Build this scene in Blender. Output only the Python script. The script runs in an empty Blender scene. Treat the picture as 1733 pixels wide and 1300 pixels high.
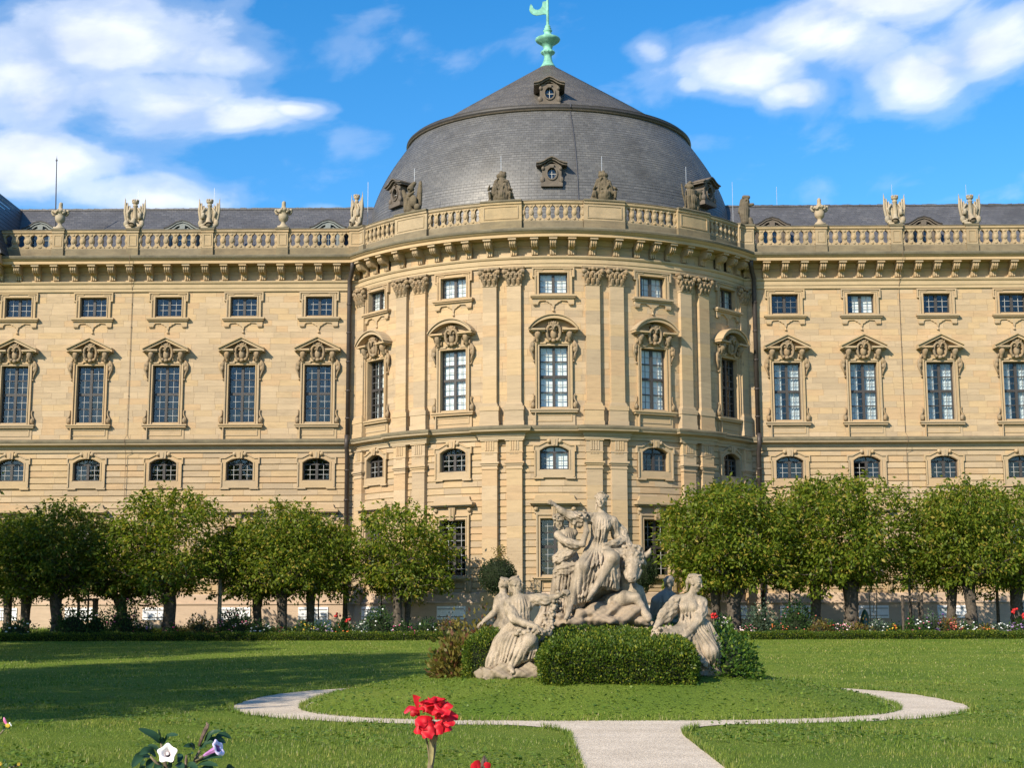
import bpy, math, random
import numpy as np
from mathutils import Vector, Matrix

rnd = random.Random(7)
nrs = np.random.RandomState(11)
SC = bpy.context.scene
COL = SC.collection
PI = math.pi

# ------------------------------------------------------------------ camera
CAM_H = 1.7
PITCH, YAW, ROLL, FPX = 0.1551, 0.0108, 0.0027, 2503.0
cam_d = bpy.data.cameras.new('camera')
cam_d.sensor_width = 36.0
cam_d.lens = FPX / 1733.0 * 36.0
cam_d.clip_start, cam_d.clip_end = 0.1, 3000.0
cam = bpy.data.objects.new('camera', cam_d)
COL.objects.link(cam)
cam.matrix_world = (Matrix.Translation((0, 0, CAM_H)) @ Matrix.Rotation(YAW, 4, 'Z')
                    @ Matrix.Rotation(PI / 2 + PITCH, 4, 'X') @ Matrix.Rotation(-ROLL, 4, 'Z'))
SC.camera = cam

# ------------------------------------------------------------------ light
SUN_AZ, SUN_EL = math.radians(37.5), math.radians(33.0)   # behind the camera, to its left
sun_vec = Vector((-math.sin(SUN_AZ) * math.cos(SUN_EL), -math.cos(SUN_AZ) * math.cos(SUN_EL), math.sin(SUN_EL)))
sl = bpy.data.lights.new('sun', 'SUN')
sl.energy, sl.angle, sl.color = 5.0, math.radians(0.5), (1.0, 0.885, 0.71)
so = bpy.data.objects.new('sun', sl)
COL.objects.link(so)
so.rotation_euler = sun_vec.to_track_quat('Z', 'Y').to_euler()
so.location = (-30, -30, 40)

SC.view_settings.view_transform = 'Standard'
SC.view_settings.look = 'None'
SC.view_settings.exposure = 0.60
SC.view_settings.gamma = 1.0
SC.view_settings.use_curve_mapping = False


def NT(nt, typ, **kw):
    n = nt.nodes.new(typ)
    for k, v in kw.items():
        if k.startswith('i_'):
            n.inputs[k[2:]].default_value = v
        else:
            setattr(n, k, v)
    return n


def L(nt, a, b):
    nt.links.new(a, b)


def math_node(nt, op, a, b=None, clamp=False):
    n = nt.nodes.new('ShaderNodeMath')
    n.operation = op
    n.use_clamp = clamp
    for i, x in enumerate((a, b)):
        if x is None:
            continue
        if isinstance(x, (int, float)):
            n.inputs[i].default_value = x
        else:
            nt.links.new(x, n.inputs[i])
    return n.outputs[0]


def ramp(nt, fac, stops, interp='LINEAR'):
    n = nt.nodes.new('ShaderNodeValToRGB')
    n.color_ramp.interpolation = interp
    e = n.color_ramp.elements
    while len(e) < len(stops):
        e.new(0.5)
    for i, (p, c) in enumerate(stops):
        e[i].position = p
        e[i].color = tuple(c) + (1.0,) if len(c) == 3 else c
    nt.links.new(fac, n.inputs[0])
    return n.outputs[0]


def mixc(nt, fac, a, b, blend='MIX'):
    n = nt.nodes.new('ShaderNodeMix')
    n.data_type = 'RGBA'
    n.blend_type = blend
    for sock, x in ((n.inputs[0], fac), (n.inputs[6], a), (n.inputs[7], b)):
        if isinstance(x, (int, float)):
            sock.default_value = x
        elif isinstance(x, (tuple, list)):
            sock.default_value = tuple(x) + (1.0,) if len(x) == 3 else x
        else:
            nt.links.new(x, sock)
    return n.outputs[2]


# ------------------------------------------------------------------ sky: Nishita sky with white cumulus over it
world = bpy.data.worlds.new('World')
SC.world = world
world.use_nodes = True
wn = world.node_tree
wn.nodes.clear()
sky = NT(wn, 'ShaderNodeTexSky', sky_type='NISHITA')
sky.sun_disc = False
sky.sun_elevation = SUN_EL
sky.sun_rotation = SUN_ROT = PI + SUN_AZ
sky.air_density, sky.dust_density, sky.ozone_density = 1.0, 0.3, 3.0
bg = NT(wn, 'ShaderNodeBackground')
bg.inputs[1].default_value = 0.105
wo = NT(wn, 'ShaderNodeOutputWorld')
geo = NT(wn, 'ShaderNodeTexCoord')
sep = NT(wn, 'ShaderNodeSeparateXYZ')
L(wn, geo.outputs['Generated'], sep.inputs[0])
az = math_node(wn, 'ARCTAN2', sep.outputs[0], sep.outputs[1])      # 0 straight over the palace, + to the right
el = math_node(wn, 'ARCSINE', sep.outputs[2])
comb = NT(wn, 'ShaderNodeCombineXYZ')
L(wn, az, comb.inputs[0])
L(wn, math_node(wn, 'ADD', math_node(wn, 'MULTIPLY', el, 1.9), math_node(wn, 'MULTIPLY', az, -.25)), comb.inputs[1])
noi = NT(wn, 'ShaderNodeTexNoise', noise_dimensions='3D')
noi.inputs['Scale'].default_value = 13.0
noi.inputs['Detail'].default_value = 9.0
noi.inputs['Roughness'].default_value = 0.52
noi.inputs['Distortion'].default_value = 0.25
L(wn, comb.outputs[0], noi.inputs['Vector'])
# the cloud banks: (azimuth, elevation, half width, half height, strength) in degrees
CLOUDS = [(-16.8, 21.2, 5.0, 2.0, 1.0), (-20.0, 19.8, 3.4, 2.2, 1.0), (-15.0, 19.3, 4.0, 1.4, 1.0), (-11.6, 18.9, 2.6, .8, .9), (-12.4, 21.0, 2.2, 1.0, .7), (-9.2, 19.2, 1.3, .40, .8), (-19.5, 16.5, 4.2, 1.3, 1.0), (-15.5, 15.7, 3.6, .9, .95), (-8.0, 15.5, .9, .30, .6),
          (8.8, 20.6, 3.0, 1.1, 1.0), (12.2, 21.7, 3.2, 1.3, 1.0), (14.8, 22.6, 3.4, 1.2, 1.0), (15.4, 19.8, 1.8, 1.2, .9), (18.4, 21.1, 2.4, 1.6, 1.0), (10.6, 19.7, 1.6, .7, .85), (16.4, 20.4, 1.6, .7, .75), (10.9, 19.4, .9, .4, .8), (7.0, 18.0, 1.2, .6, .55), (5.0, 21.4, 1.0, .6, .5), (6.6, 20.2, 1.0, .5, .75),
          (-3.0, 30.0, 6, 1.5, .8), (30, 24, 7, 2, .9), (-38, 22, 8, 2, .9), (55, 18, 7, 1.6, .9), (-64, 26, 8, 2.2, .9), (85, 24, 8, 2.2, .9), (-95, 20, 8, 2, .9), (120, 26, 9, 2.2, .9), (155, 18, 9, 2, .8), (-170, 24, 10, 2.2, .8),
          (-130, 20, 9, 2, .8), (14, 38, 8, 2, .8), (60, 48, 10, 3, .8), (-90, 50, 10, 3, .8)]
acc = None
for a0, e0, sa, se, st in CLOUDS:
    da = math_node(wn, 'DIVIDE', math_node(wn, 'SUBTRACT', az, math.radians(a0)), math.radians(sa))
    de = math_node(wn, 'DIVIDE', math_node(wn, 'SUBTRACT', el, math.radians(e0)), math.radians(se))
    r2 = math_node(wn, 'ADD', math_node(wn, 'MULTIPLY', da, da), math_node(wn, 'MULTIPLY', de, de))
    g = math_node(wn, 'MULTIPLY', math_node(wn, 'EXPONENT', math_node(wn, 'MULTIPLY', r2, -0.9)), st)
    acc = g if acc is None else math_node(wn, 'MAXIMUM', acc, g)
dens = math_node(wn, 'ADD', math_node(wn, 'MULTIPLY', acc, 0.62), math_node(wn, 'MULTIPLY', math_node(wn, 'SUBTRACT', noi.outputs[0], 0.5), 1.0))
cov = ramp(wn, dens, [(0.04, (0, 0, 0)), (0.20, (.16, .16, .16)), (0.38, (.52, .52, .52)), (0.58, (.86, .86, .86)), (0.9, (1, 1, 1))], 'EASE')
noi2 = NT(wn, 'ShaderNodeTexNoise')
noi2.inputs['Scale'].default_value = 14.0
noi2.inputs['Detail'].default_value = 5.0
L(wn, comb.outputs[0], noi2.inputs['Vector'])
ccol = ramp(wn, noi2.outputs[0], [(0.34, (5.2, 5.7, 6.9)), (0.5, (6.6, 6.9, 7.6)), (0.66, (7.9, 8.0, 8.3))])
hs = NT(wn, 'ShaderNodeHueSaturation')
hs.inputs['Saturation'].default_value = 1.38
hs.inputs['Value'].default_value = 1.28
L(wn, sky.outputs[0], hs.inputs['Color'])
L(wn, mixc(wn, cov, hs.outputs[0], ccol), bg.inputs[0])
L(wn, bg.outputs[0], wo.inputs[0])


# ------------------------------------------------------------------ helpers
def ray(px, py):
    u0, v0 = px - 866.5, py - 650.0
    c, s = math.cos(ROLL), math.sin(ROLL)
    u, v = c * u0 - s * v0, s * u0 + c * v0
    x, up = u / FPX, -v / FPX
    c, s = math.cos(PITCH), math.sin(PITCH)
    y, z = c - s * up, s + c * up
    c, s = math.cos(YAW), math.sin(YAW)
    return Vector((c * x - s * y, s * x + c * y, z))


def at(px, py, Y):
    """the point of the place that the photograph shows at (px, py), at the depth Y"""
    d = ray(px, py)
    return d * (Y / d.y) + Vector((0, 0, CAM_H))


def tag(o, label=None, cat=None, group=None, kind=None):
    for k, v in (('label', label), ('category', cat), ('group', group), ('kind', kind)):
        if v:
            o[k] = v
    return o


def empty(name, loc=(0, 0, 0), rz=0.0, parent=None):
    o = bpy.data.objects.new(name, None)
    o.empty_display_size = 0.3
    COL.objects.link(o)
    o.location, o.rotation_euler = loc, (0, 0, rz)
    if parent:
        o.parent = parent
    return o


def inst(name, mesh, parent=None, loc=(0, 0, 0), rz=0.0, mat=None):
    o = bpy.data.objects.new(name, mesh)
    COL.objects.link(o)
    o.location, o.rotation_euler = loc, (0, 0, rz)
    if parent:
        o.parent = parent
    return o


def copy_tree(o, parent=None):
    c = o.copy()
    COL.objects.link(c)
    if parent:
        c.parent = parent
    for ch in list(o.children):
        copy_tree(ch, c)
    return c


def new_mesh(name, v, f, mats=(), mi=None, smooth=False):
    m = bpy.data.meshes.new(name)
    m.from_pydata([tuple(p) for p in v], [], f)
    for x in mats:
        m.materials.append(x)
    if mi is not None and len(mats) > 1:
        m.polygons.foreach_set('material_index', np.array(mi, dtype=np.int32))
    if smooth:
        m.polygons.foreach_set('use_smooth', np.ones(len(m.polygons), dtype=bool))
    m.update()
    return m


def np_mesh(name, v, f, mat, smooth=False):
    """fast mesh from numpy arrays; f is (n, k) with one k"""
    m = bpy.data.meshes.new(name)
    n, k = f.shape
    m.vertices.add(len(v))
    m.vertices.foreach_set('co', np.ascontiguousarray(v, dtype=np.float32).ravel())
    m.loops.add(n * k)
    m.loops.foreach_set('vertex_index', np.ascontiguousarray(f, dtype=np.int32).ravel())
    m.polygons.add(n)
    m.polygons.foreach_set('loop_start', np.arange(0, n * k, k, dtype=np.int32))
    m.polygons.foreach_set('loop_total', np.full(n, k, dtype=np.int32))
    if smooth:
        m.polygons.foreach_set('use_smooth', np.ones(n, dtype=bool))
    if mat:
        m.materials.append(mat)
    m.update(calc_edges=True)
    return m


class MB:
    """collects shapes, builds them as ONE mesh"""

    def __init__(s):
        s.v, s.f, s.mi, s.m = [], [], [], 0

    def add(s, v, f):
        b = len(s.v)
        s.v += [tuple(p) for p in v]
        s.f += [tuple(i + b for i in q) for q in f]
        s.mi += [s.m] * len(f)
        return s

    def box(s, x0, x1, y0, y1, z0, z1):
        return s.add([(x0, y0, z0), (x1, y0, z0), (x1, y1, z0), (x0, y1, z0), (x0, y0, z1), (x1, y0, z1), (x1, y1, z1), (x0, y1, z1)],
                     [(0, 1, 5, 4), (1, 2, 6, 5), (2, 3, 7, 6), (3, 0, 4, 7), (4, 5, 6, 7), (3, 2, 1, 0)])

    def prism(s, poly, y0, y1):
        """poly: (x, z) counter-clockwise seen from the front; front face at y0"""
        n = len(poly)
        v = [(x, y0, z) for x, z in poly] + [(x, y1, z) for x, z in poly]
        f = [tuple(range(n)), tuple(range(2 * n - 1, n - 1, -1))]
        f += [(i + n, (i + 1) % n + n, (i + 1) % n, i) for i in range(n)]
        return s.add(v, f)

    def ring(s, inner, outer, yf, yb_in, yb_out, closed=False):
        """flat band between two outlines of (x, z), with its inner and outer sides"""
        n = len(inner)
        v = [(x, yf, z) for x, z in outer] + [(x, yf, z) for x, z in inner] + [(x, yb_out, z) for x, z in outer] + [(x, yb_in, z) for x, z in inner]
        f = []
        for i in range(n if closed else n - 1):
            j = (i + 1) % n
            f += [(i, j, n + j, n + i), (2 * n + i, 2 * n + j, j, i), (n + i, n + j, 3 * n + j, 3 * n + i)]
        if not closed:
            for i in (0, n - 1):
                f.append((i, n + i, 3 * n + i, 2 * n + i))
        return s.add(v, f)

    def lathe(s, prof, n=16, c=(0, 0, 0), a0=0.0, a1=2 * PI, sx=1.0, sy=1.0):
        full = abs(a1 - a0 - 2 * PI) < 1e-6
        k = n if full else n + 1
        v, f = [], []
        for r, z in prof:
            for i in range(k):
                a = a0 + (a1 - a0) * i / n
                v.append((c[0] + sx * r * math.sin(a), c[1] - sy * r * math.cos(a), c[2] + z))
        for j in range(len(prof) - 1):
            for i in range(n):
                i2 = (i + 1) % k
                f.append((j * k + i, j * k + i2, (j + 1) * k + i2, (j + 1) * k + i))
        if full:
            if prof[0][0] > 1e-4:
                f.append(tuple(range(k - 1, -1, -1)))
            if prof[-1][0] > 1e-4:
                f.append(tuple(range((len(prof) - 1) * k, len(prof) * k)))
        return s.add(v, f)

    def tube(s, pts, rad, n=6, cap=True):
        pts = [Vector(p) for p in pts]
        if isinstance(rad, (int, float)):
            rad = [rad] * len(pts)
        v, f = [], []
        ref = None
        for i, p in enumerate(pts):
            t = (pts[min(i + 1, len(pts) - 1)] - pts[max(i - 1, 0)]).normalized()
            if ref is None:
                ref = Vector((0, 0, 1)) if abs(t.z) < 0.9 else Vector((1, 0, 0))
            x = t.cross(ref).normalized()
            y = x.cross(t)
            ref = y
            for k in range(n):
                a = 2 * PI * k / n
                v.append(p + (x * math.cos(a) + y * math.sin(a)) * rad[i])
        for i in range(len(pts) - 1):
            for k in range(n):
                f.append((i * n + k, i * n + (k + 1) % n, (i + 1) * n + (k + 1) % n, (i + 1) * n + k))
        if cap:
            f.append(tuple(range(n - 1, -1, -1)))
            f.append(tuple(range((len(pts) - 1) * n, len(pts) * n)))
        return s.add(v, f)

    def ball(s, c, r, nu=8, nv=6):
        if isinstance(r, (int, float)):
            r = (r, r, r)
        v, f = [(c[0], c[1], c[2] - r[2])], []
        for j in range(1, nv):
            t = -PI / 2 + PI * j / nv
            for i in range(nu):
                a = 2 * PI * i / nu
                v.append((c[0] + r[0] * math.cos(t) * math.cos(a), c[1] + r[1] * math.cos(t) * math.sin(a), c[2] + r[2] * math.sin(t)))
        v.append((c[0], c[1], c[2] + r[2]))
        for i in range(nu):
            f.append((0, 1 + (i + 1) % nu, 1 + i))
            f.append((len(v) - 1, 1 + (nv - 2) * nu + i, 1 + (nv - 2) * nu + (i + 1) % nu))
        for j in range(nv - 2):
            for i in range(nu):
                a, b = 1 + j * nu, 1 + (j + 1) * nu
                f.append((a + i, a + (i + 1) % nu, b + (i + 1) % nu, b + i))
        return s.add(v, f)

    def sweep(s, path, prof):
        """prof of (outward, z) swept along a left-to-right plan path; outward is the side of the garden"""
        P = [Vector((p[0], p[1])) for p in path]
        n, k = len(P), len(prof)
        v, f = [], []
        for i in range(n):
            ds = []
            if i > 0:
                ds.append((P[i] - P[i - 1]).normalized())
            if i < n - 1:
                ds.append((P[i + 1] - P[i]).normalized())
            ns = [Vector((d.y, -d.x)) for d in ds]
            m = (ns[0] + ns[-1]).normalized()
            m = m / max(0.35, m.dot(ns[0]))
            for d, z in prof:
                v.append((P[i].x + m.x * d, P[i].y + m.y * d, z))
        for i in range(n - 1):
            for j in range(k - 1):
                f.append((i * k + j, (i + 1) * k + j, (i + 1) * k + j + 1, i * k + j + 1))
        f.append(tuple(range(k - 1, -1, -1)))
        f.append(tuple(range((n - 1) * k, n * k)))
        return s.add(v, f)

    def xf(s, M, start=0):
        for i in range(start, len(s.v)):
            s.v[i] = tuple(M @ Vector(s.v[i]))
        return s

    def mesh(s, name, *mats, smooth=False):
        return new_mesh(name, s.v, s.f, mats, s.mi, smooth)

    def build(s, name, mats, parent=None, loc=(0, 0, 0), rz=0.0, smooth=False):
        mats = mats if isinstance(mats, (list, tuple)) else [mats]
        return inst(name, s.mesh(name, *mats, smooth=smooth), parent, loc, rz)


# ------------------------------------------------------------------ materials
def new_mat(name):
    m = bpy.data.materials.new(name)
    m.use_nodes = True
    nt = m.node_tree
    b = nt.nodes['Principled BSDF']
    return m, nt, b


def simple(name, col, rough=0.7, var=0.15, scale=6.0, metal=0.0, spec=0.3, bump=0.0, bscale=40.0, col2=None):
    """a base colour broken up by object-space noise"""
    m, nt, b = new_mat(name)
    tc = NT(nt, 'ShaderNodeTexCoord')
    n = NT(nt, 'ShaderNodeTexNoise')
    n.inputs['Scale'].default_value = scale
    n.inputs['Detail'].default_value = 6
    n.inputs['Roughness'].default_value = 0.6
    L(nt, tc.outputs['Object'], n.inputs['Vector'])
    lo = tuple(c * (1 - var) for c in col)
    hi = tuple(min(1, c * (1 + var)) for c in (col2 or col))
    L(nt, ramp(nt, n.outputs[0], [(0.3, lo), (0.7, hi)]), b.inputs['Base Color'])
    b.inputs['Roughness'].default_value = rough
    b.inputs['Metallic'].default_value = metal
    b.inputs['Specular IOR Level'].default_value = spec
    if bump:
        n2 = NT(nt, 'ShaderNodeTexNoise')
        n2.inputs['Scale'].default_value = bscale
        n2.inputs['Detail'].default_value = 5
        L(nt, tc.outputs['Object'], n2.inputs['Vector'])
        bp = NT(nt, 'ShaderNodeBump')
        bp.inputs['Strength'].default_value = 0.6
        bp.inputs['Distance'].default_value = bump
        L(nt, n2.outputs[0], bp.inputs['Height'])
        L(nt, bp.outputs[0], b.inputs['Normal'])
    return m


def stone_mat(name, base, spread=0.14, vein=0.10, weather=0.0, wcol=(.10, .09, .07), wscale=1.2, rough=0.85):
    """sandstone: each block its own tone, faint bedding veins, grain, and patches of old grey weathering"""
    m, nt, b = new_mat(name)
    tc = NT(nt, 'ShaderNodeTexCoord')
    gi = NT(nt, 'ShaderNodeNewGeometry')
    oi = NT(nt, 'ShaderNodeObjectInfo')
    r = math_node(nt, 'FRACT', math_node(nt, 'ADD', gi.outputs['Random Per Island'], math_node(nt, 'MULTIPLY', oi.outputs['Random'], 7.31)))
    B = Vector(base)
    gray = sum(base) / 3
    c = lambda f, g=0.0, p=0.0: tuple(max(0.0, (B[i] * (1 - g) + gray * g) * f * (1 + (p if i == 0 else -p * 0.4 if i == 2 else 0))) for i in range(3))
    s = spread
    tone = ramp(nt, r, [(0.0, c(1 - 1.0 * s, .16)), (0.12, c(1 - .5 * s, .12)), (0.3, c(1.0)), (0.45, c(1 + .35 * s, -.05)), (0.6, c(1 - .35 * s, .0, .05)),
                        (0.75, c(1 + .7 * s, .12)), (0.88, c(1 + .1 * s, .14)), (1.0, c(1 + .5 * s, -.05, .06))], 'CONSTANT' if spread > .1 else 'LINEAR')
    mp = NT(nt, 'ShaderNodeMapping')
    mp.inputs['Scale'].default_value = (0.8, 0.8, 5.5)
    L(nt, gi.outputs['Position'], mp.inputs['Vector'])
    off = NT(nt, 'ShaderNodeVectorMath', operation='ADD')
    cx = NT(nt, 'ShaderNodeCombineXYZ')
    L(nt, math_node(nt, 'MULTIPLY', r, 37.0), cx.inputs[0])
    L(nt, math_node(nt, 'MULTIPLY', r, 91.0), cx.inputs[2])
    L(nt, mp.outputs[0], off.inputs[0])
    L(nt, cx.outputs[0], off.inputs[1])
    n1 = NT(nt, 'ShaderNodeTexNoise')
    n1.inputs['Scale'].default_value = 1.3
    n1.inputs['Detail'].default_value = 7
    n1.inputs['Roughness'].default_value = 0.62
    n1.inputs['Distortion'].default_value = 0.6
    L(nt, off.outputs[0], n1.inputs['Vector'])
    veins = ramp(nt, n1.outputs[0], [(0.28, (1 - vein * 2.2,) * 3), (0.5, (1, 1, 1)), (0.75, (1 + vein, 1 + vein, 1 + vein * .8))])
    col = mixc(nt, 1.0, tone, veins, 'MULTIPLY')
    n2 = NT(nt, 'ShaderNodeTexNoise')
    n2.inputs['Scale'].default_value = 55
    n2.inputs['Detail'].default_value = 3
    L(nt, gi.outputs['Position'], n2.inputs['Vector'])
    col = mixc(nt, 0.22, col, ramp(nt, n2.outputs[0], [(0.3, (.55, .55, .55)), (0.7, (1.25, 1.25, 1.25))]), 'MULTIPLY')
    if weather > 0:
        n3 = NT(nt, 'ShaderNodeTexNoise')
        n3.inputs['Scale'].default_value = wscale
        n3.inputs['Detail'].default_value = 8
        n3.inputs['Roughness'].default_value = 0.68
        L(nt, gi.outputs['Position'], n3.inputs['Vector'])
        w = math_node(nt, 'MULTIPLY', ramp(nt, n3.outputs[0], [(0.42, (0, 0, 0)), (0.66, (1, 1, 1))]), weather)
        col = mixc(nt, w, col, wcol)
    L(nt, col, b.inputs['Base Color'])
    b.inputs['Roughness'].default_value = rough
    b.inputs['Specular IOR Level'].default_value = 0.2
    bp = NT(nt, 'ShaderNodeBump')
    bp.inputs['Strength'].default_value = 0.5
    bp.inputs['Distance'].default_value = 0.012
    n4 = NT(nt, 'ShaderNodeTexNoise')
    n4.inputs['Scale'].default_value = 14
    n4.inputs['Detail'].default_value = 8
    n4.inputs['Roughness'].default_value = 0.7
    L(nt, gi.outputs['Position'], n4.inputs['Vector'])
    L(nt, n4.outputs[0], bp.inputs['Height'])
    L(nt, bp.outputs[0], b.inputs['Normal'])
    return m


def leaf_mat(name, c_dark, c_light, trans=0.35, rough=0.5, yellow=None, ny=0.08):
    m, nt, b = new_mat(name)
    gi = NT(nt, 'ShaderNodeNewGeometry')
    r = gi.outputs['Random Per Island']
    stops = [(0.0, c_dark), (1.0 - ny - .02, c_light)]
    if yellow:
        stops.append((1.0 - ny, yellow))
    col = ramp(nt, r, stops)
    b.inputs['Roughness'].default_value = rough
    b.inputs['Specular IOR Level'].default_value = 0.25
    L(nt, col, b.inputs['Base Color'])
    tr = NT(nt, 'ShaderNodeBsdfTranslucent')
    L(nt, mixc(nt, 1.0, col, (1.25, 1.3, .55), 'MULTIPLY'), tr.inputs[0])
    mx = NT(nt, 'ShaderNodeMixShader')
    mx.inputs[0].default_value = trans
    out = nt.nodes['Material Output']
    L(nt, b.outputs[0], mx.inputs[1])
    L(nt, tr.outputs[0], mx.inputs[2])
    L(nt, mx.outputs[0], out.inputs[0])
    return m


SAND = (.435, .318, .188)
M = {}
M['ashlar'] = stone_mat('ashlar_sandstone', SAND, 0.105, 0.085, 0.10, (.22, .18, .13), 0.5)
M['trim'] = stone_mat('trim_sandstone', (.405, .30, .178), 0.05, 0.06, 0.22, (.20, .165, .11), 0.9)
M['carved'] = stone_mat('carved_sandstone', (.29, .21, .125), 0.05, 0.05, 0.6, (.16, .13, .085), 3.0)
M['cornice'] = stone_mat('cornice_sandstone', (.43, .325, .195), 0.04, 0.06, 0.25, (.19, .165, .10), 0.7)
M['capstone'] = stone_mat('weathered_capstone', (.17, .145, .095), 0.05, 0.1, 0.5, (.05, .046, .035), 1.2)
M['balustrade'] = stone_mat('balustrade_sandstone', (.37, .28, .165), 0.10, 0.06, 0.45, (.17, .14, .09), 1.1)
M['basecourse'] = stone_mat('weathered_base_course', (.21, .17, .105), 0.08, 0.12, 0.5, (.10, .085, .06), 1.5)
M['plinth'] = stone_mat('plinth_sandstone', (.50, .38, .28), 0.07, 0.06, 0.25, (.30, .22, .16), 0.6)
M['mortar'] = simple('wall_core', (.30, .23, .13), 0.9, 0.1, 3)
M['slate'] = None
M['frame'] = simple('dark_window_frame', (.045, .04, .038), 0.5, 0.15, 8, spec=0.4)
M['thinbar'] = simple('thin_grey_bar', (.16, .16, .16), 0.5, 0.1, 8)
M['muntin'] = simple('pale_glazing_bar', (.38, .38, .37), 0.5, 0.1, 8)
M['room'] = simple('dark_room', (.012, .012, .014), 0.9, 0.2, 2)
M['blind'] = simple('white_blind', (.86, .86, .85), 0.8, 0.04, 3)
M['curtain'] = simple('pale_curtain', (.55, .58, .60), 0.8, 0.12, 5)
M['shutter'] = simple('white_painted_shutter', (.80, .81, .83), 0.5, 0.05, 5)
M['iron'] = simple('iron', (.10, .10, .11), 0.5, 0.2, 20, metal=0.5)
M['pipe'] = simple('dark_downpipe', (.060, .050, .046), 0.5, 0.2, 3, metal=0.3)
M['copper'] = simple('green_copper', (.13, .34, .25), 0.6, 0.3, 2.5, col2=(.20, .44, .34))
M['darkstone'] = stone_mat('soot_dark_stone', (.13, .105, .07), 0.05, 0.1, 0.5, (.035, .03, .022), 2.2)
M['palestone'] = stone_mat('pale_carved_stone', (.36, .30, .21), 0.05, 0.06, 0.35, (.17, .15, .11), 2.0)
M['greystone'] = stone_mat('grey_carved_stone', (.33, .28, .20), 0.05, 0.06, 0.45, (.11, .10, .08), 2.0)
M['dormer'] = simple('painted_dormer', (.17, .19, .185), 0.6, 0.2, 3)
M['dormer2'] = simple('brown_dormer', (.115, .095, .075), 0.7, 0.25, 3)
M['lead'] = simple('lead_edging', (.045, .042, .042), 0.55, 0.2, 2)
M['cable'] = simple('brown_cable', (.16, .11, .07), 0.6, 0.2, 3)
M['rod'] = simple('bright_rod', (.6, .6, .6), 0.4, 0.05, 3, metal=0.6)


def glass_mat():
    m, nt, b = new_mat('window_glass')
    gl = NT(nt, 'ShaderNodeBsdfGlossy')
    gl.inputs['Roughness'].default_value = 0.03
    gl.inputs['Color'].default_value = (.9, .95, 1, 1)
    tr = NT(nt, 'ShaderNodeBsdfTransparent')
    tr.inputs[0].default_value = (.82, .87, .88, 1)
    mx = NT(nt, 'ShaderNodeMixShader')
    g0 = NT(nt, 'ShaderNodeNewGeometry')
    dt = NT(nt, 'ShaderNodeVectorMath', operation='DOT_PRODUCT')
    L(nt, g0.outputs['Normal'], dt.inputs[0])
    L(nt, g0.outputs['Incoming'], dt.inputs[1])
    ct = math_node(nt, 'ABSOLUTE', dt.outputs['Value'])
    sch = math_node(nt, 'POWER', math_node(nt, 'SUBTRACT', 1.0, ct, clamp=True), 5.0)
    L(nt, math_node(nt, 'ADD', math_node(nt, 'MULTIPLY', sch, .93), .06), mx.inputs[0])
    L(nt, tr.outputs[0], mx.inputs[1])
    L(nt, gl.outputs[0], mx.inputs[2])
    # old panes are not quite flat
    n = NT(nt, 'ShaderNodeTexNoise')
    n.inputs['Scale'].default_value = 1.6
    gi = NT(nt, 'ShaderNodeNewGeometry')
    L(nt, gi.outputs['Position'], n.inputs['Vector'])
    bp = NT(nt, 'ShaderNodeBump')
    bp.inputs['Strength'].default_value = 0.25
    bp.inputs['Distance'].default_value = 0.05
    L(nt, n.outputs[0], bp.inputs['Height'])
    L(nt, bp.outputs[0], gl.inputs['Normal'])
    L(nt, mx.outputs[0], nt.nodes['Material Output'].inputs[0])
    return m


M['glass'] = glass_mat()


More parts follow.
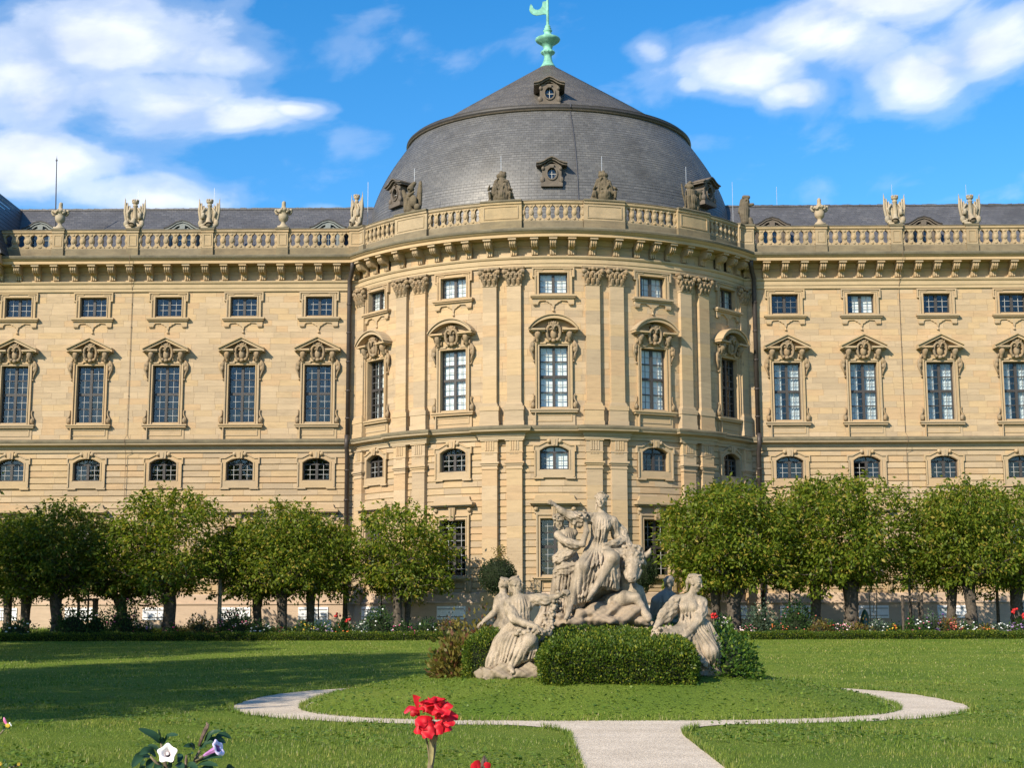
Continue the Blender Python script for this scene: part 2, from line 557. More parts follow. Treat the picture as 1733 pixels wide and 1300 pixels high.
def slate_mat(name, scale_u, scale_v, cyl=False, tint=(1, 1, 1), center=(0, 0)):
    """slates in staggered courses, each with its own grey; laid out along the roof's own run and height"""
    m, nt, b = new_mat(name)
    gi = NT(nt, 'ShaderNodeNewGeometry')
    sp = NT(nt, 'ShaderNodeSeparateXYZ')
    L(nt, gi.outputs['Position'], sp.inputs[0])
    cb = NT(nt, 'ShaderNodeCombineXYZ')
    if cyl:
        a = math_node(nt, 'ARCTAN2', math_node(nt, 'SUBTRACT', sp.outputs[0], center[0]), math_node(nt, 'SUBTRACT', center[1], sp.outputs[1]))
        L(nt, math_node(nt, 'MULTIPLY', a, 11.0), cb.inputs[0])
    else:
        L(nt, math_node(nt, 'ADD', sp.outputs[0], math_node(nt, 'MULTIPLY', sp.outputs[1], .3)), cb.inputs[0])
    L(nt, sp.outputs[2], cb.inputs[1])
    br = NT(nt, 'ShaderNodeTexBrick')
    br.offset = 0.5
    br.inputs['Color1'].default_value = (0.0, 0.0, 0.0, 1)
    br.inputs['Color2'].default_value = (1, 1, 1, 1)
    br.inputs['Mortar'].default_value = (.5, .5, .5, 1)
    br.inputs['Scale'].default_value = 1.0
    br.inputs['Brick Width'].default_value = scale_u
    br.inputs['Row Height'].default_value = scale_v
    br.inputs['Mortar Size'].default_value = 0.010
    L(nt, cb.outputs[0], br.inputs['Vector'])
    n = NT(nt, 'ShaderNodeTexNoise')
    n.inputs['Scale'].default_value = 0.55
    n.inputs['Detail'].default_value = 8
    n.inputs['Roughness'].default_value = 0.65
    L(nt, gi.outputs['Position'], n.inputs['Vector'])
    T = lambda g: tuple(g * t for t in tint)
    per = ramp(nt, br.outputs['Color'], [(0.0, T(.086)), (0.35, T(.094)), (0.65, T(.100)), (1.0, T(.114))])
    big = ramp(nt, n.outputs[0], [(0.3, (.72, .70, .66)), (0.55, (1.0, 1.0, 1.0)), (0.75, (1.25, 1.2, 1.1))])
    col = mixc(nt, 1.0, per, big, 'MULTIPLY')
    col = mixc(nt, math_node(nt, 'MULTIPLY', br.outputs['Fac'], .55), col, (.03, .03, .032))
    L(nt, col, b.inputs['Base Color'])
    L(nt, ramp(nt, br.outputs['Color'], [(0, (.44, .44, .44)), (1, (.54, .54, .54))]), b.inputs['Roughness'])
    b.inputs['Specular IOR Level'].default_value = 0.55
    bp = NT(nt, 'ShaderNodeBump')
    bp.inputs['Strength'].default_value = 0.6
    bp.inputs['Distance'].default_value = 0.03
    L(nt, math_node(nt, 'ADD', br.outputs['Color'], math_node(nt, 'MULTIPLY', br.outputs['Fac'], -1.0)), bp.inputs['Height'])
    L(nt, bp.outputs[0], b.inputs['Normal'])
    return m
# ------------------------------------------------------------------ the palace: measures (metres; ground near the camera is 0)
DW, XA, YA, RD, BAY = 84.42, 1.406, 92.247, 13.62, 0.4121
JUN = math.acos((YA - DW) / RD)                      # where the round pavilion meets the wings
JX = RD * math.sin(JUN)
FIRST, PITCHX = 13.555, 4.4
palace = empty('palace', (XA, DW, 1.0))
tag(palace, 'ochre sandstone palace with domed round central pavilion and two long wings', 'palace')
PM = Matrix.Translation((-XA, -DW, -1.0))


def part(name, mb, mats, parent=None, loc=(0, 0, 0), rz=0.0, smooth=False):
    """a part of the palace given in world measures"""
    o = mb.build(name, mats, parent or palace, loc, rz, smooth)
    if parent is None:
        o.location = Vector(loc) - palace.location
    return o


def wing_pt(s, d, z):
    return (s, DW - d, z)


def drum_pt(s, d, z):
    a = s / RD
    return (XA + (RD + d) * math.sin(a), YA - (RD + d) * math.cos(a), z)


ZT = 20.5
W2 = 0.77
OPEN = {'attic': (18.98, 20.11), 'main': (12.71, 16.06), 'mezz': (9.36, 10.64), 'ground': (3.74, 6.76)}
left_bays = [XA - FIRST - PITCHX * k for k in range(5)]
right_bays = [XA + FIRST + PITCHX * k for k in range(6)]
drum_bays = [BAY * k for k in (-2, -1, 0, 1, 2)]


def openings(centers):
    return [(c - W2, c + W2, z0, z1) for c in centers for z0, z1 in OPEN.values()]


def backing(mb, op, x0, x1, z0, z1, pt, d, step=None):
    xs = sorted({x0, x1} | {v for o in op for v in o[:2] if x0 < v < x1} | (set(np.arange(x0, x1, step)) if step else set()))
    zs = sorted({z0, z1} | {v for o in op for v in o[2:] if z0 < v < z1})
    for i in range(len(xs) - 1):
        for j in range(len(zs) - 1):
            cx, cz = (xs[i] + xs[i + 1]) / 2, (zs[j] + zs[j + 1]) / 2
            if any(o[0] < cx < o[1] and o[2] < cz < o[3] for o in op):
                continue
            mb.add([pt(xs[i], d, zs[j]), pt(xs[i + 1], d, zs[j]), pt(xs[i + 1], d, zs[j + 1]), pt(xs[i], d, zs[j + 1])], [(0, 1, 2, 3)])


STONES = []


def stones(op, x0, x1, z0, z1, row, ln, pt, gapz, proud, rustic, keep=0.0):
    n = max(1, round((z1 - z0) / row))
    h = (z1 - z0) / n
    for r in range(n):
        a, b = z0 + r * h, z0 + (r + 1) * h
        iv = [(x0, x1)]
        for o in op:
            if min(b, o[3]) - max(a, o[2]) > 0.3 * h:
                iv = [q for (u, v) in iv for q in ((u, min(v, o[0] - .01)), (max(u, o[1] + .01), v)) if q[1] - q[0] > 0.05]
        for u, v in iv:
            x = u - (rnd.uniform(0, .6) if u == x0 else 0)
            while x < v - 0.02:
                w = rnd.uniform(*ln)
                if v - (x + w) < 0.45:
                    w = v - x
                xs, xe = max(x, u), x + w
                d = rnd.uniform(*proud)
                ch = 0.022 if rustic else 0.0
                g = 0.004
                A, B, Z0, Z1 = xs + g, xe - g, a + gapz, b - gapz
                fr = [pt(A, d, Z0 + ch), pt(B, d, Z0 + ch), pt(B, d, Z1 - ch), pt(A, d, Z1 - ch)]
                bk = [pt(A, -.035, Z0), pt(B, -.035, Z0), pt(B, -.035, Z1), pt(A, -.035, Z1)]
                vis = (w * h) if a > keep else w * h * .25
                STONES.append((vis, fr + bk, [(0, 1, 2, 3), (4, 5, 1, 0), (5, 6, 2, 1), (6, 7, 3, 2), (7, 4, 0, 3)]))
                x += w


wall = MB()
XL0, XR1 = -31.6, 40.0
for xs, xe, cs in ((XL0, XA - JX, left_bays), (XA + JX, XR1, right_bays)):
    op = openings(cs)
    backing(wall, op, xs, xe, 0.6, 23.0, wing_pt, -.03)
    stones(op, xs, xe, 2.37, 11.0, .36, (1.0, 2.2), wing_pt, .016, (.02, .028), True, 6.5)
    stones(op, xs, xe, 11.68, ZT, .35, (.65, 1.5), wing_pt, .003, (.004, .011), False)
    stones([], xs, xe, 21.0, 21.95, .475, (1.1, 2.0), wing_pt, .003, (.004, .008), False)
op = openings([b * RD for b in drum_bays])
S0 = JUN * RD
backing(wall, op, -S0, S0, 0.6, 23.0, drum_pt, -.03, step=.35)
stones(op, -S0, S0, 2.37, 11.0, .36, (.9, 1.5), drum_pt, .016, (.02, .028), True, 6.0)
stones(op, -S0, S0, 11.68, ZT, .35, (.65, 1.2), drum_pt, .003, (.006, .013), False)
stones([], -S0, S0, 21.0, 21.95, .475, (.9, 1.2), drum_pt, .003, (.006, .01), False)
part('wall', wall, M['mortar'])
STONES.sort(key=lambda t: -t[0])
for vis, v, f in STONES[:300]:
    c = sum((Vector(p) for p in v), Vector()) / 8
    mb = MB()
    mb.add([tuple(Vector(p) - c) for p in v], f)
    part('stone', mb, M['ashlar'], loc=c)
mb = MB()
for vis, v, f in STONES[300:]:
    mb.add(v, f)
tag(part('stone', mb, M['ashlar']), kind='stuff')

# ---- plan path along the whole front, with the pilaster breaks when asked for
PAIRS = [(-16.6, -7.0), (7.0, 16.6), (-39.9, -30.2), (30.2, 39.9)]


def front_path(ressaut=0.0, x0=XL0, x1=XR1, wing_d=0.0):
    pts = [(x0, DW - wing_d), (XA - JX, DW - wing_d)]
    a = -math.degrees(JUN)
    angs = sorted(set([round(a + i * (2 * -a) / 44, 3) for i in range(45)]) | ({x for p in PAIRS for x in p} if ressaut else set()))
    out = []
    for t in angs:
        for lo, hi in (PAIRS if ressaut else []):
            if abs(t - lo) < 1e-6:
                out += [(t, 0), (t + .02, ressaut)]
                break
            if abs(t - hi) < 1e-6:
                out += [(t - .02, ressaut), (t, 0)]
                break
        else:
            out.append((t, ressaut if any(lo < t < hi for lo, hi in (PAIRS if ressaut else [])) else 0))
    arc = []
    for t, e in out:
        r = math.radians(t)
        arc.append((XA + (RD + e) * math.sin(r), YA - (RD + e) * math.cos(r)))
    return [pts[0]] + arc + [(x1, DW - wing_d)]


def moulding(name, prof, mat, ressaut=0.0):
    mb = MB()
    mb.sweep(front_path(ressaut), prof)
    return part(name, mb, mat)


# plinth
plinth = MB()
plinth.sweep(front_path(0.0), [(.0, .55), (.20, .55), (.20, 2.30), (.26, 2.32), (.26, 2.40), (.12, 2.42), (.12, 2.84), (0, 2.90)])
part('plinth', plinth, M['plinth'])
# string course between the storeys, breaking forward over the paired pilasters
moulding('string_course', [(0, 10.98), (.10, 10.98), (.12, 11.14), (.16, 11.16), (.18, 11.30), (.34, 11.36), (.46, 11.40), (.50, 11.55), (.02, 11.73)], M['cornice'], .26)
sc_top = MB()
sc_top.sweep(front_path(.26), [(.47, 11.50), (.515, 11.505), (.53, 11.60), (.50, 11.66), (.02, 11.77)])
part('string_course_top', sc_top, M['capstone'])
# main entablature
moulding('architrave', [(0, 20.44), (.10, 20.44), (.10, 20.62), (.14, 20.63), (.14, 20.86), (.20, 20.90), (.24, 20.99), (.22, 21.03), (0, 21.04)], M['cornice'])
moulding('frieze_moulding', [(0, 21.62), (.07, 21.64), (.12, 21.72), (.20, 21.86), (.22, 21.93), (0, 21.94)], M['trim'])
cornice = moulding('cornice', [(0, 21.935), (.86, 21.935), (.90, 21.94), (.90, 22.10), (.94, 22.12), (1.0, 22.17), (1.06, 22.26), (1.07, 22.31), (0, 22.35)], M['cornice'])
ct = MB()
ct.sweep(front_path(), [(1.02, 22.235), (1.085, 22.24), (1.11, 22.34), (1.09, 22.40), (.45, 22.51), (.02, 22.53)])
part('cornice_top', ct, M['capstone'])

# brackets under the cornice
mb = MB()
mb.prism([(-.22, 21.82), (.22, 21.82), (.22, 21.93), (-.22, 21.93)], -.84, .0)
mb.prism([(-.18, 21.10), (.18, 21.10), (.18, 21.82), (-.18, 21.82)], -.14, .0)
side = [(0, 21.12), (-.16, 21.12), (-.20, 21.2), (-.22, 21.34), (-.3, 21.42), (-.48, 21.45), (-.62, 21.52), (-.7, 21.62), (-.72, 21.74), (-.66, 21.82), (0, 21.82)]
n = len(side)
mb.add([(-.18, y, z) for y, z in side] + [(.18, y, z) for y, z in side],
       [tuple(range(n)), tuple(range(2 * n - 1, n - 1, -1))] + [(i, n + i, n + (i + 1) % n, (i + 1) % n) for i in range(n)])
for k in (-.12, 0, .12):
    mb.box(k - .035, k + .035, -.25, -.15, 21.09, 21.36)
    mb.tube([(k, -.4, 21.425), (k, -.6, 21.48), (k, -.725, 21.62), (k, -.73, 21.76)], .035, 5)
bracket_mesh = mb.mesh('bracket', M['trim'])
for k in range(-22, 34):
    for sgn in ((-1, 1) if True else ()):
        x = XA + sgn * (FIRST + (k - 1) * 1.1)
        if k < -1 or (sgn < 0 and x < XL0 + .5) or (sgn > 0 and x > XR1 - .5) or (sgn < 0 and k > 19):
            continue
        inst('bracket', bracket_mesh, cornice, (x, DW, 0))
bang = sorted({round(b * math.degrees(BAY) + o, 2) for b in (-2, -1, 0, 1, 2) for o in (-4.1, 0, 4.1)} | {-8.9, 8.9, -14.5, 14.5, -32.4, 32.4, -37.9, 37.9})
for t in bang:
    r = math.radians(t)
    inst('bracket', bracket_mesh, cornice, (XA + RD * math.sin(r), YA - RD * math.cos(r), 0), r)

# ------------------------------------------------------------------ windows (local: x along the wall, y into it, z from the ground)
YG = 0.26


def arch_pts(hw, zs, zt, n=8):
    """segmental arch from (-hw, zs) over (0, zt) to (hw, zs)"""
    rise = zt - zs
    R = (hw * hw + rise * rise) / (2 * rise)
    a = math.asin(hw / R)
    return [(R * math.sin(-a + 2 * a * i / n), zt - R + R * math.cos(-a + 2 * a * i / n)) for i in range(n + 1)]


def room_box(mb, z0, z1):
    mb.m = 1
    y0, y1 = YG + .05, .95
    x = W2 + .02
    mb.add([(-x, y0, z0), (x, y0, z0), (x, y1, z0), (-x, y1, z0), (-x, y0, z1), (x, y0, z1), (x, y1, z1), (-x, y1, z1)],
           [(0, 1, 2, 3), (7, 6, 5, 4), (2, 6, 7, 3), (1, 5, 6, 2), (0, 3, 7, 4)])
    mb.m = 0


def glazing(kind):
    """(frame mesh, muntin mesh, [pane rectangles], blind size)"""
    z0, z1 = OPEN[kind]
    fr, mu, lights = MB(), MB(), []
    y0, y1 = YG - .05, YG + .05
    ft = .075
    zt = 10.34 if kind == 'mezz' else z1
    fr.box(-W2, -W2 + ft, y0, y1, z0, zt)
    fr.box(W2 - ft, W2, y0, y1, z0, zt)
    fr.box(-W2 + ft, W2 - ft, y0, y1, z0, z0 + ft)
    fr.box(-W2 + ft, W2 - ft, y0, y1, zt - ft, zt)
    mh = .075
    fr.box(-mh, mh, y0 - .02, y1, z0 + ft, zt - ft)
    a, b = z0 + ft, zt - ft
    if kind in ('main', 'ground'):
        mid = (a + b) / 2 + .02
        for s in (-1, 1):
            xs = sorted((s * mh, s * (W2 - ft)))
            fr.box(xs[0], xs[1], y0 - .01, y1, mid - .075, mid + .075)
            for u, v in ((a, mid - .075), (mid + .075, b)):
                m = (u + v) / 2
                fr.box(xs[0], xs[1], y0 + .01, y1, m - .03, m + .03)
                lights += [(xs[0], xs[1], u, m - .03, 1, 1), (xs[0], xs[1], m + .03, v, 1, 1)]
    else:
        for s in (-1, 1):
            xs = sorted((s * mh, s * (W2 - ft)))
            lights.append((xs[0], xs[1], a, b, 1, 2))
    for x0, x1, u, v, nv, nh in lights:
        for i in range(1, nv + 1):
            x = x0 + (x1 - x0) * i / (nv + 1)
            mu.box(x - .010, x + .010, YG - .03, YG + .012, u, v)
        for i in range(1, nh + 1):
            z = u + (v - u) * i / (nh + 1)
            mu.box(x0, x1, YG - .031, YG + .012, z - .010, z + .010)
    if kind == 'mezz':
        top = arch_pts(W2, 10.36, 10.64)
        inner = arch_pts(W2 - .1, 10.37, 10.58)
        fr.ring(inner, top, y0, y1, y1)
        fr.box(-.03, .03, y0, y1, 10.34, 10.6)
    room_box(fr, z0, z1 + .02)
    return fr, mu, lights


SUR = {}


def border(mb, outer, w, yf, yb):
    """a raised fillet of width w just inside an outline (open at the foot)"""
    ins = []
    n = len(outer)
    for i, (x, z) in enumerate(outer):
        p = outer[max(0, i - 1)]
        q = outer[min(n - 1, i + 1)]
        d1 = Vector((x - p[0], z - p[1]))
        d2 = Vector((q[0] - x, q[1] - z))
        if d1.length < 1e-6:
            d1 = d2
        if d2.length < 1e-6:
            d2 = d1
        n1, n2 = Vector((d1.y, -d1.x)).normalized(), Vector((d2.y, -d2.x)).normalized()
        m = n1 + n2
        m = m / max(.3, (m.dot(n1)))
        ins.append((x + m.x * w, z + m.y * w))
    mb.ring(ins, outer, yf, yb, yb)


# attic window surround
mb = MB()
outer = [(-1.02, 18.87), (-1.02, 19.86), (-1.15, 19.86), (-1.15, 20.40), (1.15, 20.40), (1.15, 19.86), (1.02, 19.86), (1.02, 18.87)]
inner = [(-W2, 18.87), (-W2, 19.70), (-W2, 19.9), (-W2, 20.11), (W2, 20.11), (W2, 19.9), (W2, 19.7), (W2, 18.87)]
mb.ring(inner, outer, -.06, .32, .09)
border(mb, outer, .075, -.13, -.05)
border(mb, [(-.84, 18.87), (-.84, 20.18), (.84, 20.18), (.84, 18.87)], .06, -.10, -.05)
border(mb, [(-.96, 18.87), (-.96, 19.92), (-.99, 19.92), (-.99, 20.29), (-.62, 20.29), (-.55, 20.35), (.55, 20.35), (.62, 20.29), (.99, 20.29), (.99, 19.92), (.96, 19.92), (.96, 18.87)], .05, -.095, -.05)
mb.box(-W2, W2, -.02, .32, 18.88, 18.978)
mb.box(-1.24, 1.24, -.27, .06, 18.77, 18.873)
mb.box(-1.19, 1.19, -.2, .06, 18.69, 18.768)
ap = [(-1.12, 18.69), (-1.12, 18.40), (-.82, 18.40), (-.80, 18.47), (-.74, 18.54), (-.42, 18.56), (-.36, 18.50), (-.26, 18.47), (-.2, 18.40), (-.07, 18.34), (-.05, 18.2),
      (.05, 18.2), (.07, 18.34), (.2, 18.40), (.26, 18.47), (.36, 18.50), (.42, 18.56), (.74, 18.54), (.80, 18.47), (.82, 18.40), (1.12, 18.40), (1.12, 18.69)]
for i in range(len(ap) - 1):          # the scalloped apron, in upright slices
    (xa, za), (xb, zb) = ap[i], ap[i + 1]
    if xb - xa > 1e-3:
        mb.prism([(xa, za), (xb, zb), (xb, 18.688), (xa, 18.688)], -.09, .06)
for s in (-1, 1):
    mb.box(s * .97 - .15, s * .97 + .15, -.12, .05, 18.36, 18.46)
    for k in range(4):
        mb.box(s * .97 - .13 + k * .07, s * .97 - .09 + k * .07, -.115, .0, 18.31, 18.355)
mb.lathe([(.02, 18.22), (.05, 18.16), (.04, 18.10), (.085, 17.98), (.0, 17.96)], 6, (0, -.05, 0))
SUR['attic'] = [('surround', mb.mesh('surround', M['trim']))]


def crest_mb():
    """crowned shield with curling scrolls round it, centre at the origin, about 1.2 m tall"""
    c = MB()
    c.ball((0, -.22, -.12), (.21, .16, .30), 10, 8)
    for s in (-1, 1):
        sp = []
        for i in range(12):
            a = -1.9 + i * .42
            r = .30 + .035 * i - (.05 * (i - 6) if i > 6 else 0)
            sp.append((s * (.17 + .72 * r * math.cos(a) * .75), -.2 - .02 * i, -.1 + r * math.sin(a)))
        c.tube(sp, [.05 + .045 * math.sin(PI * i / 11) for i in range(12)], 6)
        c.ball((s * .42, -.2, .12), (.13, .12, .13), 8, 6)
        c.ball((s * .37, -.24, -.16), (.10, .10, .14), 8, 6)
        c.ball((s * .25, -.22, -.42), (.13, .11, .11), 8, 6)
        c.ball((s * .13, -.26, .19), (.12, .1, .1), 8, 6)
        c.ball((s * .47, -.15, -.05), (.07, .08, .13), 6, 5)
    c.ball((0, -.24, -.48), (.16, .12, .12), 8, 6)
    c.lathe([(.24, .25), (.27, .30), (.25, .36), (.34, .50), (.30, .58), (.12, .64), (.05, .70), (.0, .72)], 10, (0, -.18, 0), sy=.75)
    for i in range(-2, 3):
        c.ball((i * .14, -.36, .5 + .05 * math.cos(i)), (.06, .06, .09), 6, 5)
    return c


def console_mb(h=.62):
    c = MB()
    c.tube([(0, -.30, h), (0, -.30, h * .8), (0, -.22, h * .5), (0, -.13, h * .25), (0, -.12, 0)], [.14, .17, .15, .11, .12], 8)
    for s in (-1, 1):
        c.ball((s * .15, -.2, h * .85), (.08, .1, .1), 6, 5)
        c.ball((s * .17, -.14, h * .35), (.06, .08, .14), 6, 5)
    for k in (-1, 0, 1):
        c.tube([(k * .09, -.36, h * 1.02), (k * .07, -.4, h * .75), (k * .05, -.27, h * .42)], .045, 5)
    c.ball((0, -.3, h * .55), (.1, .1, .12), 6, 5)
    return c


def volute_mb(s):
    """side scroll hanging beside the window head, and the smaller one standing on the sill"""
    c, c2 = MB(), MB()
    c.ball((s * 1.13, -.08, 16.12), (.15, .12, .20), 8, 6)
    c.ball((s * 1.16, -.10, 15.86), (.13, .12, .17), 8, 6)
    c.tube([(s * 1.08, -.1, 16.33), (s * 1.24, -.12, 16.1), (s * 1.24, -.12, 15.82), (s * 1.13, -.09, 15.55), (s * 1.07, -.07, 15.3)], [.06, .07, .08, .055, .03], 6)
    c.ball((s * 1.07, -.08, 15.22), (.07, .07, .06), 6, 5)
    c2.ball((s * 1.13, -.08, 12.83), (.12, .12, .18), 8, 6)
    c2.tube([(s * 1.2, -.1, 12.66), (s * 1.22, -.1, 12.95), (s * 1.1, -.08, 13.15), (s * 1.08, -.08, 13.32), (s * 1.13, -.06, 13.45)], [.05, .06, .05, .04, .04], 6)
    return c, c2


def main_surround(kind):
    out = []
    mb = MB()
    outer = [(-1.0, 12.612), (-1.0, 16.10), (-1.0, 16.34), (1.0, 16.34), (1.0, 16.10), (1.0, 12.612)]
    inner = [(-W2, 12.612), (-W2, 15.9), (-W2, 16.06), (W2, 16.06), (W2, 15.9), (W2, 12.612)]
    mb.ring(inner, outer, -.06, .32, .09)
    border(mb, [(-1.0, 12.612), (-1.0, 16.24), (-.5, 16.24), (-.46, 16.34), (.46, 16.34), (.5, 16.24), (1.0, 16.24), (1.0, 12.612)], .08, -.14, -.05)
    border(mb, [(-.84, 12.612), (-.84, 16.13), (.84, 16.13), (.84, 12.612)], .06, -.10, -.05)
    mb.box(-W2, W2, -.03, .32, 12.615, 12.705)
    for s in (-1, 1):                                     # back plate of the frieze
        mb.box(s * .55 - .5, s * .55 + .5, -.055, .09, 16.345, 16.9) if s < 0 else mb.box(.052, 1.05, -.055, .09, 16.345, 16.9)
    mb.box(-1.02, -.97, -.20, .09, 11.73, 12.41)
    mb.box(.97, 1.02, -.20, .09, 11.73, 12.41) if False else None
    mb.box(-1.30, 1.30, -.28, .08, 12.53, 12.61)
    mb.box(-1.25, 1.25, -.22, .08, 12.42, 12.528)
    mb.box(-1.13, 1.13, -.05, .08, 11.735, 12.418)
    pan = [(-.98, 11.95), (-.98, 12.33), (.98, 12.33), (.98, 11.95)]
    pin = [(-.93, 12.0), (-.93, 12.28), (.93, 12.28), (.93, 12.0)]
    mb.ring(pin, pan, -.085, -.04, -.04, closed=True)
    out.append(('surround', mb.mesh('surround', M['trim'])))
    p = MB()
    if kind == 'triangle':
        sl = (17.66 - 16.98) / 1.30
        for s in (-1, 1):
            for dz, dt, yf in ((0, .16, -.52), (.16, .08, -.62)):
                pts = [(0, 17.44 + dz), (s * 1.32, 16.78 + dz + .02), (s * 1.32, 16.78 + dz + dt + .02), (0, 17.44 + dz + dt)]
                p.prism(pts if s > 0 else pts[::-1], yf, .07)
            x0, x1 = sorted((s * 1.30, s * .46))
            p.box(x0, x1, -.50, .07, 16.86, 16.955)
            x0, x1 = sorted((s * 1.22, s * .46))
            p.box(x0, x1, -.36, .07, 16.79, 16.858)
        p.prism([(-1.2, 16.9), (1.2, 16.9), (0, 17.5)], -.09, .07)
    else:
        o1, o2 = arch_pts(1.33, 16.93, 17.68, 14), arch_pts(1.24, 16.93, 17.50, 14)
        p.ring(o2, o1, -.55, .07, .07)
        o3, o4 = arch_pts(1.36, 17.0, 17.75, 14), arch_pts(1.33, 16.96, 17.69, 14)
        p.ring(o4, o3, -.63, .07, .07)
        for s in (-1, 1):
            x0, x1 = sorted((s * 1.33, s * .46))
            p.box(x0, x1, -.52, .07, 16.865, 16.96)
            x0, x1 = sorted((s * 1.22, s * .46))
            p.box(x0, x1, -.36, .07, 16.79, 16.862)
        fan = arch_pts(1.2, 16.95, 17.49, 12)
        p.prism(fan[::-1], -.09, .07)
    out.append(('pediment', p.mesh('pediment', M['trim'])))
    c = crest_mb().xf(Matrix.Translation((0, 0, 16.78)) @ Matrix.Diagonal((.86, 1, .95, 1)))
    out.append(('crest', c.mesh('crest', M['carved'], smooth=True)))
    for s in (-1, 1):
        c = console_mb(.56).xf(Matrix.Translation((s * .86, 0, 16.24)))
        out.append(('console', c.mesh('console', M['carved'], smooth=True)))
        for vv in volute_mb(s):
            out.append(('scroll', vv.mesh('scroll', M['carved'], smooth=True)))
    return out


SUR['main'] = main_surround('triangle')
SUR['main_arch'] = main_surround('arch')

# mezzanine window surround with its arched head and keystone
mb = MB()
na = 8
inn = [(-W2, 9.36), (-W2, 10.37)] + arch_pts(W2, 10.37, 10.64, na)[1:-1] + [(W2, 10.37), (W2, 9.36)]
oarch = [(-.80, 10.70), (-.66, 10.78), (-.45, 10.89), (-.22, 10.96), (.0, 10.97), (.22, 10.96), (.45, 10.89), (.66, 10.78), (.80, 10.70)]
out_ = [(-1.08, 9.36), (-1.08, 10.68)] + oarch[1:-1] + [(1.08, 10.68), (1.08, 9.36)]
mb.ring(inn, out_, -.07, .32, .09)
border(mb, [(-1.08, 8.97), (-1.08, 10.32), (-1.15, 10.32), (-1.15, 10.70), (-.85, 10.70), (-.66, 10.79), (-.45, 10.90), (-.22, 10.965), (.22, 10.965), (.45, 10.90), (.66, 10.79), (.85, 10.70), (1.15, 10.70), (1.15, 10.32), (1.08, 10.32), (1.08, 8.97)], .075, -.13, .05)
border(mb, [(-.85, 9.36), (-.85, 10.42), (-.5, 10.64), (0, 10.73), (.5, 10.64), (.85, 10.42), (.85, 9.36)], .06, -.10, -.05)
mb.box(-1.08, 1.08, -.07, .32, 8.98, 9.358)
mb.box(-1.12, 1.12, -.10, .05, 8.93, 8.978)
for s in (-1, 1):
    mb.box(s * .85 - .26, s * .85 + .26, -.12, .05, 8.86, 8.928)
    mb.ball((s * .30, -.12, 10.88), (.12, .12, .12), 8, 6)
mb.prism([(-.15, 10.62), (.15, 10.62), (.21, 11.04), (-.21, 11.04)], -.22, .05)
mb.box(-.05, .05, -.25, -.2, 10.66, 10.98)
SUR['mezz'] = [('surround', mb.mesh('surround', M['trim']))]

# ground floor window surround: hood on a keystone console, sill on two brackets
mb = MB()
outer = [(-1.0, 3.672), (-1.0, 6.6), (-1.0, 7.02), (1.0, 7.02), (1.0, 6.6), (1.0, 3.672)]
inner = [(-W2, 3.672), (-W2, 6.5), (-W2, 6.76), (W2, 6.76), (W2, 6.5), (W2, 3.672)]
mb.ring(inner, outer, -.07, .32, .09)
border(mb, outer, .08, -.14, -.05)
border(mb, [(-.84, 3.672), (-.84, 6.83), (.84, 6.83), (.84, 3.672)], .06, -.10, -.05)
mb.box(-W2, W2, -.03, .32, 3.675, 3.735)
mb.box(-1.08, 1.08, -.06, .05, 7.025, 7.45)
mb.box(-1.22, 1.22, -.30, .05, 7.452, 7.53)
mb.box(-1.32, 1.32, -.42, .05, 7.532, 7.66)
mb.prism([(-1.30, 7.662), (1.30, 7.662), (1.12, 7.74), (1.05, 7.86), (1.03, 7.99), (-1.03, 7.99), (-1.05, 7.86), (-1.12, 7.74)], -.14, .05)
for s in (-1, 1):
    mb.ball((s * 1.0, -.1, 7.28), (.13, .13, .13), 8, 6)
    mb.prism([(s * .95 - .15, 2.88), (s * .95 + .15, 2.88), (s * .95 + .18, 3.5), (s * .95 - .18, 3.5)], -.16, .05)
    for k in (-.09, 0, .09):
        mb.box(s * .95 + k - .025, s * .95 + k + .025, -.19, -.1, 2.95, 3.42)
mb.prism([(-.13, 6.72), (.13, 6.72), (.2, 7.44), (-.2, 7.44)], -.22, .05)
for k in (-.09, 0, .09):
    mb.box(k - .028, k + .028, -.26, -.2, 6.78, 7.38)
mb.box(-1.2, 1.2, -.26, .06, 3.60, 3.669)
mb.box(-1.15, 1.15, -.18, .06, 3.51, 3.598)
mb.ring([(-.66, 2.98), (-.66, 3.42), (.66, 3.42), (.66, 2.98)], [(-.72, 2.92), (-.72, 3.48), (.72, 3.48), (.72, 2.92)], -.04, .04, .04, closed=True)
SUR['ground'] = [('surround', mb.mesh('surround', M['trim']))]

GLZ = {}
for k in OPEN:
    fr, mu, lights = glazing(k)
    GLZ[k] = (fr.mesh('window', M['frame'], M['room']), mu.mesh('glazing_bars', M['muntin']), lights)
mu_dark = {k: g[1].copy() for k, g in GLZ.items()}
for k, m_ in mu_dark.items():
    m_.materials[0] = M['thinbar']
PANE = {}


def pane_mesh(w, h):
    key = (round(w, 3), round(h, 3))
    if key not in PANE:
        PANE[key] = new_mesh('pane', [(-w / 2, 0, -h / 2), (w / 2, 0, -h / 2), (w / 2, 0, h / 2), (-w / 2, 0, h / 2)], [(0, 1, 2, 3)], [M['glass']])
    return PANE[key]


lun = arch_pts(W2 - .09, 10.365, 10.59, 8)
LUNETTE = new_mesh('pane', [(x, 0, z) for x, z in lun], [tuple(range(len(lun) - 1, -1, -1))], [M['glass']])


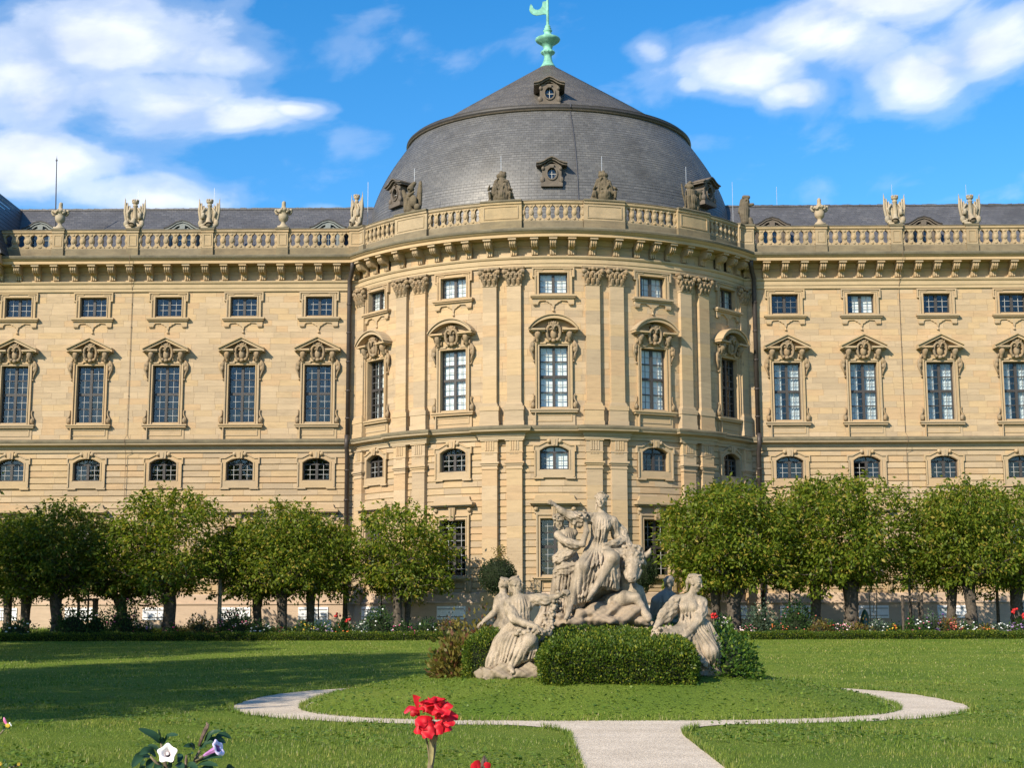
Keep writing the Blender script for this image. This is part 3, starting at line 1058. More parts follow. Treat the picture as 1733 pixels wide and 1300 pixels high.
def drape(x0, x1, z0, z1, y, folds, amp, name, mat):
    n = max(4, folds * 6)
    v, f = [], []
    for i in range(n + 1):
        t = i / n
        yy = y + amp * math.sin(t * folds * 2 * PI) + amp * .4 * math.sin(t * folds * 5.1 + 1)
        v += [(x0 + (x1 - x0) * t, yy, z0), (x0 + (x1 - x0) * t, yy, z1)]
    for i in range(n):
        f.append((2 * i, 2 * i + 2, 2 * i + 3, 2 * i + 1))
    return new_mesh(name, v, f, [mat], smooth=True)


BLIND = {k: drape(-W2 + .03, W2 - .03, OPEN[k][0] + .03, OPEN[k][1], YG + .12, 3, .006, 'blind', M['blind']) for k in OPEN}
BLIND_HALF = {k: drape(-W2 + .35, W2 - .03, OPEN[k][0] + .03, OPEN[k][1], YG + .13, 2, .006, 'blind', M['blind']) for k in OPEN}
CURT = {k: [drape(-W2 + .03, -.26, OPEN[k][0] + .03, OPEN[k][1], YG + .16, 3, .03, 'curtain', M['curtain']),
            drape(.12, W2 - .03, OPEN[k][0] + .03, OPEN[k][1], YG + .17, 4, .03, 'curtain', M['curtain'])] for k in OPEN}


def window(kind, loc, rz, style='triangle', dress=None, dark_bars=False, opened=False):
    fr, mu, lights = GLZ[kind]
    w = inst('window', fr, palace, Vector(loc) - palace.location, rz)
    inst('glazing_bars', mu_dark[kind] if dark_bars else mu, w)
    for i, (x0, x1, u, v, nv, nh) in enumerate(lights):
        o = inst('pane', pane_mesh(x1 - x0, v - u), w, ((x0 + x1) / 2, YG, (u + v) / 2))
        o.rotation_euler = (rnd.gauss(0, .006), 0, rnd.gauss(0, .012))
        if opened and i == 0:
            o.location = (x0, YG + (x1 - x0) / 2, (u + v) / 2)
            o.rotation_euler = (0, 0, PI / 2 - .12)
    if kind == 'mezz':
        inst('pane', LUNETTE, w, (0, YG, 0))
    for nm, me in SUR['main_arch' if (kind == 'main' and style == 'arch') else kind]:
        inst(nm, me, w)
    if dress == 'blind':
        inst('blind', BLIND[kind], w)
    elif dress == 'half':
        inst('blind', BLIND_HALF[kind], w)
    elif dress == 'curtain':
        for me in CURT[kind]:
            inst('curtain', me, w)
    return w


for i, x in enumerate(left_bays):
    for k in OPEN:
        window(k, (x, DW, 0), 0)
for i, x in enumerate(right_bays):
    window('attic', (x, DW, 0), 0, dark_bars=i < 2, dress='half' if i == 1 else None)
    window('main', (x, DW, 0), 0, dress='curtain', dark_bars=True)
    window('mezz', (x, DW, 0), 0, opened=(i == 1))
    window('ground', (x, DW, 0), 0)
for i, a in enumerate(drum_bays):
    loc = (XA + RD * math.sin(a), YA - RD * math.cos(a), 0)
    window('attic', loc, a, dress='blind' if i < 3 else 'half', dark_bars=True)
    window('main', loc, a, 'arch', dress='blind' if i in (1, 2, 3) else 'half' if i == 0 else None, dark_bars=True)
    window('mezz', loc, a, dress='half' if i in (2,) else None, dark_bars=i > 1)
    window('ground', loc, a)

# white shutters of the basement windows
mb = MB()
for s in (-1, 1):
    x0, x1 = sorted((s * .02, s * .84))
    n = 6
    for k in range(n):
        u = x0 + (x1 - x0) * k / n
        mb.box(u + .004, u + (x1 - x0) / n - .004, -.25, -.21, 1.47, 2.17)
    mb.box(x0, x1, -.235, -.18, 1.48, 2.16)
    mb.m = 1
    for z in (1.62, 2.02):
        mb.box(x0 + .05 * (s < 0), x1 - .05 * (s > 0), -.268, -.245, z - .018, z + .018)
    mb.ball((s * .1, -.27, 1.84), .03, 6, 4)
    mb.m = 0
sh = mb.mesh('shutter', M['shutter'], M['iron'])
for x in left_bays + right_bays:
    if abs(x - right_bays[3]) > .1:
        inst('shutter', sh, palace, Vector((x, DW, 0)) - palace.location)
for i, a in enumerate(drum_bays):
    inst('shutter', sh, palace, Vector((XA + RD * math.sin(a), YA - RD * math.cos(a), 0)) - palace.location, a)

# ------------------------------------------------------------------ pilasters of the pavilion
up, lo_, cap = MB(), MB(), MB()
zc = 12.98
while zc < 19.45:
    h = min(rnd.uniform(.62, .78), 19.45 - zc)
    if 19.45 - (zc + h) < .3:
        h = 19.45 - zc
    up.box(-.385, .385, -.24, .06, zc + .002, zc + h - .002)
    zc += h
up.box(-.42, .42, -.28, .06, 19.40, 19.46)
up.box(-.43, .43, -.30, .06, 12.90, 12.975)
up.box(-.47, .47, -.33, .06, 12.79, 12.898)
up.box(-.55, .55, -.37, .06, 12.55, 12.788)
up.box(-.52, .52, -.34, .06, 11.98, 12.548)
up.box(-.55, .55, -.37, .06, 11.72, 11.978)
zc = 2.9
while zc < 9.39:
    h = min(rnd.uniform(.6, .78), 9.39 - zc)
    if 9.39 - (zc + h) < .3:
        h = 9.39 - zc
    lo_.box(-.42, .42, -.26, .06, zc + .002, zc + h - .002)
    zc += h
lo_.box(-.5, .5, -.32, .06, 2.3, 2.88)
lo_.box(-.46, .46, -.30, .06, 9.395, 9.46)
lo_.box(-.43, .43, -.27, .06, 9.46, 9.60)
lo_.box(-.48, .48, -.32, .06, 9.602, 9.70)
lo_.box(-.54, .54, -.38, .06, 9.702, 9.80)
lo_.box(-.44, .44, -.28, .06, 9.802, 10.28)
lo_.box(-.48, .48, -.31, .06, 10.28, 10.33)
lo_.box(-.45, .45, -.27, .06, 10.332, 11.0)
for k in (-.2, -.07, .07, .2):
    lo_.box(k - .045, k + .045, -.305, -.26, 10.40, 10.90)
for k in range(6):
    lo_.box(-.22 + k * .08 - .03, -.22 + k * .08 + .03, -.30, -.26, 10.19, 10.25)
lo_.box(-.5, .5, -.34, .06, 10.92, 10.99)
cap.prism([(-.40, 19.46), (.40, 19.46), (.46, 20.25), (-.46, 20.25)], -.26, .06)
cap.prism([(-.56, 20.32), (.56, 20.32), (.60, 20.42), (-.60, 20.42)], -.44, .06)
cap.box(-.5, .5, -.36, .06, 20.24, 20.318)
for row, (z, nn, out) in enumerate(((19.62, 3, .30), (19.86, 4, .34))):
    for k in range(nn):
        x = (k - (nn - 1) / 2) * (.27 if row == 0 else .25)
        cap.tube([(x, -.22, z - .16), (x, -out, z), (x, -out - .10, z + .13), (x, -out - .13, z + .08)], [.10, .12, .09, .05], 6)
for s in (-1, 1):
    cap.ball((s * .50, -.36, 20.16), (.15, .15, .15), 8, 6)
    cap.ball((s * .52, -.26, 19.96), (.09, .12, .12), 6, 5)
    cap.tube([(s * .15, -.3, 19.95), (s * .3, -.36, 20.12), (s * .48, -.4, 20.24)], [.04, .06, .06], 6)
    cap.ball((s * .28, -.38, 20.05), (.10, .08, .10), 6, 5)
cap.ball((0, -.42, 20.30), (.12, .1, .12), 8, 6)
cap.ball((0, -.36, 20.10), (.14, .08, .09), 8, 6)
for k in (-.2, .2):
    cap.ball((k, -.42, 20.27), (.08, .07, .06), 6, 5)
up_m, lo_m, cap_m = up.mesh('pilaster', M['ashlar']), lo_.mesh('lower_pilaster', M['ashlar']), cap.mesh('capital', M['carved'], smooth=False)
for t in (-53.2, -37.8, -32.3, -14.5, -8.9, 8.9, 14.5, 32.3, 37.8, 53.2):
    a = math.radians(t)
    loc = Vector((XA + RD * math.sin(a), YA - RD * math.cos(a), 0)) - palace.location
    p = inst('pilaster', up_m, palace, loc, a)
    inst('capital', cap_m, p)
    inst('lower_pilaster', lo_m, palace, loc, a)

# ------------------------------------------------------------------ balustrade
ZB0, ZB1, ZR = 23.03, 23.95, 24.17


def baluster_mesh(hw):
    prof = [(.0, hw), (.10, hw), (.13, hw * .78), (.18, hw * .56), (.25, hw * .47), (.33, hw * .49), (.42, hw * .60), (.50, hw * .62), (.57, hw * .54), (.66, hw * .46), (.74, hw * .50), (.80, hw * .66), (.84, hw * .90), (.87, hw), (.92, hw)]
    left = [(-w, ZB0 + z) for z, w in prof]
    right = [(w, ZB0 + z) for z, w in prof]
    b = MB()
    for i in range(len(prof) - 1):
        b.prism([left[i], right[i], right[i + 1], left[i + 1]], -.13, .10)
    b.ball((0, -.14, ZB0 + .47), (hw * .55, .07, .17), 8, 6)
    b.ball((0, -.13, ZB0 + .82), (hw * .40, .06, .07), 6, 5)
    b.ball((0, -.13, ZB0 + .10), (hw * .40, .06, .07), 6, 5)
    return b.mesh('baluster', M['balustrade'])


BALU = {}


def bal_section(kind, u0, u1, nopen=7):
    """base course and rail, then each baluster"""
    mb = MB()
    if kind == 'wing':
        base, rail = [(u0, DW), (u1, DW)], None
        P = [(u0, DW), (u1, DW)]
        pt = lambda u: ((u, DW), 0.0)
        length = u1 - u0
    else:
        n = 7
        P = [(XA + RD * math.sin(u0 + (u1 - u0) * i / n), YA - RD * math.cos(u0 + (u1 - u0) * i / n)) for i in range(n + 1)]
        pt = lambda u: ((XA + RD * math.sin(u), YA - RD * math.cos(u)), u)
        length = (u1 - u0) * RD
    mb.m = 2
    mb.sweep(P, [(-.25, 22.45), (.16, 22.45), (.16, 22.98), (.13, 23.03), (-.25, 23.03)])
    mb.m = 0
    mb.sweep(P, [(-.2, 23.952), (.15, 23.952), (.20, 24.0), (.21, 24.10), (.19, 24.125), (-.2, 24.13)])
    mb.m = 1
    mb.sweep(P, [(-.21, 24.132), (.225, 24.132), (.23, 24.16), (.2, 24.185), (-.21, 24.19)])
    mb.m = 0
    o = part('balustrade', mb, [M['balustrade'], M['capstone'], M['basecourse']])
    pitch = length / nopen
    hw = pitch / 2 - .012
    key = round(hw, 2)
    if key not in BALU:
        BALU[key] = baluster_mesh(hw)
    for k in range(nopen + 1):
        u = u0 + (u1 - u0) * k / nopen
        if k == 0:
            u += (u1 - u0) * .004
        (x, y), a = pt(u)
        inst('baluster', BALU[key], o, (x, y, 0), a)
    return o


def pedestal_mb(hw, d=.26):
    mb = MB()
    mb.m = 2
    mb.box(-hw - .02, hw + .02, -d - .03, .3, 22.46, 23.02)
    mb.m = 0
    mb.box(-hw, hw, -d, .3, 23.022, 23.95)
    mb.ring([(-hw + .14, 23.2), (-hw + .14, 23.8), (hw - .14, 23.8), (hw - .14, 23.2)], [(-hw + .09, 23.15), (-hw + .09, 23.85), (hw - .09, 23.85), (hw - .09, 23.15)], -d - .03, -d + .01, -d + .01, closed=True)
    mb.box(-hw - .04, hw + .04, -d - .05, .3, 23.952, 24.10)
    mb.m = 1
    mb.box(-hw - .08, hw + .08, -d - .1, .3, 24.102, 24.21)
    return mb


def arc_pedestal(t0, t1):
    """broad panelled pedestal that follows the curve"""
    mb = MB()
    n = 4
    P = [(XA + RD * math.sin(t0 + (t1 - t0) * i / n), YA - RD * math.cos(t0 + (t1 - t0) * i / n)) for i in range(n + 1)]
    mb.m = 2
    mb.sweep(P, [(-.3, 22.46), (.34, 22.46), (.34, 23.02), (-.3, 23.02)])
    mb.m = 0
    mb.sweep(P, [(-.3, 23.022), (.32, 23.022), (.30, 23.04), (.30, 23.95), (.36, 23.97), (.37, 24.08), (-.3, 24.09)])
    e = (t1 - t0) * .08
    Q = [(XA + RD * math.sin(t0 + e + (t1 - t0 - 2 * e) * i / n), YA - RD * math.cos(t0 + e + (t1 - t0 - 2 * e) * i / n)) for i in range(n + 1)]
    for za, zb in ((23.14, 23.19), (23.81, 23.86)):
        mb.sweep(Q, [(.29, za), (.335, za), (.335, zb), (.29, zb)])
    for q0, q1 in ((t0 + e, t0 + e + .004), (t1 - e - .004, t1 - e)):
        mb.sweep([(XA + RD * math.sin(q), YA - RD * math.cos(q)) for q in (q0, q1)], [(.29, 23.19), (.335, 23.19), (.335, 23.81), (.29, 23.81)])
    mb.m = 1
    mb.sweep(P, [(-.3, 24.092), (.41, 24.092), (.43, 24.15), (.38, 24.21), (-.3, 24.22)])
    return part('pedestal', mb, [M['balustrade'], M['capstone'], M['basecourse']])


ped = pedestal_mb(.325).mesh('pedestal', M['balustrade'], M['capstone'], M['basecourse'])
PEDX = {}
for s in (-1, 1):
    xs = [XA + s * (FIRST + 2.2 + PITCHX * k) for k in range(4 if s < 0 else 6)]
    PEDX[s] = xs
    for x in xs:
        inst('pedestal', ped, palace, Vector((x, DW, 0)) - palace.location)
    e = [XA + s * (JX + .62)] + xs
    for k in range(len(e) - 1):
        a, b = e[k] + s * (.34 if k else 0), e[k + 1] - s * .34
        bal_section('wing', min(a, b), max(a, b))
bal_section('wing', XL0, PEDX[-1][-1] - .34, 5)
R_ = math.radians
for t0, t1 in ((-16.6, -7.0), (7.0, 16.6), (-39.9, -30.2), (30.2, 39.9), (-55.6, -51.6), (51.6, 55.6)):
    arc_pedestal(R_(t0), R_(t1))
for t0, t1 in ((-7.0, 7.0), (16.6, 30.2), (-30.2, -16.6), (39.9, 51.6), (-51.6, -39.9)):
    bal_section('drum', R_(t0 + .1), R_(t1 - .1))
# corner piers where the balustrades meet
for s in (-1, 1):
    mb = pedestal_mb(.36, .36)
    o = part('pedestal', mb, [M['balustrade'], M['capstone'], M['basecourse']], loc=(XA + s * (JX + .30), DW - .05, 0), rz=s * -.0)
# ------------------------------------------------------------------ roofs
M['slate'] = slate_mat('wing_slates', .32, .17, False, (.86, .86, .92))
M['slate_dome'] = slate_mat('dome_slates', .34, .17, True, (1.10, 1.09, 1.08), (XA, YA))
M['slate_cone'] = slate_mat('cone_slates', .34, .17, True, (1.16, 1.06, .94), (XA, YA))
M['slate_shaded'] = slate_mat('shaded_corner_slates', .36, .21, False, (.55, .58, .7))  # darker tint paints in the shade of the slope turned from the sun


def stepped(prof, step, lip=.018):
    """a roof profile cut into courses, each lapping over the one below"""
    pts = []
    P = [Vector(p) for p in prof]
    segs = [(P[i], P[i + 1]) for i in range(len(P) - 1)]
    for a, b in segs:
        n = max(1, round((b - a).length / step))
        for i in range(n):
            p, q = a + (b - a) * i / n, a + (b - a) * (i + 1) / n
            nv = Vector((abs((q - p).y), -(q - p).x)).normalized() * lip
            pts += [p + nv, q]
    return [(p.x, p.y) for p in pts]


def smooth_curve(pts, n):
    out = []
    P = [Vector(p) for p in pts]
    for i in range(len(P) - 1):
        p0, p1, p2, p3 = P[max(0, i - 1)], P[i], P[i + 1], P[min(len(P) - 1, i + 2)]
        for k in range(n):
            t = k / n
            out.append(.5 * ((2 * p1) + (p2 - p0) * t + (2 * p0 - 5 * p1 + 4 * p2 - p3) * t * t + (-p0 + 3 * p1 - 3 * p2 + p3) * t ** 3))
    out.append(P[-1])
    return out


DOME = [(12.0, 22.4), (11.8, 24.5), (11.4, 26.6), (10.85, 28.2), (10.1, 29.6), (8.95, 31.3)]
SY = .91                                             # the dome is a shallow oval in plan
mb = MB()
mb.lathe(stepped(smooth_curve(DOME, 5), .20, .012), 160, (XA, YA, 0), sy=SY)
dome = part('dome', mb, M['slate_dome'])
mb = MB()
mb.lathe([(8.6, 31.2), (9.10, 31.3), (9.18, 31.42), (9.16, 31.52), (8.98, 31.56), (9.0, 31.66), (8.75, 31.72), (8.3, 31.74)], 120, (XA, YA, 0), sy=SY)
part('dome_cornice', mb, M['lead'])
mb = MB()
mb.lathe([(9.0, 31.22), (9.12, 31.26), (9.15, 31.31), (9.10, 31.33)], 120, (XA, YA, 0), sy=SY)
part('cornice_moulding', mb, M['dormer2'])
mb = MB()
mb.lathe(stepped([(8.45, 31.68), (6.2, 33.25), (.42, 37.08)], .22, .012) + [(.3, 37.14)], 120, (XA, YA, 0), sy=SY)
part('cone_roof', mb, M['slate_cone'])
ZS = at(763, 211, YA + 1.5).z
mb = MB()
mb.box(XA - 7.45, XA + 7.45, YA + 1.5, YA + 7.5, ZS - .12, ZS + .12)
mb.box(XA - 7.2, XA + 7.2, YA + 1.8, YA + 7.2, 32.0, ZS - .121)
part('rear_roof_edge', mb, M['lead'])
# copper finial with its vane
mb = MB()
mb.lathe([(.46, 37.30), (.50, 37.42), (.44, 37.5), (.34, 37.75), (.26, 38.1), (.24, 38.35), (.32, 38.5), (.44, 38.62), (.46, 38.74), (.36, 38.82), (.27, 39.0), (.33, 39.2), (.37, 39.32), (.46, 39.42), (.75, 39.68),
          (.83, 39.84), (.78, 39.95), (.50, 40.12), (.28, 40.3), (.22, 40.5), (.27, 40.58), (.30, 40.66), (.2, 40.76), (.24, 40.86), (.16, 40.96), (.19, 41.06), (.12, 41.16), (.09, 41.25), (.075, 43.8), (.05, 44.2), (.0, 44.3)], 20, (XA, YA, 0))
for i in range(12):
    a = 2 * PI * i / 12
    mb.ball((XA + .40 * math.sin(a), YA - .40 * math.cos(a), 38.70), (.08, .08, .12), 6, 5)
mb.v = [(x, y, 37.08 + (z - 37.4) * .765) for x, y, z in mb.v]
finial = part('finial', mb, M['copper'], smooth=True)
mb = MB()
outl = arch_pts(.62, 42.5, 42.52, 2)
cres = [(-.07, 42.15), (-.32, 42.15), (-.46, 42.1), (-.72, 42.05), (-.95, 42.12), (-1.12, 42.3), (-1.2, 42.55), (-1.17, 42.85), (-1.1, 43.1), (-1.0, 42.95), (-.93, 42.72), (-.8, 42.58), (-.62, 42.55), (-.46, 42.68), (-.36, 42.9), (-.32, 43.3), (-.07, 43.35)]
for (xa, za), (xb, zb) in zip(cres, cres[1:]):
    pass
n = len(cres)
for i in range(n // 2):                 # crescent built of flat pieces between its outer and inner edges
    j = n - 1 - i
    if j - 1 <= i + 1:
        mb.prism([cres[i], cres[i + 1], cres[j]][::-1], -.03, .03) if j - 1 == i + 1 else None
        break
    mb.prism([cres[i], cres[i + 1], cres[j - 1], cres[j]][::-1], -.03, .03)
mb.v = [(x, y, 37.08 + (z - 37.4) * .765) for x, y, z in mb.v]
vane = mb.build('weather_vane', [M['copper']], finial, (XA, YA, 0))

# wing roofs, laid in lapping courses
for s in (-1, 1):
    x0, x1 = (XL0 - 2, XA - 9.0) if s < 0 else (XA + 9.0, XR1)
    mb = MB()
    prof = stepped([(0.9, 22.5), (5.95, 27.08)], .24, .016)
    v, f = [], []
    for y, z in prof:
        v += [(x0, DW + y, z), (x1, DW + y, z)]
    for i in range(len(prof) - 1):
        f.append((2 * i, 2 * i + 1, 2 * i + 3, 2 * i + 2))
    mb.add(v, f)
    mb.add([(x0, DW + 5.95, 27.08), (x1, DW + 5.95, 27.08), (x1, DW + 11, 22.5), (x0, DW + 11, 22.5)], [(0, 1, 2, 3)])
    part('wing_roof', mb, M['slate'])
    rc = MB()
    x = x0
    while x < x1:                       # ridge slates, slightly uneven
        w = rnd.uniform(.3, .42)
        h = rnd.uniform(.0, .05)
        rc.prism([(x, 27.02), (x + w - .01, 27.02), (x + w - .01, 27.12 + h), (x, 27.12 + rnd.uniform(0, .05))], DW + 5.85, DW + 6.1)
        x += w
    part('ridge', rc, M['slate'])

# the taller roof of the corner pavilion at the far left, just outside the picture
mb = MB()
xe, y0, y1 = -30.35, DW - 1.6, DW + 18
P = [(xe, 22.45), (xe - 1.55, 27.0), (xe - 8.5, 32.0), (xe - 15.5, 27.0), (xe - 17, 22.45)]
for i in range(4):
    n_ = 14
    for k in range(n_):
        u = [P[i][0] + (P[i + 1][0] - P[i][0]) * t / n_ for t in (k, k + 1)]
        w = [P[i][1] + (P[i + 1][1] - P[i][1]) * t / n_ + (.02 if t == k else 0) for t in (k, k + 1)]
        mb.add([(u[0], y0, w[0]), (u[0], y1, w[0]), (u[1], y1, w[1]), (u[1], y0, w[1])], [(0, 1, 2, 3)])
mb.add([(x, y0, z) for x, z in P], [(0, 1, 2, 3, 4)])
part('corner_pavilion_roof', mb, M['slate_shaded'])
mb = MB()
mb.box(xe - 17, -31.4, DW - .5, DW + 16, .6, 22.4)
mb.box(xe - 17, -30.5, DW - 1.4, DW + .1, 21.95, 22.44)
part('corner_pavilion_wall', mb, M['ashlar'])


# oval dormers of the dome and cone
def oculus(scale, mat):
    mb = MB()
    n = 20
    inner = [(.26 * math.sin(2 * PI * i / n), .62 + .33 * math.cos(2 * PI * i / n)) for i in range(n)][::-1]
    sq = []
    for i in range(n):
        a = -2 * PI * (i + 1) / n
        c, s = math.cos(a), math.sin(a)
        k = .56 / max(abs(c), abs(s) * 1.02)
        sq.append((s * k, .62 + c * k))
    mb.ring(inner, sq, -.0, .2, 1.4, closed=True)
    rim = [(x * 1.28, .62 + (z - .62) * 1.22) for x, z in inner]
    mb.ring(inner, rim, -.07, .0, .0, closed=True)
    mb.box(-.62, .62, -.08, 1.3, -.16, .058)
    mb.box(-.56, .56, -.04, 1.3, .06, .12)
    for s in (-1, 1):
        mb.ball((s * .54, -.02, .26), (.14, .08, .18), 8, 6)
        mb.ball((s * .50, -.02, .92), (.10, .08, .12), 8, 6)
    mb.prism([(-.1, .94), (.1, .94), (.14, 1.12), (-.14, 1.12)], -.12, .1)
    head = [(-.86, 1.10), (-.62, 1.14), (-.4, 1.24), (-.2, 1.38), (0, 1.46), (.2, 1.38), (.4, 1.24), (.62, 1.14), (.86, 1.10)]
    for k in range(len(head) - 1):
        (xa, za), (xb, zb) = head[k], head[k + 1]
        mb.prism([(xa, za - .04), (xb, zb - .04), (xb, zb + .06), (xa, za + .06)], -.16, 1.5)
        mb.prism([(xa * 1.04, za + .062), (xb * 1.04, zb + .062), (xb * 1.04, zb + .13), (xa * 1.04, za + .13)], -.26, 1.7)
        mb.prism([(xa * .7, za * .5 + .56), (xb * .7, zb * .5 + .56), (xb * .8, zb - .045), (xa * .8, za - .045)], -.01, 1.4)
    mb.m = 1
    pn = [(x * 1.0, z) for x, z in inner]
    mb.m = 0
    me = mb.mesh('dormer', mat)
    p = MB()
    p.add([(x, .15, z) for x, z in inner], [tuple(range(n - 1, -1, -1))])
    d = MB()
    d.box(-.5, .5, .5, .6, .1, 1.1)
    b = MB()
    b.box(-.015, .015, .10, .14, .3, .94)
    b.box(-.26, .26, .101, .141, .60, .63)
    return me, p.mesh('pane', M['glass']), d.mesh('dormer_interior', M['room']), b.mesh('glazing_bars', M['muntin'])


def put_oculus(meshes, px, py, Y, t, sc):
    a = math.radians(t)
    p = at(px, py, Y)
    o = inst('dormer', meshes[0], palace, Vector((p.x, Y, p.z)) - palace.location, a)
    o.scale = (sc, sc, sc)
    for nm, me in zip(('pane', 'interior', 'glazing_bars'), meshes[1:]):
        inst(nm, me, o)


oc = oculus(1, M['dormer2'])
put_oculus(oc, 934, 311, YA - 10.65, 0, 1.0)
put_oculus(oc, 669, 346, YA - 6.55, -52, 1.0)
put_oculus(oc, 1201, 344, YA - 6.9, 50, 1.0)
put_oculus(oc, 930, 175, 85.0, 0, 1.05)

# low arched dormers on the wing roofs
mb = MB()
arc = [(-1.05, .55), (-.85, .60), (-.6, .74), (-.35, .92), (0, 1.02), (.35, .92), (.6, .74), (.85, .60), (1.05, .55)]
for k in range(len(arc) - 1):
    (xa, za), (xb, zb) = arc[k], arc[k + 1]
    mb.prism([(xa, za), (xb, zb), (xb, zb + .09), (xa, za + .09)], -.16, 2.2)
    mb.prism([(xa * .9, za - .14), (xb * .9, zb - .14), (xb * .9, zb - .02), (xa * .9, za - .02)], -.10, 2.0)
    mb.m = 1
    mb.prism([(xa * 1.06, za + .092), (xb * 1.06, zb + .092), (xb * 1.06, zb + .15), (xa * 1.06, za + .15)], -.2, 2.6)
    mb.m = 0
mb.box(-.86, -.66, -.06, 1.8, -.6, .55)
mb.box(.66, .86, -.06, 1.8, -.6, .55)
ia = arch_pts(.5, .30, .52, 8)
oa = arch_pts(.64, .36, .66, 8)
mb.ring([(-.5, -.6)] + ia + [(.5, -.6)], [(-.64, -.6)] + oa + [(.64, -.6)], -.03, .3, .3)
for k in range(8):
    mb.prism([oa[k], oa[k + 1], (oa[k + 1][0], .85 - .5 * abs(oa[k + 1][0])), (oa[k][0], .85 - .5 * abs(oa[k][0]))], .0, .3)
mb.prism([(-.13, .5), (.13, .5), (.17, .86), (-.17, .86)], -.13, .1)
mb.box(-.02, .02, .12, .2, -.6, .5)
mb.box(-.5, .5, .121, .19, -.02, .02)
mb.m = 2
mb.box(-.6, .6, .25, .3, -.6, .58)
low_m = mb.mesh('dormer', M['dormer'], M['lead'], M['room'])
low_b = mb.mesh('dormer', M['dormer2'], M['lead'], M['room'])
pn = new_mesh('pane', [(-.5, .16, -.6), (.5, .16, -.6), (.5, .16, .5), (-.5, .16, .5)], [(0, 1, 2, 3)], [M['glass']])
for px, me in ((70, low_m), (310, low_m), (556, low_m), (1306, low_b), (1562, low_b)):
    p = at(px, 385, DW + 2.0)
    o = inst('dormer', me, palace, Vector((p.x, DW + 1.9, 24.10)) - palace.location)
    inst('pane', pn, o)

# downpipes in the two corners, lightning cables on the walls
for s, mt in ((-1, M['pipe']), (1, M['pipe'])):
    x = XA + s * (JX + .62)
    y = DW - .22
    mb = MB()
    mb.tube([(x - s * .25, y - .75, 21.9), (x - s * .20, y - .45, 21.55), (x - s * .02, y - .12, 21.0), (x, y, 20.3), (x, y, 11.85)], .13, 10)
    mb.tube([(x, y - .35, 11.9), (x, y - .35, 11.2), (x, y, 10.8), (x, y, 1.1)], .13, 10)
    for z in (19.6, 17.9, 16.2, 14.5, 12.9, 9.9, 8.2, 6.5, 4.8, 3.1):
        mb.lathe([(.15, z - .05), (.165, z), (.15, z + .05)], 10, (x, y, 0))
    part('downpipe', mb, mt, smooth=True)
for px in (222, 1524):
    x = at(px, 560, DW).x
    mb = MB()
    pts = [(x + .06, DW - 1.12, 22.4), (x + .05, DW - 1.1, 22.0), (x, DW - .3, 21.0), (x, DW - .05, 20.4), (x, DW - .06, 12.0), (x, DW - .55, 11.7), (x, DW - .55, 11.35), (x, DW - .14, 10.9), (x, DW - .08, 2.6), (x, DW - .3, 2.3), (x, DW - .24, 1.0)]
    mb.tube(pts, .014, 5)
    for z in np.arange(3.5, 20.4, 1.35):
        mb.ball((x, DW - .06, z), (.03, .03, .04), 6, 4)
    part('lightning_cable', mb, M['cable'])
x = XA + 1.5
a = .13
pts = []
for r, z in smooth_curve(DOME, 4):
    pts.append((XA + (r + .05) * math.sin(a), YA - (r + .05) * math.cos(a) * SY, z))
mb = MB()
mb.tube(pts[3:] + [(XA + 9.25 * math.sin(a), YA - 9.25 * math.cos(a) * SY, 31.4), (XA + 9.1 * math.sin(a), YA - 9.1 * math.cos(a) * SY, 31.75)], .028, 5)
part('lightning_cable', mb, M['iron'])
# ------------------------------------------------------------------ ground
def zg(y):
    if y < 36:
        return 0.0
    if y < 72:
        return (y - 36) * .0136
    return min(1.0, .4896 + (y - 72) * .0425)


MX, MY, MAX_, MAY = 1.30, 30.5, 5.65, 6.05           # the raised bed, a rounded square in plan


def sup(a, b, n, t):
    c, s = math.cos(t), math.sin(t)
    r = (abs(c / a) ** n + abs(s / b) ** n) ** (-1 / n)
    return r * c, r * s


def mound_rho(x, y):
    return (abs((x - MX) / MAX_) ** 3 + abs((y - MY) / MAY) ** 3) ** (1 / 3)


def zm(x, y):
    r = mound_rho(x, y)
    return zg(y) if r >= 1 else .62 * (1 - r ** 2.3) + .0


m, nt, b = new_mat('lawn_soil_and_turf')
gi = NT(nt, 'ShaderNodeNewGeometry')
n1 = NT(nt, 'ShaderNodeTexNoise')
n1.inputs['Scale'].default_value = .35
n1.inputs['Detail'].default_value = 6
L(nt, gi.outputs['Position'], n1.inputs['Vector'])
n2 = NT(nt, 'ShaderNodeTexNoise')
n2.inputs['Scale'].default_value = 22
n2.inputs['Detail'].default_value = 6
n2.inputs['Roughness'].default_value = .75
L(nt, gi.outputs['Position'], n2.inputs['Vector'])
c1 = ramp(nt, n1.outputs[0], [(.3, (.09, .15, .018)), (.55, (.135, .19, .025)), (.75, (.185, .22, .04))])
c2 = ramp(nt, n2.outputs[0], [(.25, (.45, .45, .45)), (.5, (1, 1, 1)), (.75, (1.55, 1.5, 1.35))])
L(nt, mixc(nt, 1.0, c1, c2, 'MULTIPLY'), b.inputs['Base Color'])
b.inputs['Roughness'].default_value = .9
b.inputs['Specular IOR Level'].default_value = .1
bp = NT(nt, 'ShaderNodeBump')
bp.inputs['Strength'].default_value = .9
bp.inputs['Distance'].default_value = .05
L(nt, n2.outputs[0], bp.inputs['Height'])
L(nt, bp.outputs[0], b.inputs['Normal'])
M['turf'] = m

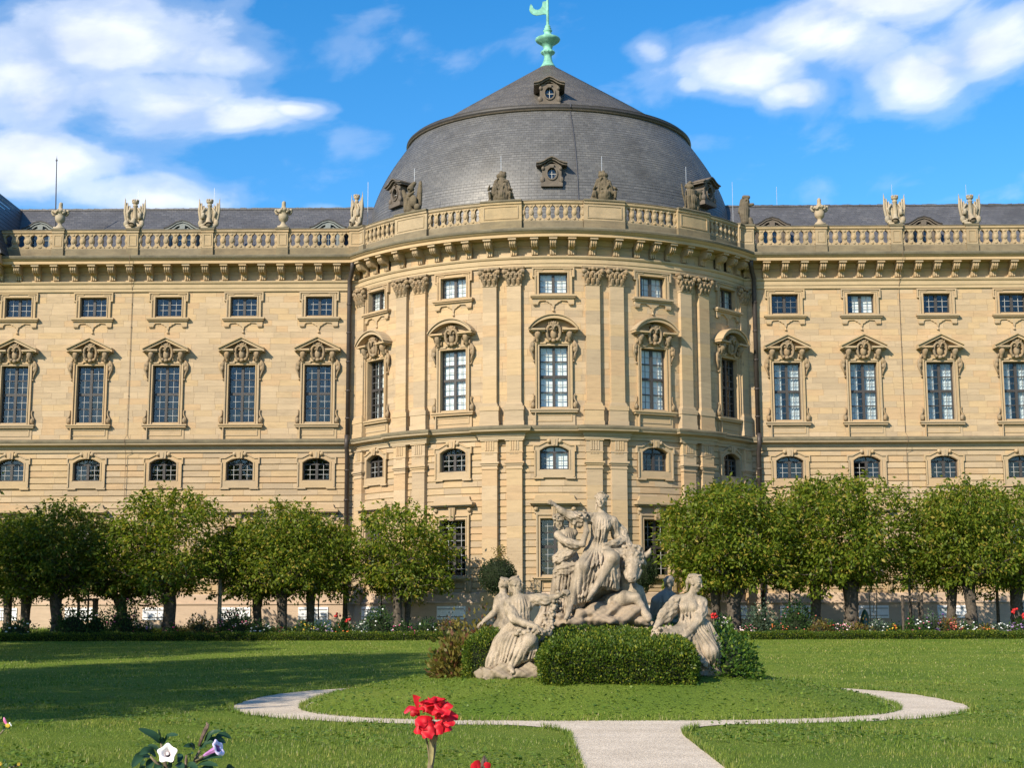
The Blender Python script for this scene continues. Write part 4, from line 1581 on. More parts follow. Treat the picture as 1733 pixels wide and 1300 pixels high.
m, nt, b = new_mat('pale_gravel')
gi = NT(nt, 'ShaderNodeNewGeometry')
n1 = NT(nt, 'ShaderNodeTexNoise')
n1.inputs['Scale'].default_value = 1.1
n1.inputs['Detail'].default_value = 5
L(nt, gi.outputs['Position'], n1.inputs['Vector'])
n2 = NT(nt, 'ShaderNodeTexVoronoi')
n2.inputs['Scale'].default_value = 55
L(nt, gi.outputs['Position'], n2.inputs['Vector'])
c1 = ramp(nt, n1.outputs[0], [(.3, (.50, .415, .315)), (.7, (.63, .535, .42))])
c2 = ramp(nt, n2.outputs['Color'], [(.1, (.62, .6, .58)), (.5, (1, 1, 1)), (.9, (1.28, 1.27, 1.25))])
L(nt, mixc(nt, 1.0, c1, c2, 'MULTIPLY'), b.inputs['Base Color'])
b.inputs['Roughness'].default_value = .95
bp = NT(nt, 'ShaderNodeBump')
bp.inputs['Strength'].default_value = .8
bp.inputs['Distance'].default_value = .012
L(nt, n2.outputs['Distance'], bp.inputs['Height'])
L(nt, bp.outputs[0], b.inputs['Normal'])
M['gravel'] = m

xs = [-900, -300, -120] + list(np.arange(-60, 61, 4.0)) + [120, 300, 900]
ys = [-400, -100, -30, 0, 10, 20, 30, 36] + list(np.arange(40, 73, 4.0)) + list(np.arange(74, 86, 1.5)) + [88, 110, 300, 1200]
v = [(x, y, zg(y)) for y in ys for x in xs]
f = [(j * len(xs) + i, j * len(xs) + i + 1, (j + 1) * len(xs) + i + 1, (j + 1) * len(xs) + i) for j in range(len(ys) - 1) for i in range(len(xs) - 1)]
tag(inst('lawn', new_mesh('lawn', v, f, [M['turf']])), kind='structure')

# the raised round bed
NT_, NR_ = 72, 14
v, f = [(MX, MY, .62)], []
for j in range(1, NR_ + 1):
    for i in range(NT_):
        x, y = sup(MAX_ * j / NR_, MAY * j / NR_, 3, 2 * PI * i / NT_)
        v.append((MX + x, MY + y, zm(MX + x, MY + y) + (.03 if j < NR_ else -.03)))
for i in range(NT_):
    f.append((0, 1 + i, 1 + (i + 1) % NT_))
    for j in range(NR_ - 1):
        a, b_ = 1 + j * NT_, 1 + (j + 1) * NT_
        f.append((a + i, b_ + i, b_ + (i + 1) % NT_, a + (i + 1) % NT_))
tag(inst('grass_mound', new_mesh('grass_mound', v, f, [M['turf']], smooth=True)), kind='structure')

# gravel ring and the path that leads to it
PATH_C, PATH_W = 1.38, .80
RAX, RAY, RN = 6.98, 6.82, 2.6


def on_ring(x, y):
    return (abs((x - MX) / RAX) ** RN + abs((y - 30.35) / RAY) ** RN) < 1


v, f = [], []
for i in range(120):
    t = 2 * PI * i / 120
    x, y = sup(MAX_ - .3, MAY - .3, 3, t)
    v.append((MX + x, MY + y, zg(MY + y) + .006))
    x, y = sup(RAX, RAY, RN, t)
    w = .04 * math.sin(i * 1.7) + .03 * math.sin(i * 3.1)
    v.append((MX + x * (1 + w * .1), 30.35 + y * (1 + w * .1), zg(30.35 + y) + .006))
for i in range(120):
    j = (i + 1) % 120
    f.append((2 * i, 2 * i + 1, 2 * j + 1, 2 * j))


def path_half(y):
    """half width of the straight path; it flares where it meets the ring"""
    if y < 21.3:
        return PATH_W
    t = min(1.0, (y - 21.3) / 2.2)
    return PATH_W + 1.0 * (1 - math.sqrt(max(0.0, 1 - t * t)))


n0 = len(v)
yy = list(np.arange(-10, 20, 2.0)) + list(np.arange(20, 23.6, .2))
for y in yy:
    h = path_half(y)
    v += [(PATH_C - h, y, .010), (PATH_C + h, y, .010)]
for i in range(len(yy) - 1):
    a = n0 + 2 * i
    f.append((a, a + 1, a + 3, a + 2))
tag(inst('path', new_mesh('path', v, f, [M['gravel']])), kind='structure')


def off_grass(x, y):
    if y < 23.55 and abs(x - PATH_C) < path_half(y):
        return True
    return on_ring(x, y) and mound_rho(x, y) > .985


# ------------------------------------------------------------------ leaf and blade scatters
def kites(P, D, Nn, ln, wd, fold=0.0):
    """one kite-shaped leaf per point: tip along D, flat across Nn"""
    D = D / (np.linalg.norm(D, axis=1, keepdims=True) + 1e-9)
    S = np.cross(D, Nn)
    S = S / (np.linalg.norm(S, axis=1, keepdims=True) + 1e-9)
    n = len(P)
    ln, wd = ln.reshape(-1, 1), wd.reshape(-1, 1)
    V = np.empty((n, 4, 3))
    V[:, 0] = P
    V[:, 1] = P + D * ln * .45 + S * wd * .5
    V[:, 2] = P + D * ln
    V[:, 3] = P + D * ln * .45 - S * wd * .5
    F = np.arange(4 * n).reshape(n, 4)
    return V.reshape(-1, 3), F


def rand_dirs(n, rs):
    d = rs.normal(size=(n, 3))
    return d / np.linalg.norm(d, axis=1, keepdims=True)


def grass_blades(n, y0, y1, h, wd, rs, dens_pow=1.0, spread=.40):
    y = y0 + (y1 - y0) * rs.rand(n) ** dens_pow
    x = (rs.rand(n) * 2 - 1) * spread * y + .011 * y
    keep = np.array([not off_grass(a, b_) for a, b_ in zip(x, y)])
    x, y = x[keep], y[keep]
    n = len(x)
    z = np.array([zm(a, b_) for a, b_ in zip(x, y)])
    z += np.where(np.array([mound_rho(a, b_) < 1 for a, b_ in zip(x, y)]), .02, 0)
    ang = rs.rand(n) * 2 * PI
    lean = rs.rand(n) ** 1.2 * .9
    hh = h * (.5 + rs.rand(n) * .9) * (.75 + .5 * (np.sin(x * 1.3 + np.sin(y * .9) * 2) * np.sin(y * 1.1 + x * .4)))
    w = wd * (.6 + .8 * rs.rand(n))
    V = np.empty((n, 3, 3))
    ca, sa = np.cos(ang), np.sin(ang)
    V[:, 0] = np.c_[x - sa * w, y + ca * w, z - .01]
    V[:, 1] = np.c_[x + sa * w, y - ca * w, z - .01]
    V[:, 2] = np.c_[x + ca * lean * hh, y + sa * lean * hh, z + hh]
    return V.reshape(-1, 3)


m, nt, b = new_mat('grass_blades')
gi = NT(nt, 'ShaderNodeNewGeometry')
n1 = NT(nt, 'ShaderNodeTexNoise')
n1.inputs['Scale'].default_value = .55
n1.inputs['Detail'].default_value = 6
n1.inputs['Roughness'].default_value = .65
L(nt, gi.outputs['Position'], n1.inputs['Vector'])
big = ramp(nt, n1.outputs[0], [(.32, (.78, .95, .75)), (.5, (1, 1, 1)), (.68, (1.35, 1.12, 1.15))])
col = mixc(nt, 1.0, ramp(nt, gi.outputs['Random Per Island'], [(0, (.070, .125, .016)), (.45, (.155, .225, .030)), (.82, (.25, .30, .055)), (.95, (.33, .33, .12)), (1, (.44, .40, .22))]), big, 'MULTIPLY')
L(nt, col, b.inputs['Base Color'])
b.inputs['Roughness'].default_value = .55
b.inputs['Specular IOR Level'].default_value = .2
tr = NT(nt, 'ShaderNodeBsdfTranslucent')
L(nt, col, tr.inputs[0])
mx = NT(nt, 'ShaderNodeMixShader')
mx.inputs[0].default_value = .4
L(nt, b.outputs[0], mx.inputs[1])
L(nt, tr.outputs[0], mx.inputs[2])
L(nt, mx.outputs[0], nt.nodes['Material Output'].inputs[0])
M['blade'] = m
rs = np.random.RandomState(3)
GV = np.vstack([grass_blades(200000, 14, 38, .042, .006, rs, 1.0), grass_blades(110000, 36, 72.5, .05, .016, rs, .8)])
# a shaggy fringe of longer blades hanging over the edges of the gravel
fr = []
for _ in range(9000):
    t = rs.rand() * 2 * PI
    if rs.rand() < .5:
        x, y = sup(MAX_, MAY, 3, t)
        x, y = MX + x * (1 + rs.normal() * .006), MY + y * (1 + rs.normal() * .006)
    else:
        x, y = sup(RAX, RAY, RN, t)
        x, y = MX + x * (1 + abs(rs.normal()) * .012), 30.35 + y * (1 + abs(rs.normal()) * .012)
        if abs(x - PATH_C) < path_half(y) and y < 24:
            continue
    fr.append((x, y))
for _ in range(2600):
    y = 15 + rs.rand() * 8
    s = 1 if rs.rand() < .5 else -1
    fr.append((PATH_C + s * (path_half(y) + abs(rs.normal()) * .03), y))
fr = np.array(fr)
n = len(fr)
hh = .05 + rs.rand(n) * .07
ang = rs.rand(n) * 2 * PI
w = .008
z = np.array([zg(q) for q in fr[:, 1]])
V = np.empty((n, 3, 3))
V[:, 0] = np.c_[fr[:, 0] - np.sin(ang) * w, fr[:, 1] + np.cos(ang) * w, z - .01]
V[:, 1] = np.c_[fr[:, 0] + np.sin(ang) * w, fr[:, 1] - np.cos(ang) * w, z - .01]
V[:, 2] = np.c_[fr[:, 0] + np.cos(ang) * hh * .6, fr[:, 1] + np.sin(ang) * hh * .6, z + hh]
GV = np.vstack([GV, V.reshape(-1, 3)])
g = inst('grass', np_mesh('grass', GV, np.arange(len(GV)).reshape(-1, 3), M['blade']))
tag(g, 'short green lawn grass', 'grass', kind='stuff')
# clover and small broad leaves in the turf of the mound and lawn
n = 26000
y = 15 + rs.rand(n) ** .9 * 22
x = (rs.rand(n) * 2 - 1) * .38 * y + .011 * y
dn = np.sin(x * .9 + 1.3) * np.sin(y * .8) + .5 * np.sin(x * 2.3 + y * 1.9)
ok = np.array([(mound_rho(a, b_) < .98 or d_ > .25) and not off_grass(a, b_) for a, b_, d_ in zip(x, y, dn)])
x, y = x[ok], y[ok]
n = len(x)
z = np.array([zm(a, b_) for a, b_ in zip(x, y)]) + .03 + .03 * rs.rand(n)
D = rand_dirs(n, rs) * (1, 1, .35)
V, F = kites(np.c_[x, y, z], D, np.tile((0, 0, 1.0), (n, 1)) + rand_dirs(n, rs) * .5, .04 + .04 * rs.rand(n), .035 + .03 * rs.rand(n))
M['clover'] = leaf_mat('clover', (.06, .12, .02), (.16, .23, .035), .35)
tag(inst('clover', np_mesh('clover', V, F, M['clover'])), 'clover growing through the lawn', 'clover', kind='stuff')
# ------------------------------------------------------------------ trees and planting
M['leaf'] = leaf_mat('tree_leaves', (.050, .092, .010), (.21, .26, .026), .5, yellow=(.34, .28, .05), ny=.12)
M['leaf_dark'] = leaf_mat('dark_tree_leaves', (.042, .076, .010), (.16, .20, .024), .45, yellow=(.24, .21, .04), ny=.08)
M['box'] = leaf_mat('box_hedge_leaves', (.028, .062, .008), (.10, .155, .016), .35, yellow=(.21, .23, .025), ny=.18)
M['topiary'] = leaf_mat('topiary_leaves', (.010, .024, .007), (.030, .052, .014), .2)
M['bush'] = leaf_mat('bush_leaves', (.020, .05, .014), (.055, .11, .028), .3)
M['bushlight'] = leaf_mat('glossy_bush_leaves', (.025, .065, .012), (.085, .16, .022), .3, .4, yellow=(.17, .22, .03), ny=.15)
M['bushgrey'] = leaf_mat('greygreen_leaves', (.04, .07, .045), (.10, .15, .10), .3)
M['fern'] = leaf_mat('bronze_fern_leaves', (.09, .085, .018), (.21, .17, .04), .35, yellow=(.14, .06, .03), ny=.2)
M['bark'] = simple('tree_bark', (.055, .043, .033), .9, .35, 9, bump=.03, bscale=22, col2=(.09, .075, .06))
M['paleb'] = simple('pale_young_bark', (.24, .20, .15), .9, .25, 9, bump=.01, bscale=30)
M['stake'] = simple('weathered_stake', (.14, .11, .085), .85, .25, 6)
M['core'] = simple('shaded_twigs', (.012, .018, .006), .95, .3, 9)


def limb(mb, p, d, ln, r, rs, depth, tips, up=.25):
    n = 5
    pts, rad = [p.copy()], [r]
    for i in range(n):
        d = (d + Vector(rs.normal(size=3) * .16) + Vector((0, 0, up * .12))).normalized()
        p = p + d * ln / n
        pts.append(p.copy())
        rad.append(r * (1 - .6 * (i + 1) / n))
    mb.tube(pts, rad, 7 if depth > 1 else 5)
    if depth == 0:
        tips.append(p)
        return
    for k in range(3 if depth > 1 else 4):
        t = pts[2 + (k % 4)] if 2 + (k % 4) < len(pts) else pts[-1]
        nd = (d + Vector(rs.normal(size=3)) * .75).normalized()
        nd.z = nd.z * .6 + .12
        limb(mb, t, nd, ln * .62, r * .48, rs, depth - 1, tips)


def tree_meshes(seed, lmat, R=2.75, zb=2.0, zt=6.6, r0=.26, nclump=300, per=32, leaf=(.15, .27), bare=.0, flat=.55):
    """a pollarded head: short stout trunk, spreading limbs, drooping leaves in uneven clumps"""
    rs = np.random.RandomState(seed)
    tb, tips = MB(), []
    hgt = zb + .45
    pts = [Vector((0, 0, -.1)), Vector((0, 0, .15)), Vector((rs.normal() * .04, 0, .8)), Vector((rs.normal() * .06, 0, 1.6)), Vector((rs.normal() * .08, rs.normal() * .05, hgt))]
    tb.tube(pts, [r0 * 1.5, r0 * 1.08, r0 * .95, r0 * .98, r0 * 1.25], 12)
    for k in range(4):                     # burls
        a = rs.rand() * 2 * PI
        tb.ball((math.cos(a) * r0 * .7, math.sin(a) * r0 * .7, .5 + rs.rand() * 1.8), r0 * (.35 + .3 * rs.rand()), 7, 5)
    nl = 7
    for k in range(nl):
        a = 2 * PI * k / nl + rs.rand() * .5
        d = Vector((math.cos(a), math.sin(a), .35 + .55 * rs.rand()))
        limb(tb, pts[-1] - Vector((0, 0, .15)), d.normalized(), R * .72, r0 * .42, rs, 2, tips)
    # clumps: around the limb tips and over the dome of the head, none of them regular
    C = [np.array(t) for t in tips]
    while len(C) < nclump:
        d = rand_dirs(1, rs)[0]
        rr = .55 + .47 * rs.rand() ** .6
        d[2] = d[2] * .9
        c = d * rr
        z = zb + .9 + (zt - zb - .9) * (.40 + .60 * c[2] * (1 + .12 * math.sin(4 * d[0] + 3 * d[1] + seed)))
        if c[2] < -.5:
            z = zb + .6 + .5 * rs.rand()
        wob = 1 + .17 * math.sin(3 * math.atan2(d[1], d[0]) + seed) + .10 * math.sin(7 * math.atan2(d[1], d[0]) + 2 * seed)
        nar = 1 + .42 * min(0.0, c[2] + .1)
        C.append(np.array([c[0] * R * wob * nar, c[1] * R * wob * nar, z + rs.normal() * .12]))
    for k in range(int(nclump * .13)):     # sprays standing out above and beyond the head
        a = rs.rand() * 2 * PI
        q = rs.rand() ** .5 * R * .95
        C.append(np.array([q * math.cos(a), q * math.sin(a), zt - .35 * (q / R) ** 2 * (zt - zb) + .15 + .55 * rs.rand()]))
    P, D, Ls = [], [], []
    for c in C:
        k = int(per * (.55 + .9 * rs.rand()))
        sc = .16 + .20 * rs.rand()
        off = rs.normal(size=(k, 3)) * sc
        off[:, 2] *= .7
        P.append(c + off)
        dd = rs.normal(size=(k, 3)) * .55
        out = off.copy()
        out[:, :2] += c[:2] * .10
        dd += out / (sc + .01) * .45
        dd[:, 2] -= .55
        D.append(dd)
        Ls.append(leaf[0] + (leaf[1] - leaf[0]) * rs.rand(k))
    for k in range(34):                    # long shoots above and arching ones below the rim
        a = rs.rand() * 2 * PI
        low = k % 6 == 0
        q = R * (.85 + .2 * rs.rand()) if low else R * .95 * rs.rand() ** .6
        b0 = np.array([q * math.cos(a), q * math.sin(a), (zb + .55 + .4 * rs.rand()) if low else zt - .30 * (q / R) ** 2 * (zt - zb) - .2])
        dv = np.array([math.cos(a) * (.7 if low else .35), math.sin(a) * (.7 if low else .35), -.55 if low else 1.0]) + rs.normal(size=3) * .2
        n_ = 46
        t = rs.rand(n_)
        ln_ = .55 + .6 * rs.rand()
        P.append(b0 + dv * (t * ln_)[:, None] + rs.normal(size=(n_, 3)) * (.13 * (1.1 - t))[:, None])
        D.append(rs.normal(size=(n_, 3)) * .6 + np.array([0, 0, -.5]))
        Ls.append(leaf[0] + (leaf[1] - leaf[0]) * rs.rand(n_) * .8)
    P, D, Ls = np.vstack(P), np.vstack(D), np.concatenate(Ls)
    ok = P[:, 2] > zb - .25
    P, D, Ls = P[ok], D[ok], Ls[ok]
    N_ = rand_dirs(len(P), rs) + np.array([0, 0, .8])
    V, F = kites(P, D, N_, Ls, Ls * .48)
    return tb.mesh('trunk', M['bark'], smooth=True), np_mesh('crown', V, F, lmat)


TREES = [tree_meshes(1, M['leaf']), tree_meshes(5, M['leaf'], 2.7, 2.0, 6.9, .30), tree_meshes(9, M['leaf'], 2.5, 2.1, 6.2, .22, nclump=280)]
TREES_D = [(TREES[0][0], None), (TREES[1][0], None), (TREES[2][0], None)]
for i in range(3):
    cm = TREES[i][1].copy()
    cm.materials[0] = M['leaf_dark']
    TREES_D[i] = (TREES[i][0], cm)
SPARSE = tree_meshes(14, M['leaf'], 2.75, 2.2, 6.2, .21, nclump=215, per=30)


def tree(px, Y, kind, top_px, rad, label, dark=False, rz=0.0, group='clipped trees along the palace front', meshes=None, name='tree'):
    """trunk at the column px of the photograph and the depth Y; the crown's top at row top_px"""
    base = at(px, 1060, Y)
    z = zg(Y)
    o = empty(name, (base.x, Y, z), rz)
    tag(o, label, 'tree', group)
    tm, cm = meshes or (TREES_D if dark else TREES)[kind]
    top = at(px, top_px, Y).z - z
    ref_top, ref_r = (6.9, 7.2, 6.5)[kind] if meshes is None else 6.5, (2.95, 2.9, 2.7)[kind] if meshes is None else 2.95
    for nm, me in (('trunk', tm), ('crown', cm)):
        c = inst(nm, me, o)
        c.scale = (rad / ref_r, rad / ref_r, top / ref_top)
    return o


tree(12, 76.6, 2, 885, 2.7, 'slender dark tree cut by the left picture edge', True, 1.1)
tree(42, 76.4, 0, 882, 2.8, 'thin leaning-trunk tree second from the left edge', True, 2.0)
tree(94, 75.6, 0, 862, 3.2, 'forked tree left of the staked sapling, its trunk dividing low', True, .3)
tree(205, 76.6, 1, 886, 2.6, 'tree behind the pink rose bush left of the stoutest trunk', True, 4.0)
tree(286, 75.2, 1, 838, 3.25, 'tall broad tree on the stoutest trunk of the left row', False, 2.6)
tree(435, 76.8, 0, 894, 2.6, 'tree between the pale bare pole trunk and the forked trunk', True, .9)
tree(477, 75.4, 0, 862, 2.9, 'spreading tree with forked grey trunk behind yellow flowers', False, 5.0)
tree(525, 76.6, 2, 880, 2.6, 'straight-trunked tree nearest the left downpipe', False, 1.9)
tree(672, 75.8, 2, 866, 3.1, 'open airy tree in front of the pavilion, wall showing through', False, .6, meshes=SPARSE)
tree(690, 76.6, 2, 905, 2.2, 'smaller pale-trunked tree just behind the airy tree', False, 3.3, meshes=SPARSE)
tree(1212, 76.6, 0, 835, 2.9, 'tree behind the right seated statue with red canna at its foot', False, 1.2)
tree(1243, 75.6, 1, 826, 3.5, 'bushy tree on a thick gnarled burled trunk', False, .2)
tree(1382, 76.6, 0, 826, 3.0, 'dark-trunked tree beside the salmon rose bush', False, 3.9)
tree(1442, 75.8, 1, 815, 3.4, 'tallest full tree of the right row on a massive trunk', False, 1.5)
tree(1612, 76.6, 0, 840, 2.7, 'tree behind the purple salvias in the right row', False, 2.4)
tree(1645, 75.8, 0, 828, 3.1, 'spreading tree with grey trunk behind white flowers at right', False, 5.3)
tree(1722, 76.6, 1, 832, 2.9, 'tree cut by the right picture edge', False, .7)

# the tall trees of the side walk at the left, outside the picture, that shade the lawn
for k, (x, y, h, r) in enumerate(((-21, 14, 15, 4.2), (-20.5, 21, 16.5, 4.3), (-20.5, 28, 17.5, 4.3), (-20.5, 34.5, 17, 3.6), (-25.5, 44.5, 13.5, 3.6), (-26, 52, 14, 3.9), (-26.5, 59.5, 13, 3.9), (-28.5, 67, 11, 3.6))):
    o = empty('tree', (x, y, zg(y)), k * 1.3)
    tag(o, 'tall side-walk tree beyond the left picture edge shading the lawn', 'tree', 'trees of the side walk')
    for nm, me in zip(('trunk', 'crown'), TREES_D[k % 3]):
        c = inst(nm, me, o)
        c.scale = (r / 2.9, r / 2.9, h / 6.8)

# young trees: bare pole, thin stems, the two with a stake frame
def sapling(px, Y, top_px, h_crown, r, stem, label, lmat, seed, ball=False, name='young_tree', cat='young tree', mat='bark', group=None, leaf=(.10, .16), nl=2200):
    base = at(px, 1060, Y)
    z = zg(Y)
    o = empty(name, (base.x, Y, z))
    tag(o, label, cat, group)
    top = at(px, top_px, Y).z - z
    zb = top - h_crown
    rs_ = np.random.RandomState(seed)
    mb = MB()
    mb.tube([(0, 0, -.1), (rs_.normal() * .03, 0, zb * .5), (0, 0, zb + h_crown * .3)], [stem * 1.15, stem, stem * .8], 7)
    if not ball:
        for k in range(6):
            a = rs_.rand() * 6.3
            mb.tube([(0, 0, zb + .1), (math.cos(a) * r * .5, math.sin(a) * r * .5, zb + h_crown * .45), (math.cos(a) * r * .8, math.sin(a) * r * .8, zb + h_crown * .6)], [stem * .6, stem * .4, stem * .2], 5)
    mb.build('trunk', M[mat], o, smooth=True)
    d = rand_dirs(nl, rs_)
    rr = (.86 + .16 * rs_.rand(nl)) if ball else (.25 + .8 * rs_.rand(nl) ** .55)
    bump = 1 + (.05 if ball else .22) * np.sin(d[:, 0] * 7 + d[:, 2] * 5 + seed) * np.sin(d[:, 1] * 6 + seed)
    P = d * (rr * bump)[:, None] * np.array([r, r, h_crown / 2]) + np.array([0, 0, zb + h_crown / 2])
    Dd = d + rs_.normal(size=(nl, 3)) * .6 - (0 if ball else np.array([0, 0, .6]))
    ln = leaf[0] + (leaf[1] - leaf[0]) * rs_.rand(nl)
    V, F = kites(P, Dd, rand_dirs(nl, rs_) + d * .6, ln, ln * .55)
    inst('crown', np_mesh('crown', V, F, lmat), o)
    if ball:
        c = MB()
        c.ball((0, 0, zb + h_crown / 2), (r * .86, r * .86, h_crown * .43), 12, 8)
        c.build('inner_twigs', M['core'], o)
    return o


sapling(148, 77.0, 925, 2.0, 1.0, .055, 'young tree tied between two stakes at the left', M['leaf'], 21, mat='paleb')
sapling(371, 75.5, 905, 2.4, 1.3, .11, 'young tree with straight pale bare trunk beside pink cosmos', M['leaf_dark'], 22, mat='paleb', nl=2600)
sapling(583, 78.5, 920, 2.0, 1.0, .12, 'leaning young tree next to the red cannas', M['leaf_dark'], 23, nl=1500)
sapling(1541, 76.0, 915, 2.2, 1.2, .075, 'young tree inside the dark stake frame at the right', M['leaf'], 24)
sapling(1690, 77.5, 915, 2.2, 1.1, .085, 'thin leaning young tree near the round basement window', M['leaf'], 25)
TOP = 'round-headed standard trees'
sapling(843, 76.3, 945, 1.85, .97, .045, 'round clipped standard with dark ball head left of the statues', M['topiary'], 31, True, 'topiary_tree', 'topiary', group=TOP, leaf=(.05, .09), nl=5200)
sapling(1084, 76.3, 938, 1.9, .97, .045, 'dark round clipped standard behind the bull head', M['topiary'], 32, True, 'topiary_tree', 'topiary', group=TOP, leaf=(.05, .09), nl=4200)
sapling(1338, 81.5, 945, 1.8, 1.0, .05, 'round-headed standard on a thin stem above the salmon roses', M['bush'], 33, True, 'topiary_tree', 'topiary', group=TOP, leaf=(.07, .12), nl=3200)
sapling(645, 79.5, 950, 1.7, .75, .04, 'round-headed standard under the airy tree left of the pavilion', M['bush'], 34, True, 'topiary_tree', 'topiary', group=TOP, leaf=(.07, .12), nl=2600)
sapling(540, 81.5, 935, 1.9, .85, .04, 'round-headed standard on a thin stem near the left downpipe', M['bush'], 35, True, 'topiary_tree', 'topiary', group=TOP, leaf=(.07, .12), nl=2600)
# the upright sprig that grows out of the left ball
s = at(847, 950, 76.3)
nl = 260
rs = np.random.RandomState(40)
P = np.c_[s.x + rs.normal(size=nl) * .16, 76.3 + rs.normal(size=nl) * .15, s.z - .2 + rs.rand(nl) * 1.0]
V, F = kites(P, rand_dirs(nl, rs) + (0, 0, .5), rand_dirs(nl, rs), .08 + .07 * rs.rand(nl), .045 + .03 * rs.rand(nl))
sg = empty('yellowing_shoot', (s.x, 76.3, s.z - .3))
tag(sg, 'thin yellowing shoot rising above the left clipped ball', 'shoot')
mb = MB()
mb.tube([(0, 0, 0), (.03, 0, .5), (.0, 0, 1.1)], [.02, .014, .006], 6)
mb.build('stem', M['paleb'], sg)
fo = inst('foliage', np_mesh('foliage', V - np.array((s.x, 76.3, s.z - .3)), F, M['fern']), sg)


def stake_frame(xa, xb, Y, top_px, label, mat):
    pa, pb = at(xa, top_px, Y), at(xb, top_px, Y)
    o = empty('stake_frame', ((pa.x + pb.x) / 2, Y, zg(Y)))
    tag(o, label, 'stake frame', 'stake frames round young trees')
    h, w = pa.z - zg(Y), (pb.x - pa.x) / 2
    for s in (-1, 1):
        for yy_ in ((-.25, .25) if s > 0 else (-.25,)):
            mb = MB()
            mb.tube([(s * w, yy_, -.1), (s * w, yy_, h)], .075, 8)
            mb.build('stake', M[mat], o)
    mb = MB()
    mb.box(-w - .08, w + .08, -.30, -.20, h - .14, h - .03)
    mb.build('crossbar', M[mat], o)


stake_frame(136, 162, 76.5, 1013, 'pale two-post stake frame round the left young tree', 'stake')
stake_frame(1525, 1557, 75.2, 1008, 'dark two-post stake frame round the right young tree', 'bark')
for px in (1472, 1480):
    p = at(px, 1005, 77)
    mb = MB()
    mb.tube([(0, 0, -.1), (.12 if px > 1475 else -.03, 0, p.z - zg(77))], .03, 6)
    tag(mb.build('garden_cane', M['paleb'], None, (p.x, 77, zg(77))), 'thin %s cane behind the green cone' % ('leaning pale' if px > 1475 else 'upright'), 'cane', 'canes by the wall')


# ------------------------------------------------------------------ clipped box hedges
def hedge(name, poly_fn, n, label, lmat, lf, seed, core, cat='hedge'):
    rs_ = np.random.RandomState(seed)
    P, Nn = poly_fn(n, rs_)
    Dd = Nn + rs_.normal(size=P.shape) * .55 + np.array([0, 0, .45])
    ln = lf[0] + (lf[1] - lf[0]) * rs_.rand(len(P))
    V, F = kites(P, Dd, rand_dirs(len(P), rs_), ln, ln * .6)
    o = inst(name, core)
    tag(o, label, cat)
    inst('foliage', np_mesh('foliage', V, F, lmat), o)
    return o


def lumpy_box(x0, x1, y0, y1, z0f, z1f, inset, rough=.085):
    """points on the top and sides of a soft-cornered clipped hedge; z0f/z1f give its foot and top"""
    def fn(n, rs_):
        A = [(x1 - x0) * (y1 - y0), (x1 - x0) * 1.0, (x1 - x0) * .6, (y1 - y0) * 1.0, (y1 - y0) * 1.0]
        w = np.array(A) / sum(A)
        face = rs_.choice(5, n, p=w)
        u, v_ = rs_.rand(n), rs_.rand(n)
        x, y, t = x0 + (x1 - x0) * u, y0 + (y1 - y0) * v_, np.ones(n)
        N_ = np.zeros((n, 3))
        N_[face == 0, 2] = 1
        for k, (ax, val, s) in enumerate(((1, y0, -1), (1, y1, 1), (0, x0, -1), (0, x1, 1))):
            q = face == k + 1
            if ax == 1:
                y[q] = val
            else:
                x[q] = val
            t[q] = rs_.rand(q.sum())
            N_[q, ax] = s
        zt_ = np.array([z1f(a, b_) for a, b_ in zip(x, y)])
        zb_ = np.array([z0f(a, b_) for a, b_ in zip(x, y)])
        z = zb_ + (zt_ - zb_) * t
        # round the shoulders
        cx, cy = (x0 + x1) / 2, (y0 + y1) / 2
        sh = np.clip((t - .55) / .45, 0, 1) ** 2 * .20 * (face > 0)
        x -= np.sign(x - cx) * sh * (face >= 3)
        y -= np.sign(y - cy) * sh * ((face == 1) | (face == 2))
        ed = np.minimum(np.minimum(x - x0, x1 - x), np.minimum(y - y0, y1 - y))
        z -= np.clip(.24 - ed, 0, .24) * .7 * (face == 0)
        lump = rough * (np.sin(x * 5.1 + z * 4) * np.sin(y * 4.3 + z * 3.7 + x) + .6 * np.sin(x * 11 + y * 9 + z * 8))
        P = np.c_[x, y, z] + N_ * (lump - rs_.rand(n) ** 2 * .10)[:, None] + rs_.normal(size=(n, 3)) * .015
        return P, N_
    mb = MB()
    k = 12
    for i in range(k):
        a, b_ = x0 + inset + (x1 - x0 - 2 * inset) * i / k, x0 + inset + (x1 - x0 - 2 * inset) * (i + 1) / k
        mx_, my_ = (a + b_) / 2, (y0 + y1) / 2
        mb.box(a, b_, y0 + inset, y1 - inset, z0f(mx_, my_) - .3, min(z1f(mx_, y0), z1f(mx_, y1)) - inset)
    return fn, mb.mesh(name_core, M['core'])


name_core = 'hedge'
fn, core = lumpy_box(.22, 3.0, 26.9, 29.6, lambda x, y: zm(x, y), lambda x, y: 1.16 + (y - 26.9) * .10, .13)
hedge('hedge', fn, 42000, 'clipped box hedge in front of the bull statue', M['box'], (.03, .065), 51, core)
fn, core = lumpy_box(-1.22, -.35, 28.3, 31.2, lambda x, y: zm(x, y) - .05, lambda x, y: 1.25 + .08 * (x + 1.75), .13)
hedge('hedge', fn, 20000, 'clipped box hedge behind the seated statue with garland at left', M['box'], (.028, .055), 52, core)
fn, core = lumpy_box(-.5, 3.2, 32.2, 33.4, lambda x, y: zm(x, y) - .05, lambda x, y: 1.2, .13)
hedge('hedge', fn, 9000, 'clipped box hedge at the back of the statue group', M['box'], (.03, .06), 53, core)


